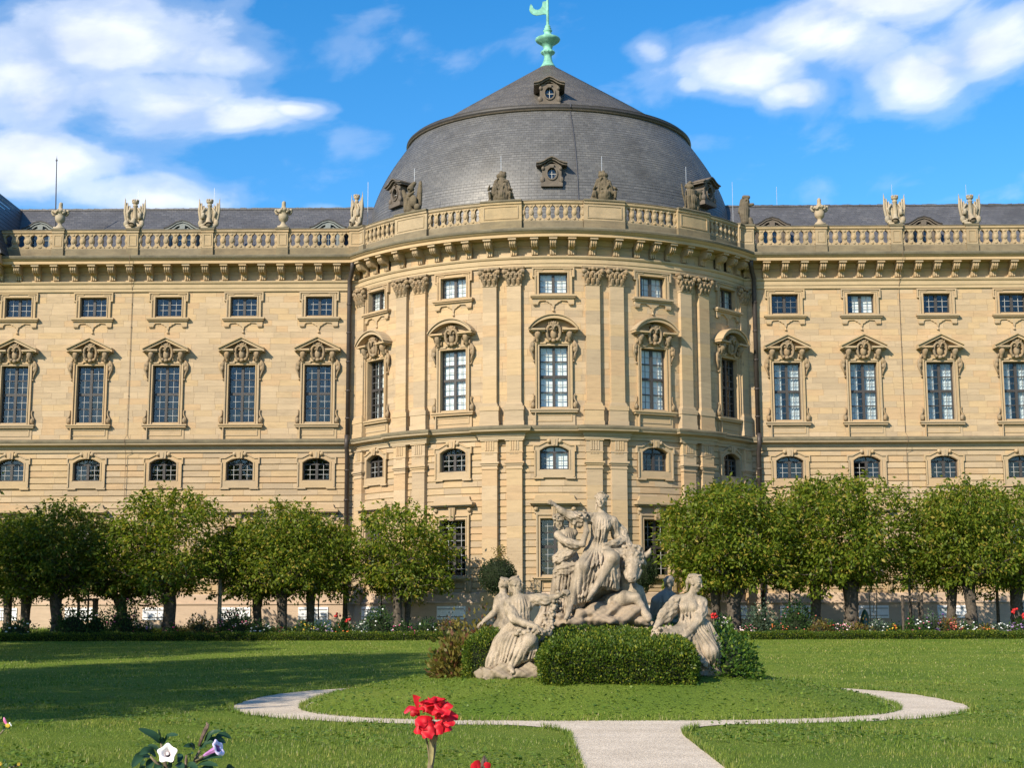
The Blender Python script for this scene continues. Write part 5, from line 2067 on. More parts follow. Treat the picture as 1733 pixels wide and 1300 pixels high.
def blob_bush(name, px_loc, rx, ry, h, n, lmat, lf, seed, label, cat='shrub', flowers=None, nf=0, fs=(.05, .09), group=None, spiky=.0, core=True, up=.35, droop=0.0):
    """a loose bush: leaves through an uneven dome, blossoms (one part per colour) near its surface"""
    rs_ = np.random.RandomState(seed)
    x, y, z = px_loc
    o = empty(name, (x, y, z))
    tag(o, label, cat, group)
    d = rand_dirs(n, rs_)
    d[:, 2] = np.abs(d[:, 2])
    rr = .35 + .68 * rs_.rand(n) ** .5
    bump = 1 + .20 * np.sin(d[:, 0] * 6 + seed) * np.sin(d[:, 1] * 5 + d[:, 2] * 6) + spiky * (rs_.rand(n) ** 6)
    P = d * (rr * bump)[:, None] * np.array([rx, ry, h])
    Dd = d + rs_.normal(size=(n, 3)) * .6 + np.array([0, 0, up - droop])
    ln = lf[0] + (lf[1] - lf[0]) * rs_.rand(n)
    V, F = kites(P, Dd, rand_dirs(n, rs_) + np.array([0, 0, .5]), ln, ln * .5)
    inst('foliage', np_mesh('foliage', V, F, lmat), o)
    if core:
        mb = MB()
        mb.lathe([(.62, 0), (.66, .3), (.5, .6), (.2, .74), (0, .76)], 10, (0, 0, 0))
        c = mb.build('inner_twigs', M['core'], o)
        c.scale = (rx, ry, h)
    for ci, fm in enumerate(flowers or []):
        mbf = MB()
        for k in range(nf):
            dd = rand_dirs(1, rs_)[0]
            dd[2] = abs(dd[2]) * .8 + .2
            dd = dd / np.linalg.norm(dd)
            bb = 1 + .20 * math.sin(dd[0] * 6 + seed) * math.sin(dd[1] * 5 + dd[2] * 6)
            p = dd * np.array([rx, ry, h]) * bb * (.95 + .14 * rs_.rand())
            s = fs[0] + (fs[1] - fs[0]) * rs_.rand()
            mbf.ball(p, (s, s, s * .6), 5, 4)
        mbf.build('blossoms', M[fm], o)
    return o


FL = {'pink': (.55, .14, .22), 'salmon': (.62, .17, .12), 'white': (.75, .75, .70), 'red': (.50, .012, .012), 'darkred': (.20, .012, .02), 'yellow': (.62, .42, .03), 'lilac': (.42, .26, .52), 'purple': (.13, .06, .22), 'magenta': (.42, .03, .16), 'orange': (.58, .14, .02), 'pale': (.70, .52, .52)}
for k, c in FL.items():
    m, nt, b = new_mat(k + '_petals')
    gi = NT(nt, 'ShaderNodeNewGeometry')
    L(nt, ramp(nt, gi.outputs['Random Per Island'], [(0, tuple(q * .7 for q in c)), (1, tuple(min(.85, q * 1.25) for q in c))]), b.inputs['Base Color'])
    b.inputs['Roughness'].default_value = .6
    M[k] = m

# bushes round the statue bed
blob_bush('shrub', (3.75, 29.2, zm(3.75, 29.2) - .05), .72, 1.2, .96, 4200, M['bushlight'], (.05, .11), 61, 'glossy dark green bush right of the right seated statue', up=.2)
blob_bush('shrub', (4.05, 30.6, zm(4.0, 30.6) - .05), .55, .9, .8, 2200, M['bushlight'], (.05, .11), 62, 'second broad-leaved bush at the right rear of the statue bed', up=.2)
blob_bush('shrub', (-1.45, 29.6, zm(-1.45, 29.6) - .05), .42, .8, .72, 2400, M['fern'], (.08, .15), 63, 'yellow bronze ferny shrub left of the left seated statue', spiky=.5, up=.6)
blob_bush('shrub', (-1.0, 31.7, zm(-1.0, 31.7) - .05), .6, .6, 1.0, 1600, M['fern'], (.07, .14), 64, 'reddish feathery shrub behind the left hedge', spiky=.8, up=.8, flowers=['darkred'], nf=10)
blob_bush('shrub', (3.0, 32.2, zm(3.0, 32.2) - .05), .5, .5, 1.15, 1500, M['bushgrey'], (.08, .15), 65, 'leafy plant between the bull and the right seated statue')

# the flower border in front of the trees: low box edging, then bushes and drifts of flowers
fnl, corel = lumpy_box(-27.5, -3.2, 72.2, 73.0, lambda x, y: zg(y), lambda x, y: zg(y) + .36 + .03 * math.sin(x * 2.1), .08, .03)
hedge('hedge', fnl, 26000, 'long low box edging of the flower border at the left', M['box'], (.05, .09), 55, corel)
fnr, corer = lumpy_box(10.2, 29.0, 72.2, 73.0, lambda x, y: zg(y), lambda x, y: zg(y) + .34 + .03 * math.sin(x * 2.1), .08, .03)
hedge('hedge', fnr, 24000, 'long low box edging of the flower border at the right', M['box'], (.05, .09), 56, corer)
fnm, corem = lumpy_box(-3.2, 10.2, 72.3, 73.0, lambda x, y: zg(y), lambda x, y: zg(y) + .36, .08, .03)
hedge('hedge', fnm, 9000, 'low box edging of the border behind the statue group', M['box'], (.05, .09), 57, corem)

BORDER = 'flowers of the border before the palace'
BED = [  # px, width px, height px above the foot, leaf material, blossoms, number, label
    (25, 62, 26, 'bush', ['white'], 16, 'dark low shrub with white flowers at the left edge'),
    (122, 66, 44, 'bush', [], 0, 'dark leafy bush below the left stake frame'),
    (162, 46, 36, 'bush', ['pale'], 8, 'smaller dark bush right of the left stake frame'),
    (206, 56, 52, 'bush', ['pink'], 24, 'tall rose bush with pink blooms in front of a tree trunk'),
    (243, 36, 18, 'bush', ['lilac'], 10, 'low lilac flowers left of the stoutest trunk'),
    (292, 22, 18, 'bush', ['magenta'], 14, 'magenta flowers at the foot of the stoutest trunk'),
    (300, 24, 11, 'bush', ['yellow', 'orange'], 14, 'yellow and orange flowers before the stoutest trunk'),
    (335, 56, 26, 'fern', [], 0, 'clump of yellow-green grasses right of the stoutest trunk'),
    (372, 36, 14, 'bush', ['darkred'], 12, 'dark red flowers at the pale bare trunk'),
    (398, 62, 40, 'bush', ['pink', 'pale'], 34, 'airy pink cosmos drift before the shutter'),
    (417, 20, 24, 'bush', ['magenta'], 14, 'deep pink flower spike in front of the cosmos'),
    (442, 44, 20, 'bush', ['white'], 26, 'white flowers below the tree with a forked trunk'),
    (474, 24, 13, 'bush', ['darkred'], 18, 'dark crimson flowers at the forked trunk'),
    (512, 40, 20, 'bush', ['yellow'], 18, 'yellow flowers right of the forked trunk'),
    (545, 36, 18, 'bush', ['lilac', 'pale'], 14, 'lilac flowers under the round-headed standard'),
    (582, 30, 22, 'bush', ['orange'], 12, 'rusty orange flowers below the red cannas'),
    (612, 34, 18, 'bushgrey', ['white'], 20, 'small white flowers left of the large leafy plant'),
    (641, 54, 40, 'bush', ['white'], 9, 'big dark-leaved plant with a few white trumpets'),
    (684, 40, 18, 'bush', ['magenta', 'pale'], 14, 'dusky pink flowers at the airy tree'),
    (722, 44, 22, 'bush', ['white'], 10, 'low green clump with white dots before the pavilion shutter'),
    (762, 46, 24, 'fern', ['pink'], 8, 'feathery grasses before the pavilion wall'),
    (1225, 34, 26, 'bush', ['pale'], 10, 'pale flowers behind the right statue bed'),
    (1268, 30, 14, 'bush', ['pink', 'pale'], 14, 'soft pink flowers right of the gnarled trunk'),
    (1288, 50, 44, 'bushgrey', ['pale'], 6, 'grey-green leafy plant right of the gnarled trunk'),
    (1318, 36, 18, 'bush', ['salmon', 'orange'], 10, 'brownish red flowers left of the salmon rose bush'),
    (1348, 62, 50, 'bush', ['salmon'], 20, 'rounded rose bush with salmon blooms'),
    (1390, 38, 20, 'fern', [], 0, 'yellow-green low foliage right of the salmon roses'),
    (1407, 12, 17, 'bush', ['red'], 8, 'small scarlet flower spike left of pink bedding'),
    (1424, 44, 14, 'bush', ['pale', 'pink'], 34, 'pale pink bedding flowers in front of the massive trunk'),
    (1458, 40, 16, 'fern', [], 0, 'yellow green clump before the green cone'),
    (1488, 40, 18, 'bushgrey', ['white'], 26, 'white flowers left of the dark stake frame'),
    (1512, 26, 14, 'bush', ['yellow', 'orange'], 10, 'orange and yellow flowers at the dark stake frame'),
    (1541, 16, 26, 'bush', ['pink'], 6, 'single pink dahlia before the right young tree'),
    (1562, 30, 20, 'bush', ['pink', 'white'], 8, 'pink dahlias right of the dark stake frame'),
    (1584, 44, 30, 'bushgrey', ['purple'], 26, 'purple salvia clump right of the stake frame'),
    (1608, 36, 22, 'fern', ['salmon', 'darkred'], 16, 'rusty red amaranths right of the purple salvias'),
    (1640, 48, 16, 'bush', ['white'], 44, 'broad white bedding flowers before the grey trunk'),
    (1668, 30, 13, 'fern', ['orange'], 8, 'low bronze clump between white beddings'),
    (1694, 44, 14, 'bushgrey', ['white'], 38, 'white bedding flowers toward the right edge'),
    (1722, 26, 16, 'bush', ['purple', 'lilac'], 16, 'violet flowers at the right edge under the cannas'),
]
for i, (px, w, h, lm, fl, nf, lab) in enumerate(BED):
    Y = 73.7 + (i * .37) % .8
    s = Y / 2503
    p = at(px, 1078, Y)
    blob_bush('flower_clump' if fl else 'shrub', (p.x, Y, zg(Y)), w * s / 2 * 1.05, .5, (h + 6) * s, int(110 + w * h * .55), M[lm], (.09, .18), 100 + i, lab, 'flowers' if fl else 'shrub', fl, int(nf * 1.3), (.035, .065), BORDER, spiky=.35, core=w > 30)
# soil of the border
tag(inst('border_soil', new_mesh('border_soil', [(-28, 72.6, zg(72.6) + .02), (29, 72.6, zg(72.6) + .02), (29, 75.2, zg(75.2) + .02), (-28, 75.2, zg(75.2) + .02)], [(0, 1, 2, 3)], [simple('dark_soil', (.045, .032, .022), .95, .3, 5)])), kind='structure')
# tufts of unmown grass along the wall
n = 24000
rs = np.random.RandomState(77)
y = 74.6 + rs.rand(n) * 9.0
x = -32 + rs.rand(n) * 64
ok = (np.hypot(x - XA, y - YA) > RD + .25) & (y < DW - .25)
x, y = x[ok], y[ok]
n = len(x)
z = np.array([zg(q) for q in y])
hh = .10 + .14 * rs.rand(n)
ang = rs.rand(n) * 2 * PI
V = np.empty((n, 3, 3))
V[:, 0] = np.c_[x - np.sin(ang) * .03, y, z - .02]
V[:, 1] = np.c_[x + np.sin(ang) * .03, y, z - .02]
V[:, 2] = np.c_[x + np.cos(ang) * hh * .5, y + np.sin(ang) * hh * .5, z + hh]
tag(inst('grass', np_mesh('grass', V.reshape(-1, 3), np.arange(3 * n).reshape(-1, 3), M['blade'])), 'longer grass along the foot of the palace wall', 'grass', kind='stuff')


def canna(px, Y, h, label, n_leaf=5, seed=0, heads=1, leafmat='bush', sc=1.0):
    """red canna: broad upright leaves, one tall stalk, a loose head of floppy petals"""
    rs_ = np.random.RandomState(seed)
    p = at(px, 1000, Y)
    o = empty('canna', (p.x, Y, zg(Y)))
    tag(o, label, 'canna', 'red cannas')
    lf = MB()
    for k in range(n_leaf):
        a = 2 * PI * k / n_leaf + rs_.rand()
        ln, w = h * (.42 + .2 * rs_.rand()), h * .07 + .03
        z0 = h * (.1 + .4 * rs_.rand())
        for s in range(5):
            pass
        c, s_ = math.cos(a), math.sin(a)
        row = []
        for j in range(6):
            t = j / 5
            r = ln * .45 * t
            zz = z0 + ln * (t - .35 * t * t)
            ww = w * math.sin(PI * min(.98, .08 + .92 * t)) + .004
            row.append(((r * c - s_ * ww, r * s_ + c * ww, zz + ww * .3), (r * c, r * s_, zz), (r * c + s_ * ww, r * s_ - c * ww, zz + ww * .3)))
        b0 = len(lf.v)
        vs, fs_ = [], []
        for r3 in row:
            vs += list(r3)
        for j in range(5):
            for q in (0, 1):
                fs_.append((3 * j + q, 3 * j + q + 1, 3 * j + q + 4, 3 * j + q + 3))
        lf.add(vs, fs_)
    lf.build('leaves', M[leafmat], o, smooth=True)
    for hd in range(heads):
        ox = (hd - (heads - 1) / 2) * .5
        oz = -.25 * (hd % 2)
        st = MB()
        st.tube([(0, 0, 0), (ox * .4, .01, h * .5), (ox, 0, h * .86 + oz)], [.022 * sc, .018 * sc, .012 * sc], 7)
        st.build('stalk', M['cable'], o, smooth=True)
        ft = MB()
        for k in range(9):
            ft.ball((ox + rs_.normal() * .07 * sc * 1.3, rs_.normal() * .06 * sc, h * .86 + oz + (rs_.rand() * .22 + .0) * sc), (.065 * sc, .06 * sc, .07 * sc), 6, 5)
        ft.build('flower_head', M['red'], o, smooth=True)
    return o


canna(581, 74.4, 1.2, 'red cannas with broad leaves near the left downpipe', 6, 3, 2, sc=.85)
canna(1207, 74.0, 1.1, 'red canna between the right seated statue and the gnarled trunk', 5, 4, 1, sc=.95)
canna(1722, 73.9, 1.35, 'red cannas at the right picture edge', 6, 5, 2, sc=.9)

# small things by the wall: green hydrant cone, white boards, round basement window
p = at(1464, 1052, 76.8)
o = empty('hydrant_cover', (p.x, 76.8, zg(76.8)))
tag(o, 'green pointed cone standing beside the massive right-hand trunk', 'cone')
mb = MB()
mb.lathe([(.36, 0), (.35, .05), (.30, .32), (.24, .7), (.15, 1.05), (.09, 1.18), (.04, 1.24), (0, 1.25)], 14)
mb.build('cone', simple('dark_green_enamel', (.025, .075, .045), .3, .2, 4, spec=.5), o, smooth=True)
for px, Y, w, h, lab in ((1228, 75.3, .34, .75, 'white board leaning at the gnarled trunk'), (545, 79.0, 1.0, .7, 'white board lying under the left basement window')):
    p = at(px, 1050, Y)
    mb = MB()
    mb.box(-w / 2, w / 2, 0, .04, 0, h)
    mb.box(-w / 2 + .03, w / 2 - .03, -.012, -.001, .04, h - .04)
    ob = mb.build('white_board', M['shutter'], None, (p.x, Y, zg(Y)))
    ob.rotation_euler = (-.12, 0, .15)
    tag(ob, lab, 'board', 'white boards')
x = right_bays[3]
mb = MB()
n = 20
ci = [(.42 * math.sin(2 * PI * i / n), 1.9 + .42 * math.cos(2 * PI * i / n)) for i in range(n)][::-1]
co = [(.55 * math.sin(2 * PI * i / n), 1.9 + .55 * math.cos(2 * PI * i / n)) for i in range(n)][::-1]
mb.ring(ci, co, -.25, -.1, -.19, closed=True)
mb.m = 1
mb.add([(a, -.202, z) for a, z in ci], [tuple(range(n - 1, -1, -1))])
mb.m = 2
mb.box(-.03, .03, -.23, -.2, 1.5, 2.3)
mb.box(-.4, .4, -.231, -.201, 1.87, 1.93)
ob = mb.build('round_window', [M['plinth'], M['room'], M['muntin']], palace, Vector((at(1731, 1040, DW).x, DW, 0)) - palace.location)
# ------------------------------------------------------------------ carved figures: blended solids turned into one surface
class Sculpt:
    def __init__(s, f=None, unit=1.0):
        s.pr, s.f, s.u, s.stage = [], f, unit, 0

    def P(s, p):
        return np.array(s.f(*p)) if s.f is not None else np.array(p, dtype=float)

    def cap(s, p, q, r0, r1=None, k=.035, fold=None, raw=False):
        """tapered limb; fold = (number of flutes round it, depth, twist)"""
        r1 = r0 if r1 is None else r1
        s.pr.append(('c', p if raw else s.P(p), q if raw else s.P(q), r0, r1, k, fold, s.stage))

    def chain(s, pts, rad, k=.035, fold=None):
        rad = [rad] * len(pts) if isinstance(rad, (int, float)) else rad
        for i in range(len(pts) - 1):
            s.cap(pts[i], pts[i + 1], rad[i], rad[i + 1], k, fold)

    def ell(s, c, r, k=.035, M_=None, cut=False, raw=False, noise=None):
        r = (r, r, r) if isinstance(r, (int, float)) else r
        s.pr.append(('e', c if raw else s.P(c), np.array(r), M_, k, cut, noise, s.stage))

    def pleat(s, p, q, r, n, amp, twist=0.0, lin=None, bend=0.0):
        """creases cut into what is there so far, within r of the axis p-q: n round the axis, or, with lin,
        along that direction every 1/n metres"""
        s.pr.append(('p', s.P(p), s.P(q), r, n, amp, (twist, lin, bend), .5))

    def cluster(s, pts, n, r, spread, seed, k=.012):
        """flowers, curls, fruit: many small balls along a line"""
        st, s.stage = s.stage, 1
        rs_ = np.random.RandomState(seed)
        Q = [s.P(p) for p in pts]
        for i in range(n):
            t = rs_.rand() * (len(Q) - 1)
            j = min(int(t), len(Q) - 2)
            c = Q[j] + (Q[j + 1] - Q[j]) * (t - j) + rs_.normal(size=3) * spread
            s.ell(c, r * (.65 + .7 * rs_.rand()), k, raw=True)
        s.stage = st

    def head(s, *a, **kw):
        st, s.stage = s.stage, 1
        s.head_(*a, **kw)
        s.stage = st

    def head_(s, c, face, h, up=(0, 0, 1), hair='knot', seed=0, wreath=False):
        c = s.P(c)
        f_ = np.array(face, dtype=float)
        f_ /= np.linalg.norm(f_)
        u = np.array(up, dtype=float)
        u -= f_ * u.dot(f_)
        u /= np.linalg.norm(u)
        r_ = np.cross(f_, u)
        R = np.stack([r_, f_, u])
        w = lambda x, y, z: c + h * (x * r_ + y * f_ + z * u)
        E = lambda x, y, z, rx, ry, rz, k=.02, cut=False: s.ell(w(x, y, z), (rx * h, ry * h, rz * h), k * h / .3, R, cut, raw=True)
        E(0, -.04, .14, .33, .40, .35)
        E(0, .09, -.13, .235, .26, .33)
        E(0, .24, -.40, .10, .10, .08)
        for sx in (-1, 1):
            E(sx * .15, .22, -.08, .10, .10, .12)
            E(sx * .125, .375, .045, .075, .075, .05, .008, True)
            E(sx * .125, .335, .04, .06, .05, .04, .006)
            E(sx * .31, .0, -.03, .04, .09, .11)
        s.cap(w(-.19, .32, .13), w(.19, .32, .13), .035 * h, .035 * h, .015, raw=True)
        s.cap(w(0, .36, .09), w(0, .455, -.10), .032 * h, .058 * h, .012, raw=True)
        E(0, .355, -.215, .085, .05, .025, .008)
        E(0, .345, -.265, .07, .05, .028, .008)
        rs_ = np.random.RandomState(seed)
        E(0, -.10, .19, .37, .40, .36, .015)
        for i in range(46):                      # locks combed back from the brow
            a = rs_.uniform(-1.9, 1.9)
            t = rs_.uniform(.15, 1.25)
            p = w(.37 * math.sin(a) * math.sin(t + .35), .20 - .55 * t * .8 + .12 * math.cos(a), .18 + .36 * math.cos(t * .9) * math.cos(a * .55))
            E_ = (p - c) / h
            s.ell(p, (.055 * h, .085 * h, .055 * h), .008, R, raw=True)
        if hair == 'knot':
            E(0, -.50, .20, .17, .16, .16, .02)
            E(0, -.60, .28, .10, .10, .10, .01)
            s.cap(w(.08, -.42, .05), w(.12, -.38, -.45), .10 * h, .05 * h, .02, raw=True)
        elif hair == 'veil':
            s.cap(w(0, -.42, .32), w(0, -.52, -.05), .14 * h, .12 * h, .02, raw=True)
            s.cap(w(0, -.52, -.05), w(-.05, -.46, -.55), .11 * h, .05 * h, .02, raw=True)
        elif hair == 'curls':
            for i in range(40):
                a = rs_.uniform(0, 6.28)
                p = w(.40 * math.cos(a), -.12 + .36 * math.sin(a) * .9, .24 + .16 * rs_.rand())
                s.ell(p, .075 * h, .006, raw=True)
            s.cap(w(.3, -.1, -.1), w(.34, -.08, -.55), .09 * h, .04 * h, .015, raw=True)
            E(0, .16, .50, .10, .08, .10, .008)
        if wreath:
            for i in range(34):
                a = rs_.uniform(0, 6.28)
                p = w(.41 * math.cos(a), -.06 + .42 * math.sin(a), .28 + .07 * rs_.normal())
                s.ell(p, (.10 * h, .07 * h, .07 * h), .006, R, raw=True)

    def hand(s, *a, **kw):
        st, s.stage = s.stage, 1
        s.hand_(*a, **kw)
        s.stage = st

    def hand_(s, wrist, d, nrm, L_, curl=.35, spread=.10, thumb=1):
        """palm, four unequal bent fingers and a thumb off the side of the palm"""
        w = s.P(wrist)
        d = np.array(d, dtype=float)
        d /= np.linalg.norm(d)
        n = np.array(nrm, dtype=float)
        n -= d * n.dot(d)
        n /= np.linalg.norm(n)
        x = np.cross(d, n)
        R = np.stack([x, d, n])
        s.ell(w + d * L_ * .27, (L_ * .21, L_ * .29, L_ * .10), .015, R, raw=True)
        for i, ln in enumerate((.40, .48, .44, .34)):
            o = (i - 1.5) * .115 * L_
            b = w + d * L_ * .48 + x * o
            dd = d + x * (i - 1.5) * spread
            dd /= np.linalg.norm(dd)
            m_ = b + (dd * math.cos(curl * .6) - n * math.sin(curl * .6)) * ln * L_ * .55
            e = m_ + (dd * math.cos(curl * 1.6) - n * math.sin(curl * 1.6)) * ln * L_ * .5
            s.cap(b, m_, .058 * L_, .052 * L_, .006, raw=True)
            s.cap(m_, e, .052 * L_, .042 * L_, .006, raw=True)
        b = w + d * L_ * .15 + x * thumb * L_ * .17
        m_ = b + (d * .75 + x * thumb * .65 - n * .2) * L_ * .22
        s.cap(b, m_, .068 * L_, .058 * L_, .01, raw=True)
        s.cap(m_, m_ + (d * .95 + x * thumb * .1 - n * .35) * L_ * .18, .055 * L_, .044 * L_, .006, raw=True)

    def drape(s, a0, a1, b0, b1, n, r, sag=(0, 0, 0), seed=0, k=.016):
        """n fold ridges fanned between the line a0-a1 above and b0-b1 below"""
        rs_ = np.random.RandomState(seed)
        a0, a1, b0, b1 = (s.P(q) for q in (a0, a1, b0, b1))
        sag = np.array(sag)
        for i in range(n):
            t = (i + .5) / n + rs_.normal() * .25 / n
            t2 = (i + .5) / n + rs_.normal() * .3 / n
            p, q = a0 + (a1 - a0) * t, b0 + (b1 - b0) * t2
            m1 = p + (q - p) * .33 + sag * (.8 + .5 * rs_.rand()) + rs_.normal(size=3) * .012
            m2 = p + (q - p) * .68 + sag * (.6 + .5 * rs_.rand()) + rs_.normal(size=3) * .015
            rr = r * (.7 + .7 * rs_.rand())
            s.cap(p, m1, rr * .5, rr * .9, k, raw=True)
            s.cap(m1, m2, rr * .9, rr, k, raw=True)
            s.cap(m2, q, rr, rr * .75, k, raw=True)

    def field(s, vox):
        lo, hi = np.full(3, 1e9), np.full(3, -1e9)
        for p in s.pr:
            if p[0] == 'p':
                continue
            if p[0] == 'c':
                r = max(p[3], p[4]) + .06
                lo = np.minimum(lo, np.minimum(p[1], p[2]) - r)
                hi = np.maximum(hi, np.maximum(p[1], p[2]) + r)
            elif not p[5]:
                r = p[2].max() * 1.05 + .06
                lo, hi = np.minimum(lo, p[1] - r), np.maximum(hi, p[1] + r)
        n = np.ceil((hi - lo) / vox).astype(int) + 2
        G = np.full(n, .25, dtype=np.float32)
        ax = [lo[i] + np.arange(n[i]) * vox for i in range(3)]
        for p in sorted(s.pr, key=lambda q: q[-1]):
            if p[0] == 'p':
                a, b_, r0, nf, amp, prm = p[1:-1]
                l, h = np.minimum(a, b_) - r0, np.maximum(a, b_) + r0
            elif p[0] == 'c':
                a, b_, r0, r1, k, fold = p[1:-1]
                R = max(r0, r1) + k + .05 + (fold[1] if fold else 0)
                l, h = np.minimum(a, b_) - R, np.maximum(a, b_) + R
            else:
                c, r, M_, k, cut, noise = p[1:-1]
                R = r.max() * 1.02 + k + .05
                l, h = c - R, c + R
            i0 = np.clip(np.floor((l - lo) / vox).astype(int), 0, n - 1)
            i1 = np.clip(np.ceil((h - lo) / vox).astype(int) + 1, 1, n)
            if np.any(i1 <= i0):
                continue
            X = ax[0][i0[0]:i1[0]][:, None, None].astype(np.float32)
            Y = ax[1][i0[1]:i1[1]][None, :, None].astype(np.float32)
            Z = ax[2][i0[2]:i1[2]][None, None, :].astype(np.float32)
            if p[0] == 'p':
                sub = G[i0[0]:i1[0], i0[1]:i1[1], i0[2]:i1[2]]
                v_ = b_ - a
                L2 = max(1e-9, v_.dot(v_))
                dx, dy, dz = X - a[0], Y - a[1], Z - a[2]
                t = np.clip((dx * v_[0] + dy * v_[1] + dz * v_[2]) / L2, 0, 1)
                ex, ey, ez = dx - v_[0] * t, dy - v_[1] * t, dz - v_[2] * t
                dist = np.sqrt(ex * ex + ey * ey + ez * ez)
                w = np.clip((r0 - dist) / (r0 * .35), 0, 1) * np.clip(t * 8 + .15, 0, 1)
                twist, lin, bend = prm
                wob = .6 * np.sin(X * 4 + 1.5 * np.sin(Z * 2.5)) + .35 * np.sin(Z * 4.5 + Y * 3)
                vn = v_ / math.sqrt(L2)
                e1 = np.cross(vn, (0.31, .9, .2))
                e1 /= np.linalg.norm(e1)
                e2 = np.cross(vn, e1)
                u1, u2 = ex * e1[0] + ey * e1[1] + ez * e1[2], ex * e2[0] + ey * e2[1] + ez * e2[2]
                if lin is None:
                    ph = np.arctan2(u2, u1) * nf * .5 + twist * t + wob * .55
                else:
                    ld = np.array(lin, dtype=float)
                    ld /= np.linalg.norm(ld)
                    ph = (dx * ld[0] + dy * ld[1] + dz * ld[2]) * nf * PI + bend * dist * dist * 10 + wob * .7
                sub += (amp * w * (.55 - np.abs(np.sin(ph)) ** .8)).astype(np.float32)
                continue
            if p[0] == 'c':
                v_ = b_ - a
                L2 = max(1e-9, v_.dot(v_))
                dx, dy, dz = X - a[0], Y - a[1], Z - a[2]
                t = np.clip((dx * v_[0] + dy * v_[1] + dz * v_[2]) / L2, 0, 1)
                ex, ey, ez = dx - v_[0] * t, dy - v_[1] * t, dz - v_[2] * t
                d = np.sqrt(ex * ex + ey * ey + ez * ez) - (r0 + (r1 - r0) * t)
                if fold:
                    vn = v_ / math.sqrt(L2)
                    e1 = np.cross(vn, (0.31, .9, .2))
                    e1 /= np.linalg.norm(e1)
                    e2 = np.cross(vn, e1)
                    ang = np.arctan2(ex * e2[0] + ey * e2[1] + ez * e2[2], ex * e1[0] + ey * e1[1] + ez * e1[2])
                    d = d - fold[1] * (.6 * np.sin(ang * fold[0] + fold[2] * t) + .4 * np.sin(ang * (fold[0] * 1.7) - fold[2] * t * 1.3 + 1))
            else:
                dx, dy, dz = X - c[0], Y - c[1], Z - c[2]
                if M_ is not None:
                    q = [M_[i][0] * dx + M_[i][1] * dy + M_[i][2] * dz for i in range(3)]
                else:
                    q = [dx, dy, dz]
                k0 = np.sqrt((q[0] / r[0]) ** 2 + (q[1] / r[1]) ** 2 + (q[2] / r[2]) ** 2)
                k1 = np.sqrt((q[0] / r[0] ** 2) ** 2 + (q[1] / r[1] ** 2) ** 2 + (q[2] / r[2] ** 2) ** 2) + 1e-6
                d = k0 * (k0 - 1) / k1
                if noise:
                    d = d + noise[0] * (np.sin(X * noise[1] + 2 * np.sin(Z * noise[1] * .7)) * np.sin(Y * noise[1] * 1.1 + 1) + .5 * np.sin(Z * noise[1] * 1.9 + X * noise[1] * .8) + .35 * np.sin(X * noise[1] * 2.7 + 1.3) * np.sin(Z * noise[1] * 3.1 + Y * noise[1] * 2))
            sub = G[i0[0]:i1[0], i0[1]:i1[1], i0[2]:i1[2]]
            if p[0] == 'e' and p[5]:
                np.maximum(sub, -d, out=sub)
            else:
                hh = np.clip(.5 + .5 * (sub - d) / k, 0, 1)
                sub[...] = sub * (1 - hh) + d * hh - k * hh * (1 - hh)
        return G, lo

    def mesh(s, name, vox, mat):
        G, lo = s.field(vox)
        G[0], G[-1] = .25, .25
        G[:, 0], G[:, -1] = .25, .25
        G[:, :, 0], G[:, :, -1] = .25, .25
        inside = (G < 0)
        n = np.array(G.shape)
        cnt = np.zeros(n - 1, dtype=np.int8)
        offs = [(i, j, k) for i in (0, 1) for j in (0, 1) for k in (0, 1)]
        for i, j, k in offs:
            cnt += inside[i:n[0] - 1 + i, j:n[1] - 1 + j, k:n[2] - 1 + k]
        act = (cnt > 0) & (cnt < 8)
        I = np.argwhere(act)
        vid = np.full(act.shape, -1, dtype=np.int32)
        vid[act] = np.arange(len(I))
        val = {o: G[I[:, 0] + o[0], I[:, 1] + o[1], I[:, 2] + o[2]] for o in offs}
        acc_, c_ = np.zeros((len(I), 3)), np.zeros(len(I))
        for a in offs:
            for ax in range(3):
                if a[ax]:
                    continue
                b_ = list(a)
                b_[ax] = 1
                b_ = tuple(b_)
                va, vb = val[a], val[b_]
                m_ = (va < 0) != (vb < 0)
                t = np.where(m_, va / (va - vb + 1e-12), 0)
                pos = np.tile(np.array(a, dtype=float), (len(I), 1))
                pos[:, ax] += t
                acc_[m_] += pos[m_]
                c_[m_] += 1
        V = lo + (I + acc_ / c_[:, None]) * vox
        F = []
        for ax in range(3):
            o1, o2 = (ax + 1) % 3, (ax + 2) % 3
            sl0, sl1 = [slice(1, -1)] * 3, [slice(1, -1)] * 3
            sl0[ax], sl1[ax] = slice(0, -1), slice(1, None)
            A, B = inside[tuple(sl0)], inside[tuple(sl1)]
            for flip, mm in ((False, A & ~B), (True, ~A & B)):
                E_ = np.argwhere(mm)
                if not len(E_):
                    continue
                E_ = E_.copy()
                for q in range(3):
                    if q != ax:
                        E_[:, q] += 1
                quad = []
                for s1, s2 in ((0, 0), (1, 0), (1, 1), (0, 1)):
                    c = E_.copy()
                    c[:, o1] -= 1 - s1
                    c[:, o2] -= 1 - s2
                    quad.append(vid[c[:, 0], c[:, 1], c[:, 2]])
                q4 = np.stack(quad, 1)
                F.append(q4[:, ::-1] if flip else q4)
        F = np.vstack(F)
        F = F[(F >= 0).all(1)]
        return np_mesh(name, V, F, mat, smooth=True)


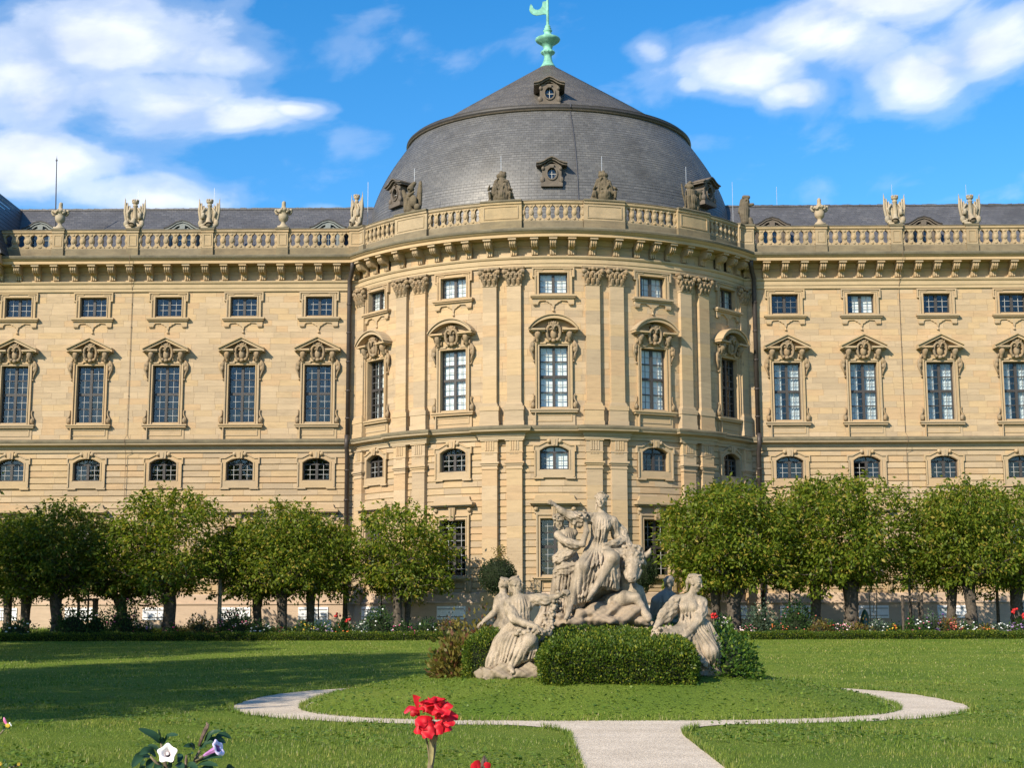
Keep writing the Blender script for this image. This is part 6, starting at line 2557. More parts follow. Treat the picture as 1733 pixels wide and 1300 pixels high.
m, nt, b = new_mat('carved_statue_stone')
gi = NT(nt, 'ShaderNodeNewGeometry')
n1 = NT(nt, 'ShaderNodeTexNoise')
n1.inputs['Scale'].default_value = 2.2
n1.inputs['Detail'].default_value = 8
n1.inputs['Roughness'].default_value = .65
L(nt, gi.outputs['Position'], n1.inputs['Vector'])
n2 = NT(nt, 'ShaderNodeTexNoise')
n2.inputs['Scale'].default_value = 38
n2.inputs['Detail'].default_value = 6
n2.inputs['Roughness'].default_value = .7
L(nt, gi.outputs['Position'], n2.inputs['Vector'])
sx = NT(nt, 'ShaderNodeSeparateXYZ')
L(nt, gi.outputs['Normal'], sx.inputs[0])
c1 = ramp(nt, n1.outputs[0], [(.28, (.13, .108, .078)), (.45, (.34, .275, .20)), (.6, (.42, .34, .255)), (.78, (.47, .375, .29))])
c2 = ramp(nt, n2.outputs[0], [(.3, (.72, .72, .72)), (.6, (1.08, 1.08, 1.08))])
c3 = mixc(nt, 1.0, c1, c2, 'MULTIPLY')
# rain-washed, lichen-greyed tops
up_ = math_node(nt, 'MULTIPLY', ramp(nt, sx.outputs[2], [(.35, (0, 0, 0)), (.9, (1, 1, 1))]), ramp(nt, n1.outputs[0], [(.35, (.15, .15, .15)), (.6, (.7, .7, .7))]))
col = mixc(nt, up_, c3, (.115, .11, .083))
# dark rain runs
mp = NT(nt, 'ShaderNodeMapping')
mp.inputs['Scale'].default_value = (7.0, 7.0, 1.1)
L(nt, gi.outputs['Position'], mp.inputs['Vector'])
n3 = NT(nt, 'ShaderNodeTexNoise')
n3.inputs['Scale'].default_value = 1.0
n3.inputs['Detail'].default_value = 6
L(nt, mp.outputs[0], n3.inputs['Vector'])
col = mixc(nt, ramp(nt, n3.outputs[0], [(.52, (0, 0, 0)), (.72, (.75, .75, .75))]), col, (.12, .10, .075))
L(nt, col, b.inputs['Base Color'])
b.inputs['Roughness'].default_value = .9
b.inputs['Specular IOR Level'].default_value = .15
bp = NT(nt, 'ShaderNodeBump')
bp.inputs['Strength'].default_value = .7
bp.inputs['Distance'].default_value = .02
L(nt, n2.outputs[0], bp.inputs['Height'])
L(nt, bp.outputs[0], b.inputs['Normal'])
M['statue'] = m
M['statue_grey'] = stone_mat('grey_statue_stone', (.20, .185, .155), .05, .06, .5, (.09, .085, .07), 2.5)
M['rock'] = stone_mat('statue_rock', (.29, .235, .17), .05, .08, .45, (.15, .125, .095), 2.5)


def frame(ox, oy, sc, Y0):
    return lambda cx, cy, dy=0.0: at(ox + sc * cx, oy + sc * cy, Y0 + dy)


VOX = .0108
# --- the central group: a maiden seated on a bull, an attendant leaning at her side
E = frame(900, 820, .2, 30.5)
grp = empty('statue_group', E(600, 1180, 0))
tag(grp, 'tall sandstone group of a maiden seated on a bull with an attendant', 'statue')


def figpart(name, sc, mat, parent, vox=VOX):
    o = inst(name, sc.mesh(name, vox, mat), None)
    o.parent = parent
    o.matrix_parent_inverse = Matrix.Translation(parent.location).inverted()
    return o


s = Sculpt(E)
s.head((588, 142, 0), (-.22, -1, .16), .325, hair='curls', seed=2)
s.cap((590, 185, .02), (592, 262, .03), .062, .075)
s.cap((590, 320, .03), (562, 475, .04), .205, .155)
s.chain([(520, 285, .03), (592, 272, .04), (682, 312, .04)], [.095, .09, .10])
for c in ((552, 352, -.10), (632, 356, -.10)):
    s.ell(c, .085, .06)
s.ell((560, 520, 0), (.20, .17, .16), .06)
s.cap((325, 1005, -.30), (470, 960, -.32), .075, .07, .05)
s.cap((565, 850, -.36), (715, 882, -.30), .055, .05, .05)
s.cap((470, 960, -.32), (575, 860, -.34), .07, .06, .06)
s.pleat((590, 290, .02), (560, 560, .02), .30, 24, .022, .5)
s.pleat((545, 540, -.05), (430, 1080, -.15), .56, 30, .034, .6)
s.stage = 1
s.ell((560, 590, .02), (.30, .26, .20), .06)
# the raised arm in its full sleeve
s.chain([(520, 288, .02), (430, 290, -.03), (330, 268, -.08)], [.115, .125, .11], fold=(5, .016, 7))
s.chain([(330, 268, -.08), (250, 225, -.11), (222, 200, -.13)], [.088, .066, .054])
s.hand((216, 194, -.13), (-.75, -.25, .62), (.5, -.6, .6), .25, .25, .22, 1)
s.drape((470, 290, -.05), (300, 250, -.12), (420, 370, -.02), (330, 330, -.05), 5, .035, (0, -.02, -.02), 3)
# the other arm, drawn back into the cloak
s.chain([(684, 318, .03), (716, 430, .09), (775, 470, .06)], [.11, .095, .075], fold=(5, .012, 5))
s.chain([(720, 330, .1), (775, 400, .12), (790, 470, .1), (700, 500, -.08), (615, 520, -.16)], [.05, .075, .085, .075, .055], fold=(4, .014, 6))
s.chain([(800, 470, .08), (830, 530, .05), (760, 575, -.1), (640, 560, -.22)], [.07, .07, .075, .05], fold=(4, .012, 5))
s.drape((560, 300, -.15), (640, 300, -.15), (545, 480, -.13), (600, 480, -.14), 5, .02, (0, -.02, 0), 4)
s.stage = 0
s.pleat((470, 290, -.02), (250, 225, -.11), .17, 9, .022, 4)
s.pleat((720, 330, .1), (800, 520, .05), .22, 10, .026, 2)
s.chain([(470, 545, -.02), (540, 520, -.15), (640, 540, -.18)], .035)
s.chain([(535, 285, -.09), (570, 325, -.16), (600, 338, -.17), (640, 310, -.13), (668, 290, -.05)], .022, .012)
s.drape((545, 330, -.17), (640, 330, -.17), (520, 500, -.14), (610, 500, -.16), 7, .017, (0, -.02, 0), 41)
# legs under the gown
s.cap((515, 600, -.02), (432, 700, -.40), .185, .145, .06)
s.cap((432, 700, -.40), (335, 985, -.34), .145, .10, .05)
s.cap((610, 600, -.02), (682, 625, -.42), .185, .15, .06)
s.cap((682, 625, -.42), (560, 845, -.50), .14, .068, .04)
s.stage = 1
s.chain([(548, 862, -.50), (520, 905, -.53), (482, 962, -.60)], [.062, .058, .040])
for i in range(5):
    s.cap((474 + i * 8, 960 + i * 2, -.60 + i * .012), (466 + i * 9, 984 - i * 2, -.63 + i * .015), .018, .015, .006)
s.chain([(322, 1020, -.36), (312, 1070, -.42), (298, 1120, -.52)], [.07, .062, .042])
for i in range(5):
    s.cap((284 + i * 9, 1118, -.52 + i * .01), (278 + i * 10, 1142 - i * 2, -.56 + i * .012), .018, .015, .006)
s.stage = 0
s.ell((540, 740, -.12), (.30, .22, .46), .06)
s.ell((600, 730, -.22), (.24, .20, .34), .06)
s.chain([(690, 660, -.36), (712, 780, -.34), (715, 880, -.30)], [.12, .085, .05], fold=(4, .014, 3))
s.chain([(640, 700, -.40), (650, 800, -.38), (640, 880, -.34)], [.10, .08, .045], fold=(4, .012, 3))
s.chain([(470, 760, -.32), (390, 900, -.28), (330, 1010, -.24)], [.14, .15, .12], fold=(6, .018, 4))
s.chain([(500, 800, -.25), (440, 930, -.2), (380, 1030, -.16)], [.12, .13, .10], fold=(6, .016, 4))
s.drape((480, 640, -.28), (600, 660, -.36), (310, 1010, -.40), (440, 990, -.30), 9, .026, (0, -.05, 0), 7)
s.drape((620, 650, -.48), (700, 660, -.46), (560, 850, -.52), (715, 880, -.40), 7, .024, (0, -.01, 0), 8)
s.drape((520, 560, -.16), (640, 560, -.20), (440, 720, -.50), (660, 650, -.52), 7, .02, (0, -.02, .01), 9)
s.drape((540, 800, -.44), (600, 820, -.48), (380, 960, -.42), (470, 940, -.44), 4, .028, (0, -.02, -.03), 10)
figpart('maiden', s, M['statue'], grp)

s = Sculpt(E)
s.head((228, 318, .02), (.42, -.85, -.38), .30, hair='knot', seed=6, wreath=True)
s.cap((242, 350, .06), (270, 400, .1), .06, .075)
s.cap((290, 430, .12), (300, 600, .18), .17, .18)
s.chain([(225, 425, .06), (290, 405, .10), (355, 410, .14)], [.085, .085, .085])
s.ell((285, 470, -.03), .085, .05)
s.pleat((285, 400, .1), (300, 640, .15), .28, 20, .020, .6)
s.pleat((300, 740, .16), (250, 1180, .10), .52, 30, .036, .5)
s.stage = 1
s.chain([(222, 430, .02), (262, 470, -.10), (335, 500, -.20)], [.085, .08, .072])
s.cap((320, 495, -.19), (365, 512, -.20), .095, .09, .02, fold=(5, .012, 3))
s.chain([(350, 505, -.20), (428, 508, -.22), (462, 400, -.20), (452, 318, -.18)], [.07, .062, .056, .044])
s.hand((450, 312, -.18), (-.1, -.1, 1), (-.7, -.7, 0), .22, .9, .05, -1)
s.cluster([(425, 250, -.2), (445, 290, -.2)], 26, .026, .035, 7)
s.stage = 0
s.ell((305, 700, .18), (.27, .24, .26), .06)
s.chain([(300, 640, .16), (290, 860, .14), (250, 1150, .10)], [.23, .27, .30], fold=(9, .028, 2.5), k=.05)
s.chain([(370, 700, .08), (350, 900, .04), (300, 1120, .02)], [.15, .17, .16], fold=(7, .022, 3), k=.05)
s.chain([(195, 650, -.02), (245, 640, -.10), (310, 590, -.12), (395, 530, -.10)], [.05, .065, .07, .05], fold=(4, .012, 5))
s.chain([(190, 620, 0), (240, 590, -.06), (330, 540, -.08)], [.045, .06, .045], fold=(4, .012, 5))
s.chain([(205, 740, .0), (280, 700, -.12), (400, 690, -.12)], [.06, .09, .06], fold=(5, .016, 5))
s.chain([(205, 770, .0), (290, 745, -.14), (395, 720, -.14)], [.05, .07, .05], fold=(4, .012, 4))
s.drape((215, 740, -.05), (380, 720, -.12), (215, 960, -.12), (370, 900, -.16), 7, .03, (0, -.03, 0), 12)
s.drape((230, 900, -.08), (340, 900, -.14), (215, 1140, -.14), (320, 1050, -.2), 5, .034, (0, -.02, 0), 13)
figpart('attendant', s, M['statue'], grp)

s = Sculpt(E)
s.ell((745, 640, .30), (.40, .40, .40), .08)
s.cap((720, 760, .48), (330, 930, .50), .42, .40, .08)
s.cap((770, 640, .22), (845, 615, -.02), .30, .20, .06)
s.chain([(800, 700, .08), (790, 850, .08), (800, 960, .10)], [.20, .17, .15], .05)
for i in range(110):                             # curly dewlap
    a = rnd.random()
    s.ell((760 + 60 * rnd.random() - 20 * a, 690 + 240 * a, -.06 - .04 * rnd.random() + .06 * a), .026 + .016 * rnd.random(), .01)
s.cap((858, 612, -.16), (850, 775, -.40), .185, .098, .04)
s.ell((848, 795, -.43), (.105, .10, .085), .03)
s.ell((848, 822, -.42), (.08, .08, .04), .02)
for q in (-1, 1):
    s.ell((848 + q * 25, 802, -.525), (.030, .04, .024), .006, cut=True)
    s.ell((853 + q * 52, 690, -.30), (.055, .05, .065), .02)
    s.ell((853 + q * 60, 690, -.345), (.045, .04, .036), .006, cut=True)
    s.ell((853 + q * 58, 690, -.315), (.034, .034, .028), .006)
    s.cap((853 + q * 28, 655, -.36), (853 + q * 80, 668, -.25), .034, .03, .010)
    s.cap((853 + q * 60, 735, -.27), (850 + q * 40, 790, -.36), .055, .05, .02)
s.chain([(935, 610, -.12), (968, 602, -.14), (992, 578, -.17), (1005, 545, -.20)], [.075, .065, .048, .016], .02)
s.chain([(788, 600, -.12), (755, 598, -.16), (725, 580, -.20), (708, 558, -.22)], [.07, .060, .045, .016], .02)
s.chain([(795, 640, -.10), (768, 655, -.06), (745, 668, -.04)], [.05, .06, .02], .02)
s.chain([(918, 650, -.10), (945, 664, -.06), (962, 680, -.04)], [.05, .06, .02], .02)
for i in range(120):                             # curls on the brow
    a, b_ = rnd.uniform(-1, 1), rnd.uniform(-1, 1)
    s.ell((862 + 86 * a, 585 + 68 * b_ + 10 * abs(a), -.33 + .16 * a * a + .10 * max(0, -b_)), .022 + .022 * rnd.random(), .005)
s.chain([(690, 1000, -.12), (790, 965, -.24), (880, 962, -.32)], [.19, .15, .10], .05)
s.chain([(880, 962, -.32), (925, 1025, -.34), (955, 1085, -.36)], [.10, .072, .07], .03)
s.chain([(952, 1085, -.36), (975, 1120, -.40), (985, 1140, -.42)], [.075, .09, .08], .02)
s.ell((850, 930, .05), (.2, .22, .25), .06)
s.cap((900, 900, .25), (960, 1080, .25), .12, .10, .05)
figpart('bull', s, M['statue'], grp)

s = Sculpt(E)
NS = (.034, 13.0)
for c, r in (((600, 1150, .15), (.98, .62, .17)), ((540, 1090, -.05), (.30, .40, .22)), ((840, 1090, -.10), (.34, .36, .20)), ((250, 1150, .05), (.22, .45, .18)), ((700, 1050, .1), (.35, .45, .28)),
             ((400, 1120, -.32), (.13, .12, .17)), ((930, 1150, -.2), (.2, .26, .14)), ((330, 1170, -.30), (.3, .22, .10)), ((650, 1150, -.35), (.45, .18, .09))):
    s.ell(c, r, .05, noise=NS)
s.chain([(500, 1090, -.25), (560, 1060, -.22), (630, 1080, -.24)], [.12, .15, .10], .04)
s.cap((600, 1010, .1), (640, 1090, -.2), .12, .05, .04)
for i in range(40):
    s.ell((780 + rnd.random() * 190, 1050 + rnd.random() * 60, -.36 + rnd.random() * .05), .03, .01)
figpart('rock_base', s, M['rock'], grp, .016)
s = Sculpt(E)
s.cluster([(195, 980, -.25), (185, 1040, -.28), (150, 1120, -.30), (120, 1200, -.32), (100, 1260, -.34)], 120, .036, .045, 21)
s.chain([(200, 960, -.22), (180, 1050, -.24), (120, 1210, -.28)], [.05, .07, .06])
s.chain([(120, 1000, -.1), (100, 1120, -.12), (60, 1210, -.15)], [.06, .12, .14], fold=(4, .02, 3))
figpart('flower_garland', s, M['statue'], grp, .014)

# --- seated woman at the left, holding up a garland
Fm = frame(780, 940, .177, 28.3)
lw = empty('statue', Fm(470, 1190, 0))
tag(lw, 'seated stone woman reaching a garland up toward the bull, on a low rock at left', 'statue', 'seated statues round the central group')
s = Sculpt(Fm)
s.head((528, 278, 0), (.93, -.32, .16), .29, hair='knot', seed=8)
s.chain([(522, 315, 0), (532, 360, .0), (545, 400, .0)], [.07, .068, .085])
s.cap((560, 470, .0), (590, 640, .0), .185, .155)
s.chain([(462, 455, .0), (560, 420, .0), (676, 425, .0)], [.095, .095, .095])
s.ell((588, 495, -.09), .085, .06)
s.ell((655, 485, -.04), .080, .06)
s.pleat((570, 410, -.02), (585, 690, .0), .30, 17, .022, .5)
s.cap((300, 1050, -.12), (540, 1010, -.34), .07, .06, .06)
s.cap((540, 1010, -.34), (690, 985, -.28), .05, .05, .05)
s.pleat((570, 690, -.02), (430, 1090, -.10), .50, 30, .032, .5)
s.pleat((690, 425, -.02), (815, 428, -.07), .17, 9, .020, 3)
s.stage = 1
s.chain([(680, 428, .0), (740, 425, -.04), (805, 428, -.07)], [.10, .112, .118], fold=(5, .014, 4))
s.chain([(800, 425, -.07), (870, 412, -.10), (930, 394, -.13)], [.066, .06, .048])
s.hand((930, 394, -.13), (1, -.1, .35), (.2, .6, .8), .22, .8, .05, -1)
s.cluster([(945, 375, -.14), (1010, 345, -.14), (1015, 375, -.14)], 34, .03, .022, 22)
s.cluster([(905, 440, -.1), (880, 560, -.05), (850, 680, -.02), (830, 740, -.05)], 70, .032, .03, 23)
s.chain([(458, 470, -.03), (480, 545, -.14), (508, 608, -.22)], [.105, .105, .095], fold=(5, .012, 4))
s.chain([(505, 605, -.22), (610, 655, -.33), (725, 688, -.42)], [.078, .068, .048])
s.hand((728, 690, -.42), (.85, -.2, -.5), (.4, -.5, .8), .21, .55, .12, 1)
s.cluster([(500, 745, -.26), (560, 745, -.36), (640, 725, -.40), (720, 735, -.42), (800, 745, -.36), (850, 740, -.3)], 90, .03, .025, 24)
s.chain([(500, 745, -.24), (620, 735, -.34), (840, 745, -.3)], .04)
s.stage = 0
s.drape((540, 430, -.10), (660, 430, -.08), (560, 660, -.13), (650, 650, -.10), 8, .018, (0, -.035, 0), 25)
s.chain([(470, 660, -.02), (560, 668, -.14), (690, 650, -.08)], .03)
s.ell((570, 740, .02), (.28, .24, .20), .06)
s.cap((580, 750, -.02), (662, 812, -.38), .175, .135, .06)
s.cap((662, 812, -.38), (500, 1030, -.36), .128, .082, .05)
s.stage = 1
s.chain([(480, 1050, -.37), (475, 1085, -.42), (500, 1118, -.50)], [.06, .058, .036])
for i in range(5):
    s.cap((478 + i * 9, 1112 + i, -.49 + i * .008), (474 + i * 11, 1130, -.53 + i * .01), .016, .013, .005)
s.stage = 0
s.chain([(520, 760, .0), (430, 880, -.06), (330, 1020, -.10), (290, 1060, -.10)], [.21, .21, .17, .10], fold=(7, .02, 2), k=.05)
s.chain([(480, 740, .06), (400, 850, .06), (310, 1010, .02)], [.17, .18, .14], fold=(6, .018, 2), k=.05)
s.ell((500, 900, -.20), (.28, .18, .32), .06)
s.chain([(690, 810, -.34), (700, 900, -.30), (690, 985, -.26)], [.09, .085, .05], fold=(4, .014, 3))
s.chain([(600, 860, -.40), (560, 960, -.38), (545, 1010, -.36)], [.09, .08, .05], fold=(4, .012, 3))
s.drape((480, 760, -.22), (640, 790, -.44), (300, 1040, -.22), (480, 1030, -.42), 9, .022, (0, -.03, 0), 26)
s.drape((660, 830, -.48), (730, 800, -.36), (560, 1000, -.42), (710, 985, -.34), 6, .02, (0, -.01, 0), 27)
s.drape((450, 740, -.12), (480, 780, -.20), (280, 1020, -.16), (330, 1060, -.22), 4, .022, (0, -.03, -.02), 28)
figpart('seated_woman', s, M['statue'], lw)
s = Sculpt(Fm)
for c, r in (((470, 1150, -.12), (.50, .42, .13)), ((640, 1120, -.10), (.25, .38, .18)), ((290, 1145, -.12), (.22, .34, .12)), ((190, 1140, -.05), (.10, .2, .13)), ((730, 1040, .05), (.16, .28, .30)), ((560, 1020, .1), (.34, .3, .25)), ((400, 1100, -.35), (.16, .13, .12)), ((700, 1130, -.3), (.16, .16, .13))):
    s.ell(c, r, .05, noise=(.032, 15.0))
s.chain([(775, 830, .02), (790, 870, .02), (740, 960, .02), (720, 1080, -.02)], [.06, .10, .13, .18], .04)
s.cluster([(780, 800, -.1), (800, 850, -.1), (760, 900, -.15)], 20, .04, .03, 29)
figpart('rock_base', s, M['rock'], lw, .016)

# --- the woman seated behind her, back to back
Bm = frame(780, 940, .177, 30.2)
lb = empty('statue', Bm(400, 900, 0))
tag(lb, 'stone woman facing away behind the garland bearer, arm stretched to the left', 'statue', 'seated statues round the central group')
s = Sculpt(Bm)
s.head((412, 290, .0), (-.75, .62, .05), .30, hair='knot', seed=9)
s.cap((405, 335, .0), (400, 400, .0), .07, .085)
s.cap((400, 450, .0), (425, 640, .0), .18, .19, fold=(5, .012, 3))
s.chain([(370, 440, -.05), (400, 420, .0), (450, 440, .1)], [.095, .09, .09])
s.chain([(365, 450, -.05), (355, 500, -.08), (372, 520, -.08)], [.10, .10, .095], fold=(4, .012, 3))
s.chain([(362, 510, -.08), (300, 570, -.12), (225, 628, -.16)], [.072, .064, .05])
s.hand((222, 630, -.16), (-.75, -.1, -.5), (0, -.3, 1), .22, .4, .12, -1)
s.ell((440, 720, .0), (.30, .30, .25), .06)
s.chain([(440, 720, .0), (430, 900, .0)], [.30, .38], fold=(9, .025, 2))
s.cap((390, 600, -.1), (330, 680, -.1), .03, .05)
figpart('seated_woman', s, M['statue'], lb, .014)

# --- seated woman at the right, looking down over a basket of flowers
Gm = frame(1080, 950, .1692, 28.7)
rw = empty('statue', Gm(560, 1130, 0))
tag(rw, 'seated stone woman at right looking down, flowers in her lowered hand', 'statue', 'seated statues round the central group')
s = Sculpt(Gm)
s.head((572, 222, .0), (.80, -.55, -.26), .33, hair='veil', seed=11)
s.chain([(560, 275, .02), (540, 330, .02), (522, 385, .02)], [.078, .072, .095])
s.cap((506, 450, .03), (492, 600, .03), .20, .165)
s.chain([(390, 392, .02), (510, 372, .03), (618, 405, .03)], [.10, .10, .105])
s.ell((458, 465, -.11), .088, .06)
s.ell((556, 465, -.11), .088, .06)
s.pleat((505, 500, .0), (490, 680, .0), .30, 18, .018, .4)
s.pleat((330, 440, -.05), (250, 570, -.12), .20, 12, .028, 3)
s.cap((600, 960, -.34), (780, 1020, -.12), .07, .07, .06)
s.pleat((520, 640, -.02), (700, 1080, -.12), .50, 30, .030, .5)
s.pleat((632, 420, .0), (605, 590, -.19), .17, 9, .016, 3)
s.stage = 1
s.chain([(378, 405, .0), (325, 485, -.05), (262, 560, -.12)], [.115, .135, .135], fold=(6, .02, 4))
s.drape((400, 400, -.06), (310, 430, -.08), (340, 540, -.12), (230, 590, -.16), 6, .028, (0, -.06, 0), 30)
s.chain([(255, 565, -.12), (215, 610, -.20), (178, 660, -.28)], [.085, .072, .052])
s.hand((178, 662, -.28), (-.15, -.3, -1), (-.2, -1, .2), .23, .35, .08, 1)
s.cluster([(130, 760, -.34), (190, 720, -.36), (240, 700, -.34), (330, 670, -.3)], 70, .032, .034, 31)
s.cluster([(140, 800, -.34), (220, 770, -.36)], 40, .036, .035, 32)
s.chain([(632, 420, .02), (628, 510, -.08), (600, 598, -.20)], [.115, .118, .105], fold=(5, .014, 4))
s.chain([(602, 590, -.20), (530, 690, -.34), (455, 765, -.44)], [.082, .07, .054])
s.hand((452, 768, -.44), (-.6, -.2, -.65), (-.3, -.6, .7), .23, .5, .10, -1)
s.chain([(300, 412, -.10), (390, 404, -.15)], .016, .012)
s.ell((475, 530, -.215), .024, .01)
s.stage = 0
s.drape((420, 530, -.16), (560, 530, -.16), (430, 640, -.15), (550, 640, -.16), 8, .016, (0, -.02, 0), 33)
s.drape((600, 430, -.08), (660, 450, -.02), (570, 600, -.24), (650, 610, -.14), 4, .02, (0, -.02, 0), 34)
s.ell((545, 670, .02), (.31, .27, .20), .06)
s.cap((500, 690, -.05), (295, 775, -.40), .195, .150, .06)
s.cap((295, 775, -.40), (320, 930, -.36), .14, .11, .05)
s.cap((585, 690, -.04), (722, 905, -.34), .22, .165, .06)
s.cap((722, 905, -.34), (770, 1040, -.22), .15, .09, .05)
s.chain([(640, 680, .04), (720, 820, .0), (785, 1010, -.08)], [.20, .19, .12], fold=(7, .02, 2), k=.05)
s.ell((590, 840, -.22), (.30, .18, .24), .06)
s.chain([(640, 640, -.12), (600, 700, -.24), (560, 770, -.34)], [.05, .055, .04], fold=(4, .01, 4))
s.drape((420, 640, -.18), (600, 660, -.2), (300, 800, -.50), (480, 830, -.44), 7, .022, (0, -.03, .01), 35)
s.drape((560, 700, -.28), (680, 720, -.16), (600, 960, -.42), (760, 900, -.36), 8, .022, (0, -.03, 0), 36)
s.drape((480, 820, -.44), (560, 860, -.40), (640, 980, -.46), (690, 1000, -.44), 5, .024, (0, -.01, -.02), 37)
s.drape((700, 930, -.46), (770, 900, -.28), (690, 1050, -.40), (810, 1050, -.24), 5, .02, (0, -.01, 0), 38)
s.cluster([(500, 885, -.42), (580, 950, -.44), (650, 1010, -.46), (690, 1030, -.46)], 60, .026, .024, 39)
figpart('seated_woman', s, M['statue'], rw)
s = Sculpt(Gm)
for c, r in (((640, 1110, .0), (.36, .42, .17)), ((560, 1030, -.12), (.22, .32, .20)), ((450, 950, .0), (.36, .40, .35)), ((740, 1100, .0), (.2, .35, .16)), ((560, 900, .15), (.4, .3, .3))):
    s.ell(c, r, .05, noise=(.03, 15.0))
figpart('rock_base', s, M['rock'], rw, .016)

# --- the grey figure seen from the back
Hm = frame(1080, 950, .1692, 32.4)
rb = empty('statue', Hm(290, 700, 0))
tag(rb, 'dark grey stone figure seen from behind, hair tied in a topknot', 'statue', 'seated statues round the central group')
s = Sculpt(Hm)
s.head((308, 238, .05), (.15, 1, -.1), .30, hair='knot', seed=13)
s.ell((312, 180, .0), (.10, .10, .075), .02)
s.cap((300, 280, .05), (290, 330, .05), .075, .10)
s.chain([(185, 400, .02), (290, 345, .03), (380, 400, .02)], [.12, .13, .12])
s.cap((285, 420, .0), (290, 640, .0), .26, .25, .06, fold=(5, .014, 2))
s.cap((180, 410, .0), (140, 560, .05), .11, .09)
s.cap((385, 410, .0), (410, 560, .05), .11, .09)
s.ell((290, 700, .0), (.36, .34, .3), .06)
s.drape((220, 340, -.2), (360, 340, -.2), (200, 560, -.26), (380, 560, -.26), 5, .018, (0, -.04, 0), 40)
figpart('seated_figure', s, M['statue_grey'], rb, .015)
# ------------------------------------------------------------------ sculpture on the balustrade
ZP = 24.21


def urn_mesh():
    mb = MB()
    mb.box(-.30, .30, -.30, .30, 0, .12)
    mb.lathe([(.27, .12), (.24, .18), (.15, .28), (.12, .36), (.14, .42), (.24, .50), (.29, .62), (.30, .78), (.26, .90), (.30, .98), (.36, 1.04), (.38, 1.10), (.30, 1.16), (.18, 1.22), (.13, 1.32), (.10, 1.36), (.13, 1.42), (.10, 1.50), (.12, 1.56), (.07, 1.66), (0, 1.70)], 16)
    for s in (-1, 1):
        mb.tube([(s * .30, 0, .85), (s * .42, 0, .92), (s * .48, 0, 1.06), (s * .40, 0, 1.16), (s * .30, 0, 1.08)], [.06, .07, .08, .07, .05], 7)
        mb.ball((s * .44, -.03, 1.12), (.10, .10, .10), 8, 6)
    rs_ = np.random.RandomState(4)
    for i in range(26):
        a = rs_.rand() * 2 * PI
        mb.ball((.34 * math.sin(a), -.34 * math.cos(a), 1.06 + rs_.normal() * .05), .06 + .03 * rs_.rand(), 6, 5)
    for i in range(10):
        a = rs_.rand() * 2 * PI
        mb.ball((.08 * math.sin(a), -.08 * math.cos(a), 1.46 + .2 * rs_.rand()), .05, 5, 4)
    return mb.mesh('urn', M['palestone'], smooth=True)


def rotY(a):
    c, s = math.cos(a), math.sin(a)
    return np.array([[c, 0, -s], [0, 1, 0], [s, 0, c]])


def trophy_mesh(seed, mat='palestone', mirror=1, tall=1.0):
    """furled banners fanned out behind a column, a mortar and shields at its foot"""
    rs_ = np.random.RandomState(seed)
    mb = MB()
    mb.box(-.42, .42, -.28, .28, 0, .12)
    mb.lathe([(.17, .12), (.15, .3), (.135, .9), (.115, 1.36), (.15, 1.40), (.16, 1.45), (.115, 1.47), (.12, 1.54), (.19, 1.58), (.21, 1.64), (.20, 1.70), (.12, 1.71), (0, 1.71)], 14, (.03, -.02, 0))
    for i in range(8):
        a = i * PI / 4
        mb.box(.03 + .17 * math.cos(a) - .04, .03 + .17 * math.cos(a) + .04, -.02 + .17 * math.sin(a) - .04, -.02 + .17 * math.sin(a) + .04, 1.68, 1.80)
    for q in (-1, 1):
        top = 1.78 + rs_.normal() * .03
        for k in range(7):                       # the folds of one banner
            t = k / 6
            x1 = q * (.17 + .42 * t)
            zt_ = 1.36 + (top - 1.36) * t ** 1.3 - .07 * (k % 2)
            yy_ = .07 + (.06 if k % 2 else -.05)
            mb.tube([(q * (.10 + .26 * t), yy_ + .04, .16), (q * (.13 + .38 * t), yy_, .6), (x1 * 1.0, yy_, 1.08), (x1, yy_ * .6 + .03, zt_)], [.07, .085, .082, .030], 6)
        mb.tube([(q * .30, .0, .2), (q * .60, .03, top + .02), (q * .615, .03, top + .14)], [.03, .022, .004], 5)
        mb.tube([(q * .20, -.12, 1.28), (q * .40, -.10, .98), (q * .34, -.14, .70)], [.05, .08, .05], 6)
        mb.ball((q * .46, -.10, .34), (.16, .12, .22), 8, 6)
        mb.ball((q * .34, -.16, .16), (.18, .14, .13), 8, 6)
    m_ = mirror
    mb.tube([(0, -.12, .62), (-.02 * m_, -.22, .40), (-.06 * m_, -.36, .20)], [.12, .16, .20], 10, cap=False)
    mb.tube([(.30 * m_, -.14, .95), (.36 * m_, -.16, .60)], [.09, .13], 8)
    mb.tube([(.1 * m_, -.18, .34), (.52 * m_, -.2, .10)], [.06, .08], 8)
    mb.m = 1
    mb.ball((-.055 * m_, -.37, .19), (.15, .06, .13), 10, 6)
    mb.v = [(x, y, z * tall) for x, y, z in mb.v]
    return mb.mesh('trophy', M[mat], M['darkstone'], smooth=True)


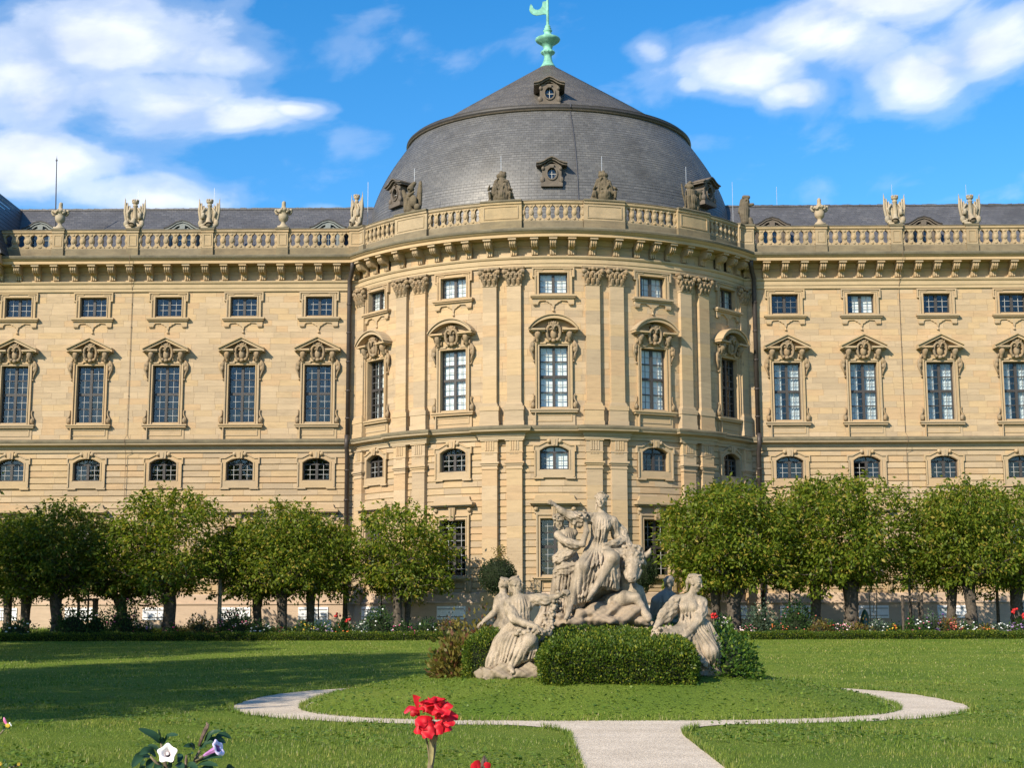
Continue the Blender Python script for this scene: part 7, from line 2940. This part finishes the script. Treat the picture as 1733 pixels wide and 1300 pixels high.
tr_a, tr_b, tr_grey = trophy_mesh(0), trophy_mesh(2, mirror=-1), trophy_mesh(5, 'greystone', -1)
GRP = 'stone trophies on the roof balustrade'
for px, me, lab in ((227, tr_a, 'pale stone trophy of flags and a column between two windows, left of its twin'), (353, tr_b, 'pale stone trophy of flags beside the middle left dormer'),
                    (1516, tr_a, 'pale stone trophy of flags beside a brown dormer on the right wing'), (1643, tr_grey, 'greyer stone trophy of flags nearest the right picture edge')):
    x = min(PEDX[-1] + PEDX[1], key=lambda q: abs(q - at(px, 400, DW).x))
    o = inst('trophy', me, None, (x, DW, ZP))
    tag(o, lab, 'trophy', GRP)
um = urn_mesh()
for px, lab in ((102, 'stone urn on the balustrade beside the leftmost dormer and mast'), (476, 'stone urn on the left wing balustrade nearest the dome'), (1387, 'stone urn on the right wing balustrade')):
    x = min(PEDX[-1] + PEDX[1], key=lambda q: abs(q - at(px, 400, DW).x))
    tag(inst('urn', um, None, (x, DW, ZP)), lab, 'urn', 'stone urns on the balustrade')


def at_drum(t, r=RD):
    a = math.radians(t)
    return (XA + r * math.sin(a), YA - r * math.cos(a), ZP), a


def small_figure(s, x, y, z, h, lean=0.0, seat=True, arm=1):
    """a crouched putto, h tall"""
    s.ell((x + lean * h, y, z + h * .86), (h * .13, h * .14, h * .16), .03)
    s.cap((x + lean * h * .8, y, z + h * .66), (x, y, z + h * .3), h * .17, h * .18, .04)
    for q in (-1, 1):
        s.cap((x + q * h * .1, y, z + h * .28), (x + q * h * .22, y - h * .22, z + h * .3), h * .11, h * .09, .03)
        s.cap((x + q * h * .22, y - h * .22, z + h * .3), (x + q * h * .2, y - h * .2, z), h * .08, h * .06, .02)
        s.cap((x + q * h * .18 + lean * h * .6, y, z + h * .66), (x + q * h * .32, y - h * .12, z + h * .5), h * .07, h * .06, .02)
        s.cap((x + q * h * .32, y - h * .12, z + h * .5), (x + q * h * .2 * arm, y - h * .24, z + h * (.55 if q > 0 else .75)), h * .055, h * .045, .02)


def group_mesh(flip):
    s = Sculpt()
    s.cap((-.55, 0, .08), (.55, 0, .08), .13, .13, .02)
    s.cap((-.6, .1, .02), (.6, .1, .02), .2, .2, .02)
    small_figure(s, -.38 * flip, -.12, .15, .95, .1 * flip)
    small_figure(s, .36 * flip, -.10, .15, .86, -.12 * flip)
    small_figure(s, .02, .02, .62, .88, .02)
    s.cap((0, .12, .2), (0, .1, 1.2), .50, .26, .05)
    s.ell((0, .05, 1.46), (.28, .22, .18), .03)
    s.cap((-.55, .05, .2), (-.28, .05, 1.15), .16, .13, .03)
    s.cap((.55, .05, .2), (.30, .05, 1.1), .16, .13, .03)
    s.cap((0, .05, 1.50), (0, .05, 1.66), .16, .10, .02)
    s.ell((.18 * flip, .0, 1.60), (.10, .08, .10), .02)
    s.ell((.05, -.30, .35), (.17, .13, .22), .02)
    s.ell((-.62, -.1, .30), (.09, .09, .14), .02)
    s.ell((.60, -.12, .32), (.12, .10, .16), .02)
    s.pleat((0, 0, 0), (0, 0, 1.8), .9, 26, .035, 3)
    return s.mesh('figure_group', .028, M['darkstone'])


DG = 'dark stone groups in front of the dome'
p, a = at_drum(-11.9, RD + .05)
tag(inst('figure_group', group_mesh(1), None, p, a), 'dark pyramid of stone putti on the pedestal left of the central dormer', 'sculpture', DG)
p, a = at_drum(11.9, RD + .05)
tag(inst('figure_group', group_mesh(-1), None, p, a), 'dark pyramid of stone putti on the pedestal right of the central dormer', 'sculpture', DG)

s = Sculpt()
s.cap((-.5, 0, .05), (.5, 0, .05), .14, .14, .02)
s.cap((-.25, 0, .2), (-.2, 0, 1.0), .28, .24, .05)
s.ell((-.12, -.06, 1.38), (.20, .22, .20), .03)
s.cap((-.15, .0, 1.5), (.05, .05, 1.72), .17, .12, .03)
s.ell((-.12, -.10, 1.28), (.10, .12, .12), .02)
s.ell((.42, .05, .95), (.16, .08, .85), .03, rotY(.10))
s.ell((.52, .05, 1.0), (.07, .10, .82), .02)
s.pr.append(('p', np.array((.42, .05, .1)), np.array((.45, .05, 1.8)), .3, 15, .05, (2, None, 0), .5))
s.ell((.18, -.22, .62), (.26, .12, .34), .02)
s.cap((-.5, -.1, 1.0), (-.62, -.1, 1.32), .13, .12, .03)
s.cap((-.45, -.1, .2), (-.5, -.1, .9), .12, .1, .03)
s.cap((-.3, -.22, .2), (-.22, -.25, .8), .09, .07, .02)
s.ell((.45, -.18, .22), (.20, .15, .20), .02)
s.cap((-.1, -.2, .98), (.25, -.25, 1.12), .08, .06, .02)
s.stage = 1
s.ell((-.12, -.24, 1.30), (.08, .08, .06), .01, cut=True)
p, a = at_drum(-35.1, RD + .05)
tag(inst('trophy', s.mesh('trophy', .028, M['darkstone']), None, p, a), 'dark helmeted trophy with shield and banner left on the round balustrade', 'sculpture', DG)
s = Sculpt()
s.cap((-.5, 0, .05), (.55, 0, .05), .14, .14, .02)
s.cap((-.05, 0, .2), (-.05, 0, 1.05), .33, .28, .05)
s.ell((-.10, -.06, 1.36), (.20, .22, .20), .03)
s.cap((-.28, .05, 1.42), (-.02, .0, 1.66), .10, .09, .03)
s.cap((.02, .0, 1.5), (.16, .0, 1.66), .08, .05, .02)
s.cap((.1, .0, 1.05), (.75, .05, 1.18), .20, .14, .04)
s.cap((.45, .0, 1.2), (.98, .05, 1.42), .07, .03, .02)
s.ell((.62, -.05, .9), (.12, .1, .26), .02)
s.cap((.30, -.2, .1), (.32, -.2, .55), .10, .12, .03)
s.cap((-.3, -.15, .1), (-.35, -.15, .75), .11, .12, .03)
s.ell((.0, -.28, .62), (.24, .12, .28), .03)
s.cap((-.78, -.12, 1.42), (-.72, -.15, .85), .05, .06, .02)
s.cap((-.72, -.15, .85), (-.52, -.15, .18), .06, .04, .02)
s.pleat((0, 0, 0), (0, 0, 1.6), .55, 18, .04, 3)
s.stage = 1
s.ell((-.10, -.24, 1.27), (.08, .08, .06), .01, cut=True)
p, a = at_drum(35.1, RD + .05)
tag(inst('trophy', s.mesh('trophy', .028, M['darkstone']), None, p, a), 'dark helmeted trophy with curved sword right on the round balustrade', 'sculpture', DG)

# the two in the corners between dome and wings
ob = inst('trophy', trophy_mesh(9), None, (XA - JX - .30, DW - .05, ZP), -.75)
ob.scale = (.82, .9, 1.12)
tag(ob, 'pale stone trophy with a column in the corner left of the dome', 'trophy', GRP)
s = Sculpt()
s.cap((-.30, 0, .05), (.35, 0, .05), .12, .12, .02)
s.cap((-.08, 0, .25), (-.05, 0, .95), .24, .27, .05)
s.cap((-.12, 0, .7), (.0, 0, 1.45), .26, .22, .05)
s.ell((.02, -.06, 1.52), (.17, .18, .20), .03)
s.cap((-.10, -.08, 1.72), (.14, -.08, 1.72), .13, .12, .02)
s.cap((-.22, .0, 1.55), (-.35, .02, .85), .11, .12, .03)
s.cap((.2, -.05, 1.25), (.42, -.05, 1.30), .10, .08, .02)
s.cap((.22, -.05, .35), (.30, -.1, .1), .16, .12, .03)
s.pleat((-.05, 0, .1), (0, 0, 1.3), .5, 14, .035, 1)
s.stage = 1
s.ell((.03, -.25, 1.45), (.07, .07, .05), .01, cut=True)
tag(inst('trophy', s.mesh('trophy', .028, M['darkstone']), None, (XA + JX + .30, DW - .05, ZP)), 'dark hooded stone trophy in the corner right of the dome', 'sculpture', GRP)

# thin lightning rods behind the sculpture, and the mast at the left
for px, pyt, pyb, Y, r in ((848, 263, 340, YA - RD + .6, .013), (1019, 264, 340, YA - RD + .6, .013), (701, 285, 350, 81.6, .013), (1162, 282, 350, 81.6, .013), (622, 308, 385, DW + .4, .013), (1241, 308, 385, DW + .4, .013),
                           (232, 322, 385, DW + .4, .012), (361, 318, 385, DW + .4, .012), (1512, 312, 385, DW + .4, .012), (1638, 312, 385, DW + .4, .012), (1315, 316, 350, DW + 5.9, .014)):
    p, q = at(px, pyt, Y), at(px, pyb, Y)
    mb = MB()
    mb.tube([(q.x, Y, min(q.z, 24.3) if pyb != 350 or Y < DW else q.z), (q.x, Y, p.z)], r, 5)
    part('lightning_rod', mb, M['rod'])
p, q = at(96, 268, DW + 1.2), at(94, 392, DW + 1.2)
mb = MB()
mb.tube([(q.x, DW + 1.2, q.z - .6), (p.x, DW + 1.2, p.z)], [.045, .028], 6)
mb.ball((p.x, DW + 1.2, p.z - .12), (.07, .07, .06), 6, 5)
mb.tube([(p.x, DW + 1.2, p.z), (p.x, DW + 1.2, p.z + .2)], [.02, .004], 5)
part('mast', mb, M['iron'])
# ------------------------------------------------------------------ flowers close to the camera, rooted in the bed below the picture
M['canna_red'] = None
m, nt, b = new_mat('canna_petals')
gi = NT(nt, 'ShaderNodeNewGeometry')
n1 = NT(nt, 'ShaderNodeTexNoise')
n1.inputs['Scale'].default_value = 30
L(nt, gi.outputs['Position'], n1.inputs['Vector'])
c1 = ramp(nt, gi.outputs['Random Per Island'], [(0, (.36, .003, .010)), (.5, (.60, .006, .014)), (1, (.70, .012, .05))])
L(nt, mixc(nt, .35, c1, ramp(nt, n1.outputs[0], [(.3, (.7, .7, .7)), (.7, (1.2, 1.2, 1.2))]), 'MULTIPLY'), b.inputs['Base Color'])
b.inputs['Roughness'].default_value = .55
tr = NT(nt, 'ShaderNodeBsdfTranslucent')
L(nt, c1, tr.inputs[0])
mx = NT(nt, 'ShaderNodeMixShader')
mx.inputs[0].default_value = .35
L(nt, b.outputs[0], mx.inputs[1])
L(nt, tr.outputs[0], mx.inputs[2])
L(nt, mx.outputs[0], nt.nodes['Material Output'].inputs[0])
M['canna_red'] = m
M['stalk'] = simple('purplish_stalk', (.10, .075, .055), .6, .4, 30, col2=(.16, .13, .075))
M['seedpod'] = simple('withered_bud', (.045, .028, .028), .7, .5, 60, col2=(.12, .08, .06))
M['dleaf'] = leaf_mat('datura_leaves', (.014, .038, .020), (.030, .075, .040), .18, .4)
M['dwhite'] = simple('white_trumpet', (.72, .66, .66), .5, .12, 30, col2=(.80, .76, .76))
M['dpurple'] = simple('purple_trumpet', (.33, .10, .30), .5, .3, 40, col2=(.42, .22, .48))
M['dlilac'] = simple('lilac_trumpet_edge', (.55, .46, .68), .5, .15, 30, col2=(.66, .58, .76))


def sheet(mb, centre, width, cup, n=9, m_=4, ruffle=.0, seed=0, nrm=None):
    """a petal or leaf blade along a centre line: width(t) across, cupped and ruffled"""
    C = [Vector(p) for p in centre]
    rs_ = np.random.RandomState(seed)
    ph = rs_.rand() * 6
    rows = []
    for i in range(n + 1):
        t = i / n * (len(C) - 1)
        j = min(int(t), len(C) - 2)
        p0, p1, p2, p3 = C[max(0, j - 1)], C[j], C[j + 1], C[min(len(C) - 1, j + 2)]
        u = t - j
        p = .5 * ((2 * p1) + (p2 - p0) * u + (2 * p0 - 5 * p1 + 4 * p2 - p3) * u * u + (-p0 + 3 * p1 - 3 * p2 + p3) * u ** 3)
        d = (C[j + 1] - C[j]).normalized()
        up = Vector(nrm) if nrm is not None else Vector((0, -.4, 1))
        s = d.cross(up)
        s = s.normalized() if s.length > 1e-4 else Vector((1, 0, 0))
        nn = s.cross(d).normalized()
        w = width(i / n)
        row = []
        for k in range(m_ + 1):
            x = (k / m_ - .5) * 2
            row.append(p + s * (x * w) + nn * (cup * w * x * x + ruffle * math.sin(ph + 9 * i / n + 3 * x) * abs(x) * w))
        rows.append(row)
    v = [q for r in rows for q in r]
    f = []
    for i in range(n):
        for k in range(m_):
            a = i * (m_ + 1) + k
            f.append((a, a + 1, a + m_ + 2, a + m_ + 1))
    return mb.add(v, f)


bellw = lambda t: max(.02, math.sin(PI * min(1, t * .93 + .05)) ** .8)
petw = lambda t: .12 + .88 * math.sin(PI * .5 * min(1, t * 1.5)) * (1 - max(0, t - .72) ** 1.6 * 5.5)

# --- the red canna: head between rows 1178 and 1240, column 690 to 766
YC = 4.2
S = YC / 2503 * 1.0
P0 = lambda px, py, dy=0.0: at(px, py, YC + dy)
root = empty('canna', (P0(733, 1300).x, YC, 0))
tag(root, 'tall red canna flower standing close up in front of the gravel ring', 'canna', 'red cannas close to the camera')


def local(mb):
    off = root.location
    mb.v = [tuple(Vector(p) - off) for p in mb.v]
    return mb


mb = MB()
foot = Vector((P0(728, 1300).x + .02, YC, 0))
mb.tube([foot, foot + Vector((.0, 0, .6)), P0(728, 1300), P0(733, 1270), P0(736, 1238), P0(738, 1222)], [.014, .012, .0085, .0085, .007, .005], 8)
mb.tube([P0(727, 1298), P0(725, 1272, .01), P0(722, 1252), P0(716, 1236)], [.003, .0026, .0028, .004], 6)
local(mb).build('stalk', M['stalk'], root, smooth=True)
mb = MB()
sheet(mb, [P0(729, 1296, -.012), P0(730, 1270, -.014), P0(729, 1244, -.012)], lambda t: .006 * bellw(t) + .0008, .4, seed=3, nrm=(0, -1, .1))
sheet(mb, [P0(734, 1262, -.012), P0(737, 1246, -.014), P0(740, 1232, -.012)], lambda t: .007 * bellw(t) + .0008, .4, seed=4, nrm=(0, -1, .1))
local(mb).build('bract', simple('tan_bract', (.20, .17, .075), .7, .3, 30), root, smooth=True)
mb = MB()
for x, y, r in ((739, 1242, .006), (737, 1232, .0055), (733, 1226, .005)):
    p = P0(x, y, -.012)
    mb.ball(p, (r, r, r * 1.9), 8, 6)
local(mb).build('bud', M['seedpod'], root, smooth=True)
blooms = [  # base px, tip px, width, depth offsets, seed
    ((735, 1212), (726, 1186), .024, (-.01, -.035), 1), ((738, 1210), (745, 1183), .017, (.0, -.02), 2), ((742, 1208), (757, 1196), .020, (.0, -.02), 3),
    ((740, 1216), (764, 1214), .020, (.0, -.015), 4), ((740, 1222), (754, 1232), .019, (.01, -.012), 5), ((733, 1216), (713, 1222), .020, (-.01, -.04), 6),
    ((732, 1218), (711, 1235), .018, (-.01, -.03), 7), ((732, 1222), (724, 1241), .020, (-.02, -.045), 8), ((737, 1216), (741, 1202), .022, (-.03, -.055), 9),
    ((736, 1218), (752, 1206), .019, (-.03, -.05), 10), ((734, 1212), (716, 1198), .016, (-.01, -.02), 11), ((738, 1222), (742, 1236), .015, (-.01, -.03), 12),
    ((730, 1206), (718, 1190), .017, (.01, -.01), 13), ((728, 1214), (720, 1228), .021, (-.02, -.035), 14), ((744, 1212), (760, 1222), .017, (-.01, -.04), 15), ((733, 1204), (733, 1190), .022, (.0, -.03), 16)]
for (bx, by), (tx, ty), w, (d0, d1), sd in blooms:
    mb = MB()
    b_, t_ = P0(bx, by, d0), P0(tx, ty, d1)
    mid = b_.lerp(t_, .55) + Vector((0, -.006, .006))
    sheet(mb, [b_, mid, t_, t_ + (t_ - mid) * .25 + Vector((0, -.010, -.008))], lambda t, w=w: w * .88 * petw(t) * (1 + .10 * math.sin(23 * t + w * 900)), -.42, 12, 6, .34, sd, (0, -1, .35))
    local(mb).build('petal', M['canna_red'], root, smooth=True)
mb = MB()                                        # the separate half-open flower at upper left
sheet(mb, [P0(709, 1212), P0(707, 1198, -.005), P0(704, 1184, -.01), P0(706, 1178, -.012)], lambda t: .003 + .013 * max(0, t - .25), .2, 9, 5, .2, 31, (0, -1, .1))
sheet(mb, [P0(708, 1211), P0(697, 1199, -.005), P0(684, 1208, -.01)], lambda t: .002 + .006 * bellw(t), .3, 9, 4, .1, 32, (0, -1, .4))
sheet(mb, [P0(709, 1212), P0(703, 1203, -.01), P0(700, 1209, -.014), P0(702, 1213, -.012)], lambda t: .003 + .008 * bellw(t), -.3, 9, 5, .1, 33, (0, -1, .2))
local(mb).build('half_open_flower', M['canna_red'], root, smooth=True)
mb = MB()
mb.tube([P0(709, 1212), P0(714, 1228, .01), P0(722, 1246)], .002, 5)
local(mb).build('flower_stem', M['stalk'], root)
lf = MB()
for k, (a, z, ln, w) in enumerate(((.3, .35, .5, .06), (2.3, .45, .48, .06), (4.2, .3, .55, .07), (5.3, .55, .42, .05), (1.2, .15, .5, .07))):
    c, s_ = math.cos(a), math.sin(a)
    sheet(lf, [foot + Vector((0, 0, z)), foot + Vector((c * ln * .3, s_ * ln * .3, z + ln * .45)), foot + Vector((c * ln * .62, s_ * ln * .62, z + ln * .55))], lambda t, w=w: w * bellw(t), .3, 10, 4, .05, k)
local(lf).build('leaves', M['dleaf'], root, smooth=True)

# --- the second canna, only its tip in the picture at the bottom edge
root = empty('canna', (at(815, 1300, YC).x, YC, 0))
tag(root, 'red canna bud just showing at the bottom edge right of the tall canna', 'canna', 'red cannas close to the camera')
mb = MB()
foot = Vector((at(815, 1300, YC).x, YC, 0))
mb.tube([foot, foot + Vector((0, 0, .7)), P0(815, 1312), P0(817, 1298)], [.014, .011, .008, .006], 8)
local(mb).build('stalk', M['stalk'], root, smooth=True)
mb = MB()
mb.tube([P0(815, 1302, -.006), P0(818, 1290, -.006), P0(820, 1280, -.004)], [.006, .0065, .0025], 8)
mb.tube([P0(819, 1302, -.008), P0(823, 1292, -.006), P0(822, 1284, -.004)], [.005, .0055, .0025], 8)
local(mb).build('bud', M['seedpod'], root, smooth=True)
for k, pts in enumerate((((812, 1312), (808, 1296), (806, 1288)), ((820, 1312), (824, 1300), (825, 1291)), ((809, 1314), (803, 1304), (802, 1292)))):
    mb = MB()
    sheet(mb, [P0(x, y, -.01 - .004 * i) for i, (x, y) in enumerate(pts)], lambda t: .010 * petw(t), -.4, 9, 5, .15, 50 + k, (0, -1, .2))
    local(mb).build('petal', M['canna_red'], root, smooth=True)

# --- the datura with a white and a purple trumpet
YD = 4.6
Q = lambda cx, cy, dy=0.0: at(200 + cx * .12695, 1200 + cy * .12695, YD + dy)     # (cx, cy) on an enlargement of that corner
root = empty('datura', (Q(800, 800).x, YD, 0))
tag(root, 'datura plant with one white and one purple trumpet flower, close up at bottom left', 'datura')
mb = MB()
foot = Vector((Q(780, 800).x, YD, 0))
fork = Vector((Q(780, 900).x, YD, Q(780, 1100).z))
mb.tube([foot, foot + Vector((.01, 0, .5)), fork], [.02, .016, .011], 8)
mb.tube([fork, Q(640, 800), Q(590, 600), Q(570, 440)], [.009, .007, .005, .003], 7)
mb.tube([fork, Q(980, 800), Q(1040, 650), Q(1090, 560)], [.009, .006, .005, .0045], 7)
mb.tube([fork, Q(560, 780, -.01), Q(430, 640, -.03)], [.007, .005, .003], 7)
mb.tube([Q(1000, 740), Q(1120, 660, -.01)], [.004, .004], 7)
mb.tube([fork, Q(900, 800), Q(905, 640)], [.007, .005, .004], 7)
local(mb).build('stem', M['stalk'], root, smooth=True)
mb = MB()
mb.tube([Q(1075, 500), Q(1110, 400, -.004), Q(1160, 290, -.006), Q(1195, 215, -.008), Q(1175, 185, -.008)], [.0035, .005, .0065, .005, .002], 9)
mb.tube([Q(1085, 500, -.006), Q(1130, 380, -.008), Q(1185, 270, -.01), Q(1210, 210, -.01)], [.003, .004, .004, .0015], 7)
local(mb).build('withered_bud', M['seedpod'], root, smooth=True)
mb = MB()
mb.tube([Q(905, 780), Q(905, 690), Q(908, 620)], [.003, .005, .002], 8)
local(mb).build('dry_bud', M['seedpod'], root, smooth=True)
LEAVES = [  # base, mid, tip on the enlargement, half width in metres, depth
    ((560, 460), (450, 350), (270, 270), .013, -.01), ((555, 450), (540, 360), (530, 280), .010, -.02), ((600, 480), (680, 370), (800, 355), .010, -.02), ((590, 470), (590, 410), (600, 380), .008, .0),
    ((545, 590), (480, 510), (390, 490), .007, .0), ((500, 640), (400, 560), (280, 620), .014, -.02), ((430, 640), (300, 640), (185, 790), .015, -.03), ((460, 680), (420, 740), (400, 850), .012, -.02),
    ((1010, 560), (960, 500), (870, 510), .009, -.02), ((1020, 540), (990, 490), (960, 460), .007, -.01), ((1080, 540), (1180, 470), (1270, 450), .010, -.01), ((1150, 460), (1240, 340), (1370, 295), .010, -.01),
    ((1180, 440), (1230, 340), (1245, 300), .008, .01), ((1200, 420), (1340, 430), (1430, 450), .014, .02), ((1290, 400), (1400, 350), (1510, 400), .010, .01), ((1080, 700), (1250, 640), (1390, 660), .014, -.02),
    ((1050, 760), (1180, 740), (1330, 770), .012, -.03), ((960, 700), (950, 620), (1000, 600), .010, -.02), ((800, 720), (830, 650), (800, 600), .009, .02), ((760, 760), (820, 760), (860, 830), .013, -.02),
    ((600, 760), (540, 760), (500, 850), .013, -.02), ((1460, 860), (1480, 790), (1470, 740), .010, .0), ((1500, 870), (1520, 800), (1530, 770), .010, .0), ((1090, 800), (1200, 800), (1270, 860), .013, -.03), ((900, 830), (960, 760), (1060, 800), .013, -.02),
    ((700, 800), (680, 730), (720, 690), .010, -.01), ((360, 700), (320, 760), (330, 860), .010, .01)]
for i, (b0, mm, tt, w, dy) in enumerate(LEAVES):
    mb = MB()
    sheet(mb, [Q(*b0), Q(mm[0], mm[1], dy), Q(tt[0], tt[1], dy * 2)], lambda t, w=w: w * bellw(t), .35, 9, 4, .12, 60 + i, (.2, -.7, .7))
    local(mb).build('leaf', M['dleaf'], root, smooth=True)
# white flower, open toward us: five-pointed rim falling back into a tube
c = Q(655, 600, -.03)
fx = Vector((.10, -.93, .28)).normalized()
ux = fx.cross(Vector((0, 0, 1))).normalized()
uz = ux.cross(fx)
mb = MB()
rim, n = [], 40
prof = [(.004, -.060), (.006, -.035), (.009, -.012), (.014, .0), (.021, .006), (.027, .004)]
v = []
for j, (r, d) in enumerate(prof):
    for i in range(n):
        a = 2 * PI * i / n + .3
        pt = (1 + .26 * max(0, (j - 2) / 3) * (abs(math.cos(2.5 * a)) ** 3 - .35))
        rr = r * pt
        v.append(c + ux * (rr * math.sin(a)) + uz * (rr * math.cos(a)) + fx * (d + .002 * math.sin(5 * a) * (j > 3)))
f = [(j * n + i, j * n + (i + 1) % n, (j + 1) * n + (i + 1) % n, (j + 1) * n + i) for j in range(len(prof) - 1) for i in range(n)]
mb.add(v, f)
mb.ball(c + fx * -.004, (.0045, .0045, .0045), 8, 6)
local(mb).build('white_trumpet', M['dwhite'], root, smooth=True)
mb = MB()
mb.tube([c - fx * .055, c - fx * .075 + Vector((.01, 0, -.01))], [.005, .004], 8)
local(mb).build('calyx', M['stalk'], root, smooth=True)
# purple flower in profile, opening to the right
c0, c1_ = Q(1120, 640, -.02), Q(1345, 520, -.04)
ax = (c1_ - c0).normalized()
ux = ax.cross(Vector((0, 1, 0))).normalized()
uz = ux.cross(ax)
L_ = (c1_ - c0).length
mb, mb2 = MB(), MB()
prof = [(.002, .0), (.005, .25), (.0065, .5), (.0085, .75), (.012, .92)]
v = [c0 + ax * (L_ * d) + ux * (r * (1 + .12 * math.sin(5 * 2 * PI * i / 30)) * math.sin(2 * PI * i / 30)) + uz * (r * (1 + .12 * math.sin(5 * 2 * PI * i / 30)) * math.cos(2 * PI * i / 30)) for r, d in prof for i in range(30)]
f = [(j * 30 + i, j * 30 + (i + 1) % 30, (j + 1) * 30 + (i + 1) % 30, (j + 1) * 30 + i) for j in range(4) for i in range(30)]
mb.add(v, f)
local(mb).build('purple_tube', M['dpurple'], root, smooth=True)
prof = [(.012, .92), (.018, 1.0), (.0235, 1.0), (.026, .95)]
v = [c0 + ax * (L_ * d + .002 * math.sin(5 * 2 * PI * i / 30)) + ux * (r * (1 + .10 * math.sin(5 * 2 * PI * i / 30 + 1)) * math.sin(2 * PI * i / 30)) + uz * (r * (1 + .10 * math.sin(5 * 2 * PI * i / 30 + 1)) * math.cos(2 * PI * i / 30)) for r, d in prof for i in range(30)]
f = [(j * 30 + i, j * 30 + (i + 1) % 30, (j + 1) * 30 + (i + 1) % 30, (j + 1) * 30 + i) for j in range(3) for i in range(30)]
mb2.add(v, f)
local(mb2).build('flared_rim', M['dlilac'], root, smooth=True)
mb = MB()
mb.tube([Q(1030, 700, -.01), Q(1075, 668, -.015), c0 + ax * .006], [.003, .005, .0045], 8)
local(mb).build('calyx', M['bract'] if 'bract' in M else M['stalk'], root, smooth=True)

# --- the dahlia at the left edge: one pink petal left on a yellow heart, buds below
YE = 4.4
root = empty('dahlia', (at(2, 1300, YE).x, YE, 0))
tag(root, 'spent dahlia with a single pink petal at the left picture edge', 'dahlia')
W = lambda cx, cy, dy=0.0: at(cx * .0846, 1190 + cy * .0846, YE + dy)
mb = MB()
foot = Vector((W(-150, 1300).x, YE, 0))
mb.tube([foot, foot + Vector((0, 0, .8)), W(-60, 690), W(40, 590), W(100, 510)], [.012, .009, .003, .0026, .003], 7)
mb.tube([foot + Vector((0, 0, .9)), W(60, 1400), W(200, 1300), W(370, 1270)], [.006, .004, .003, .003], 7)
mb.tube([foot + Vector((0, 0, .9)), W(-40, 1400), W(10, 1240)], [.006, .004, .003], 7)
local(mb).build('stem', M['stalk'], root, smooth=True)
mb = MB()
for i in range(34):
    a = rnd.random() * 6.28
    r = .006 * math.sqrt(rnd.random())
    mb.ball(W(165, 460, -.005) + Vector((r * math.cos(a), -.004, r * math.sin(a) * .7)), (.0018, .0018, .0026), 5, 4)
mb.ball(W(165, 470), (.0055, .0055, .004), 8, 6)
local(mb).build('heart', M['yellow'], root, smooth=True)
mb = MB()
sheet(mb, [W(140, 440, -.006), W(100, 370, -.006), W(80, 290, -.002)], lambda t: .0036 * bellw(t) + .0004, -.5, 9, 4, 0, 3, (.5, -1, .2))
local(mb).build('petal', simple('pink_petal', (.62, .10, .28), .5, .2, 60, col2=(.72, .26, .42)), root, smooth=True)
mb = MB()
for (b0, tt) in (((180, 440), (200, 395)), ((200, 450), (228, 430)), ((215, 470), (235, 455))):
    sheet(mb, [W(*b0, -.008), W((b0[0] + tt[0]) / 2, (b0[1] + tt[1]) / 2 - 8, -.008), W(*tt, -.006)], lambda t: .0016 * bellw(t) + .0003, .2, 5, 2, 0, 5, (0, -1, .3))
local(mb).build('shrivelled_petal', M['white'], root, smooth=True)
mb = MB()
for (b0, tt, w) in (((100, 500), (30, 490), .003), ((120, 510), (200, 530), .0035), ((90, 520), (70, 560), .003), ((60, 1200), (110, 1150), .005), ((70, 1230), (130, 1290), .006), ((330, 1290), (290, 1230), .005), ((200, 1310), (230, 1250), .006)):
    sheet(mb, [W(*b0), W((b0[0] + tt[0]) / 2, (b0[1] + tt[1]) / 2 - 15, -.004), W(*tt, -.006)], lambda t, w=w: w * bellw(t) + .0004, .3, 6, 2, .1, 7, (0, -1, .5))
local(mb).build('leaves', M['bush'], root, smooth=True)
mb = MB()
for x, y, r in ((380, 1235, .0048), (10, 1230, .0058)):
    mb.ball(W(x, y, -.004), (r, r, r * 1.05), 9, 7)
    for k in range(6):
        a = k * 1.05
        mb.ball(W(x, y, -.006) + Vector((math.cos(a) * r * .7, -.002, math.sin(a) * r * .7)), r * .42, 6, 5)
local(mb).build('bud', simple('yellow_bud', (.42, .30, .04), .6, .3, 60), root, smooth=True)
mb = MB()
mb.ball(W(425, 1245, -.003), (.0026, .0026, .0042), 8, 6)
local(mb).build('brown_bud', M['seedpod'], root, smooth=True)
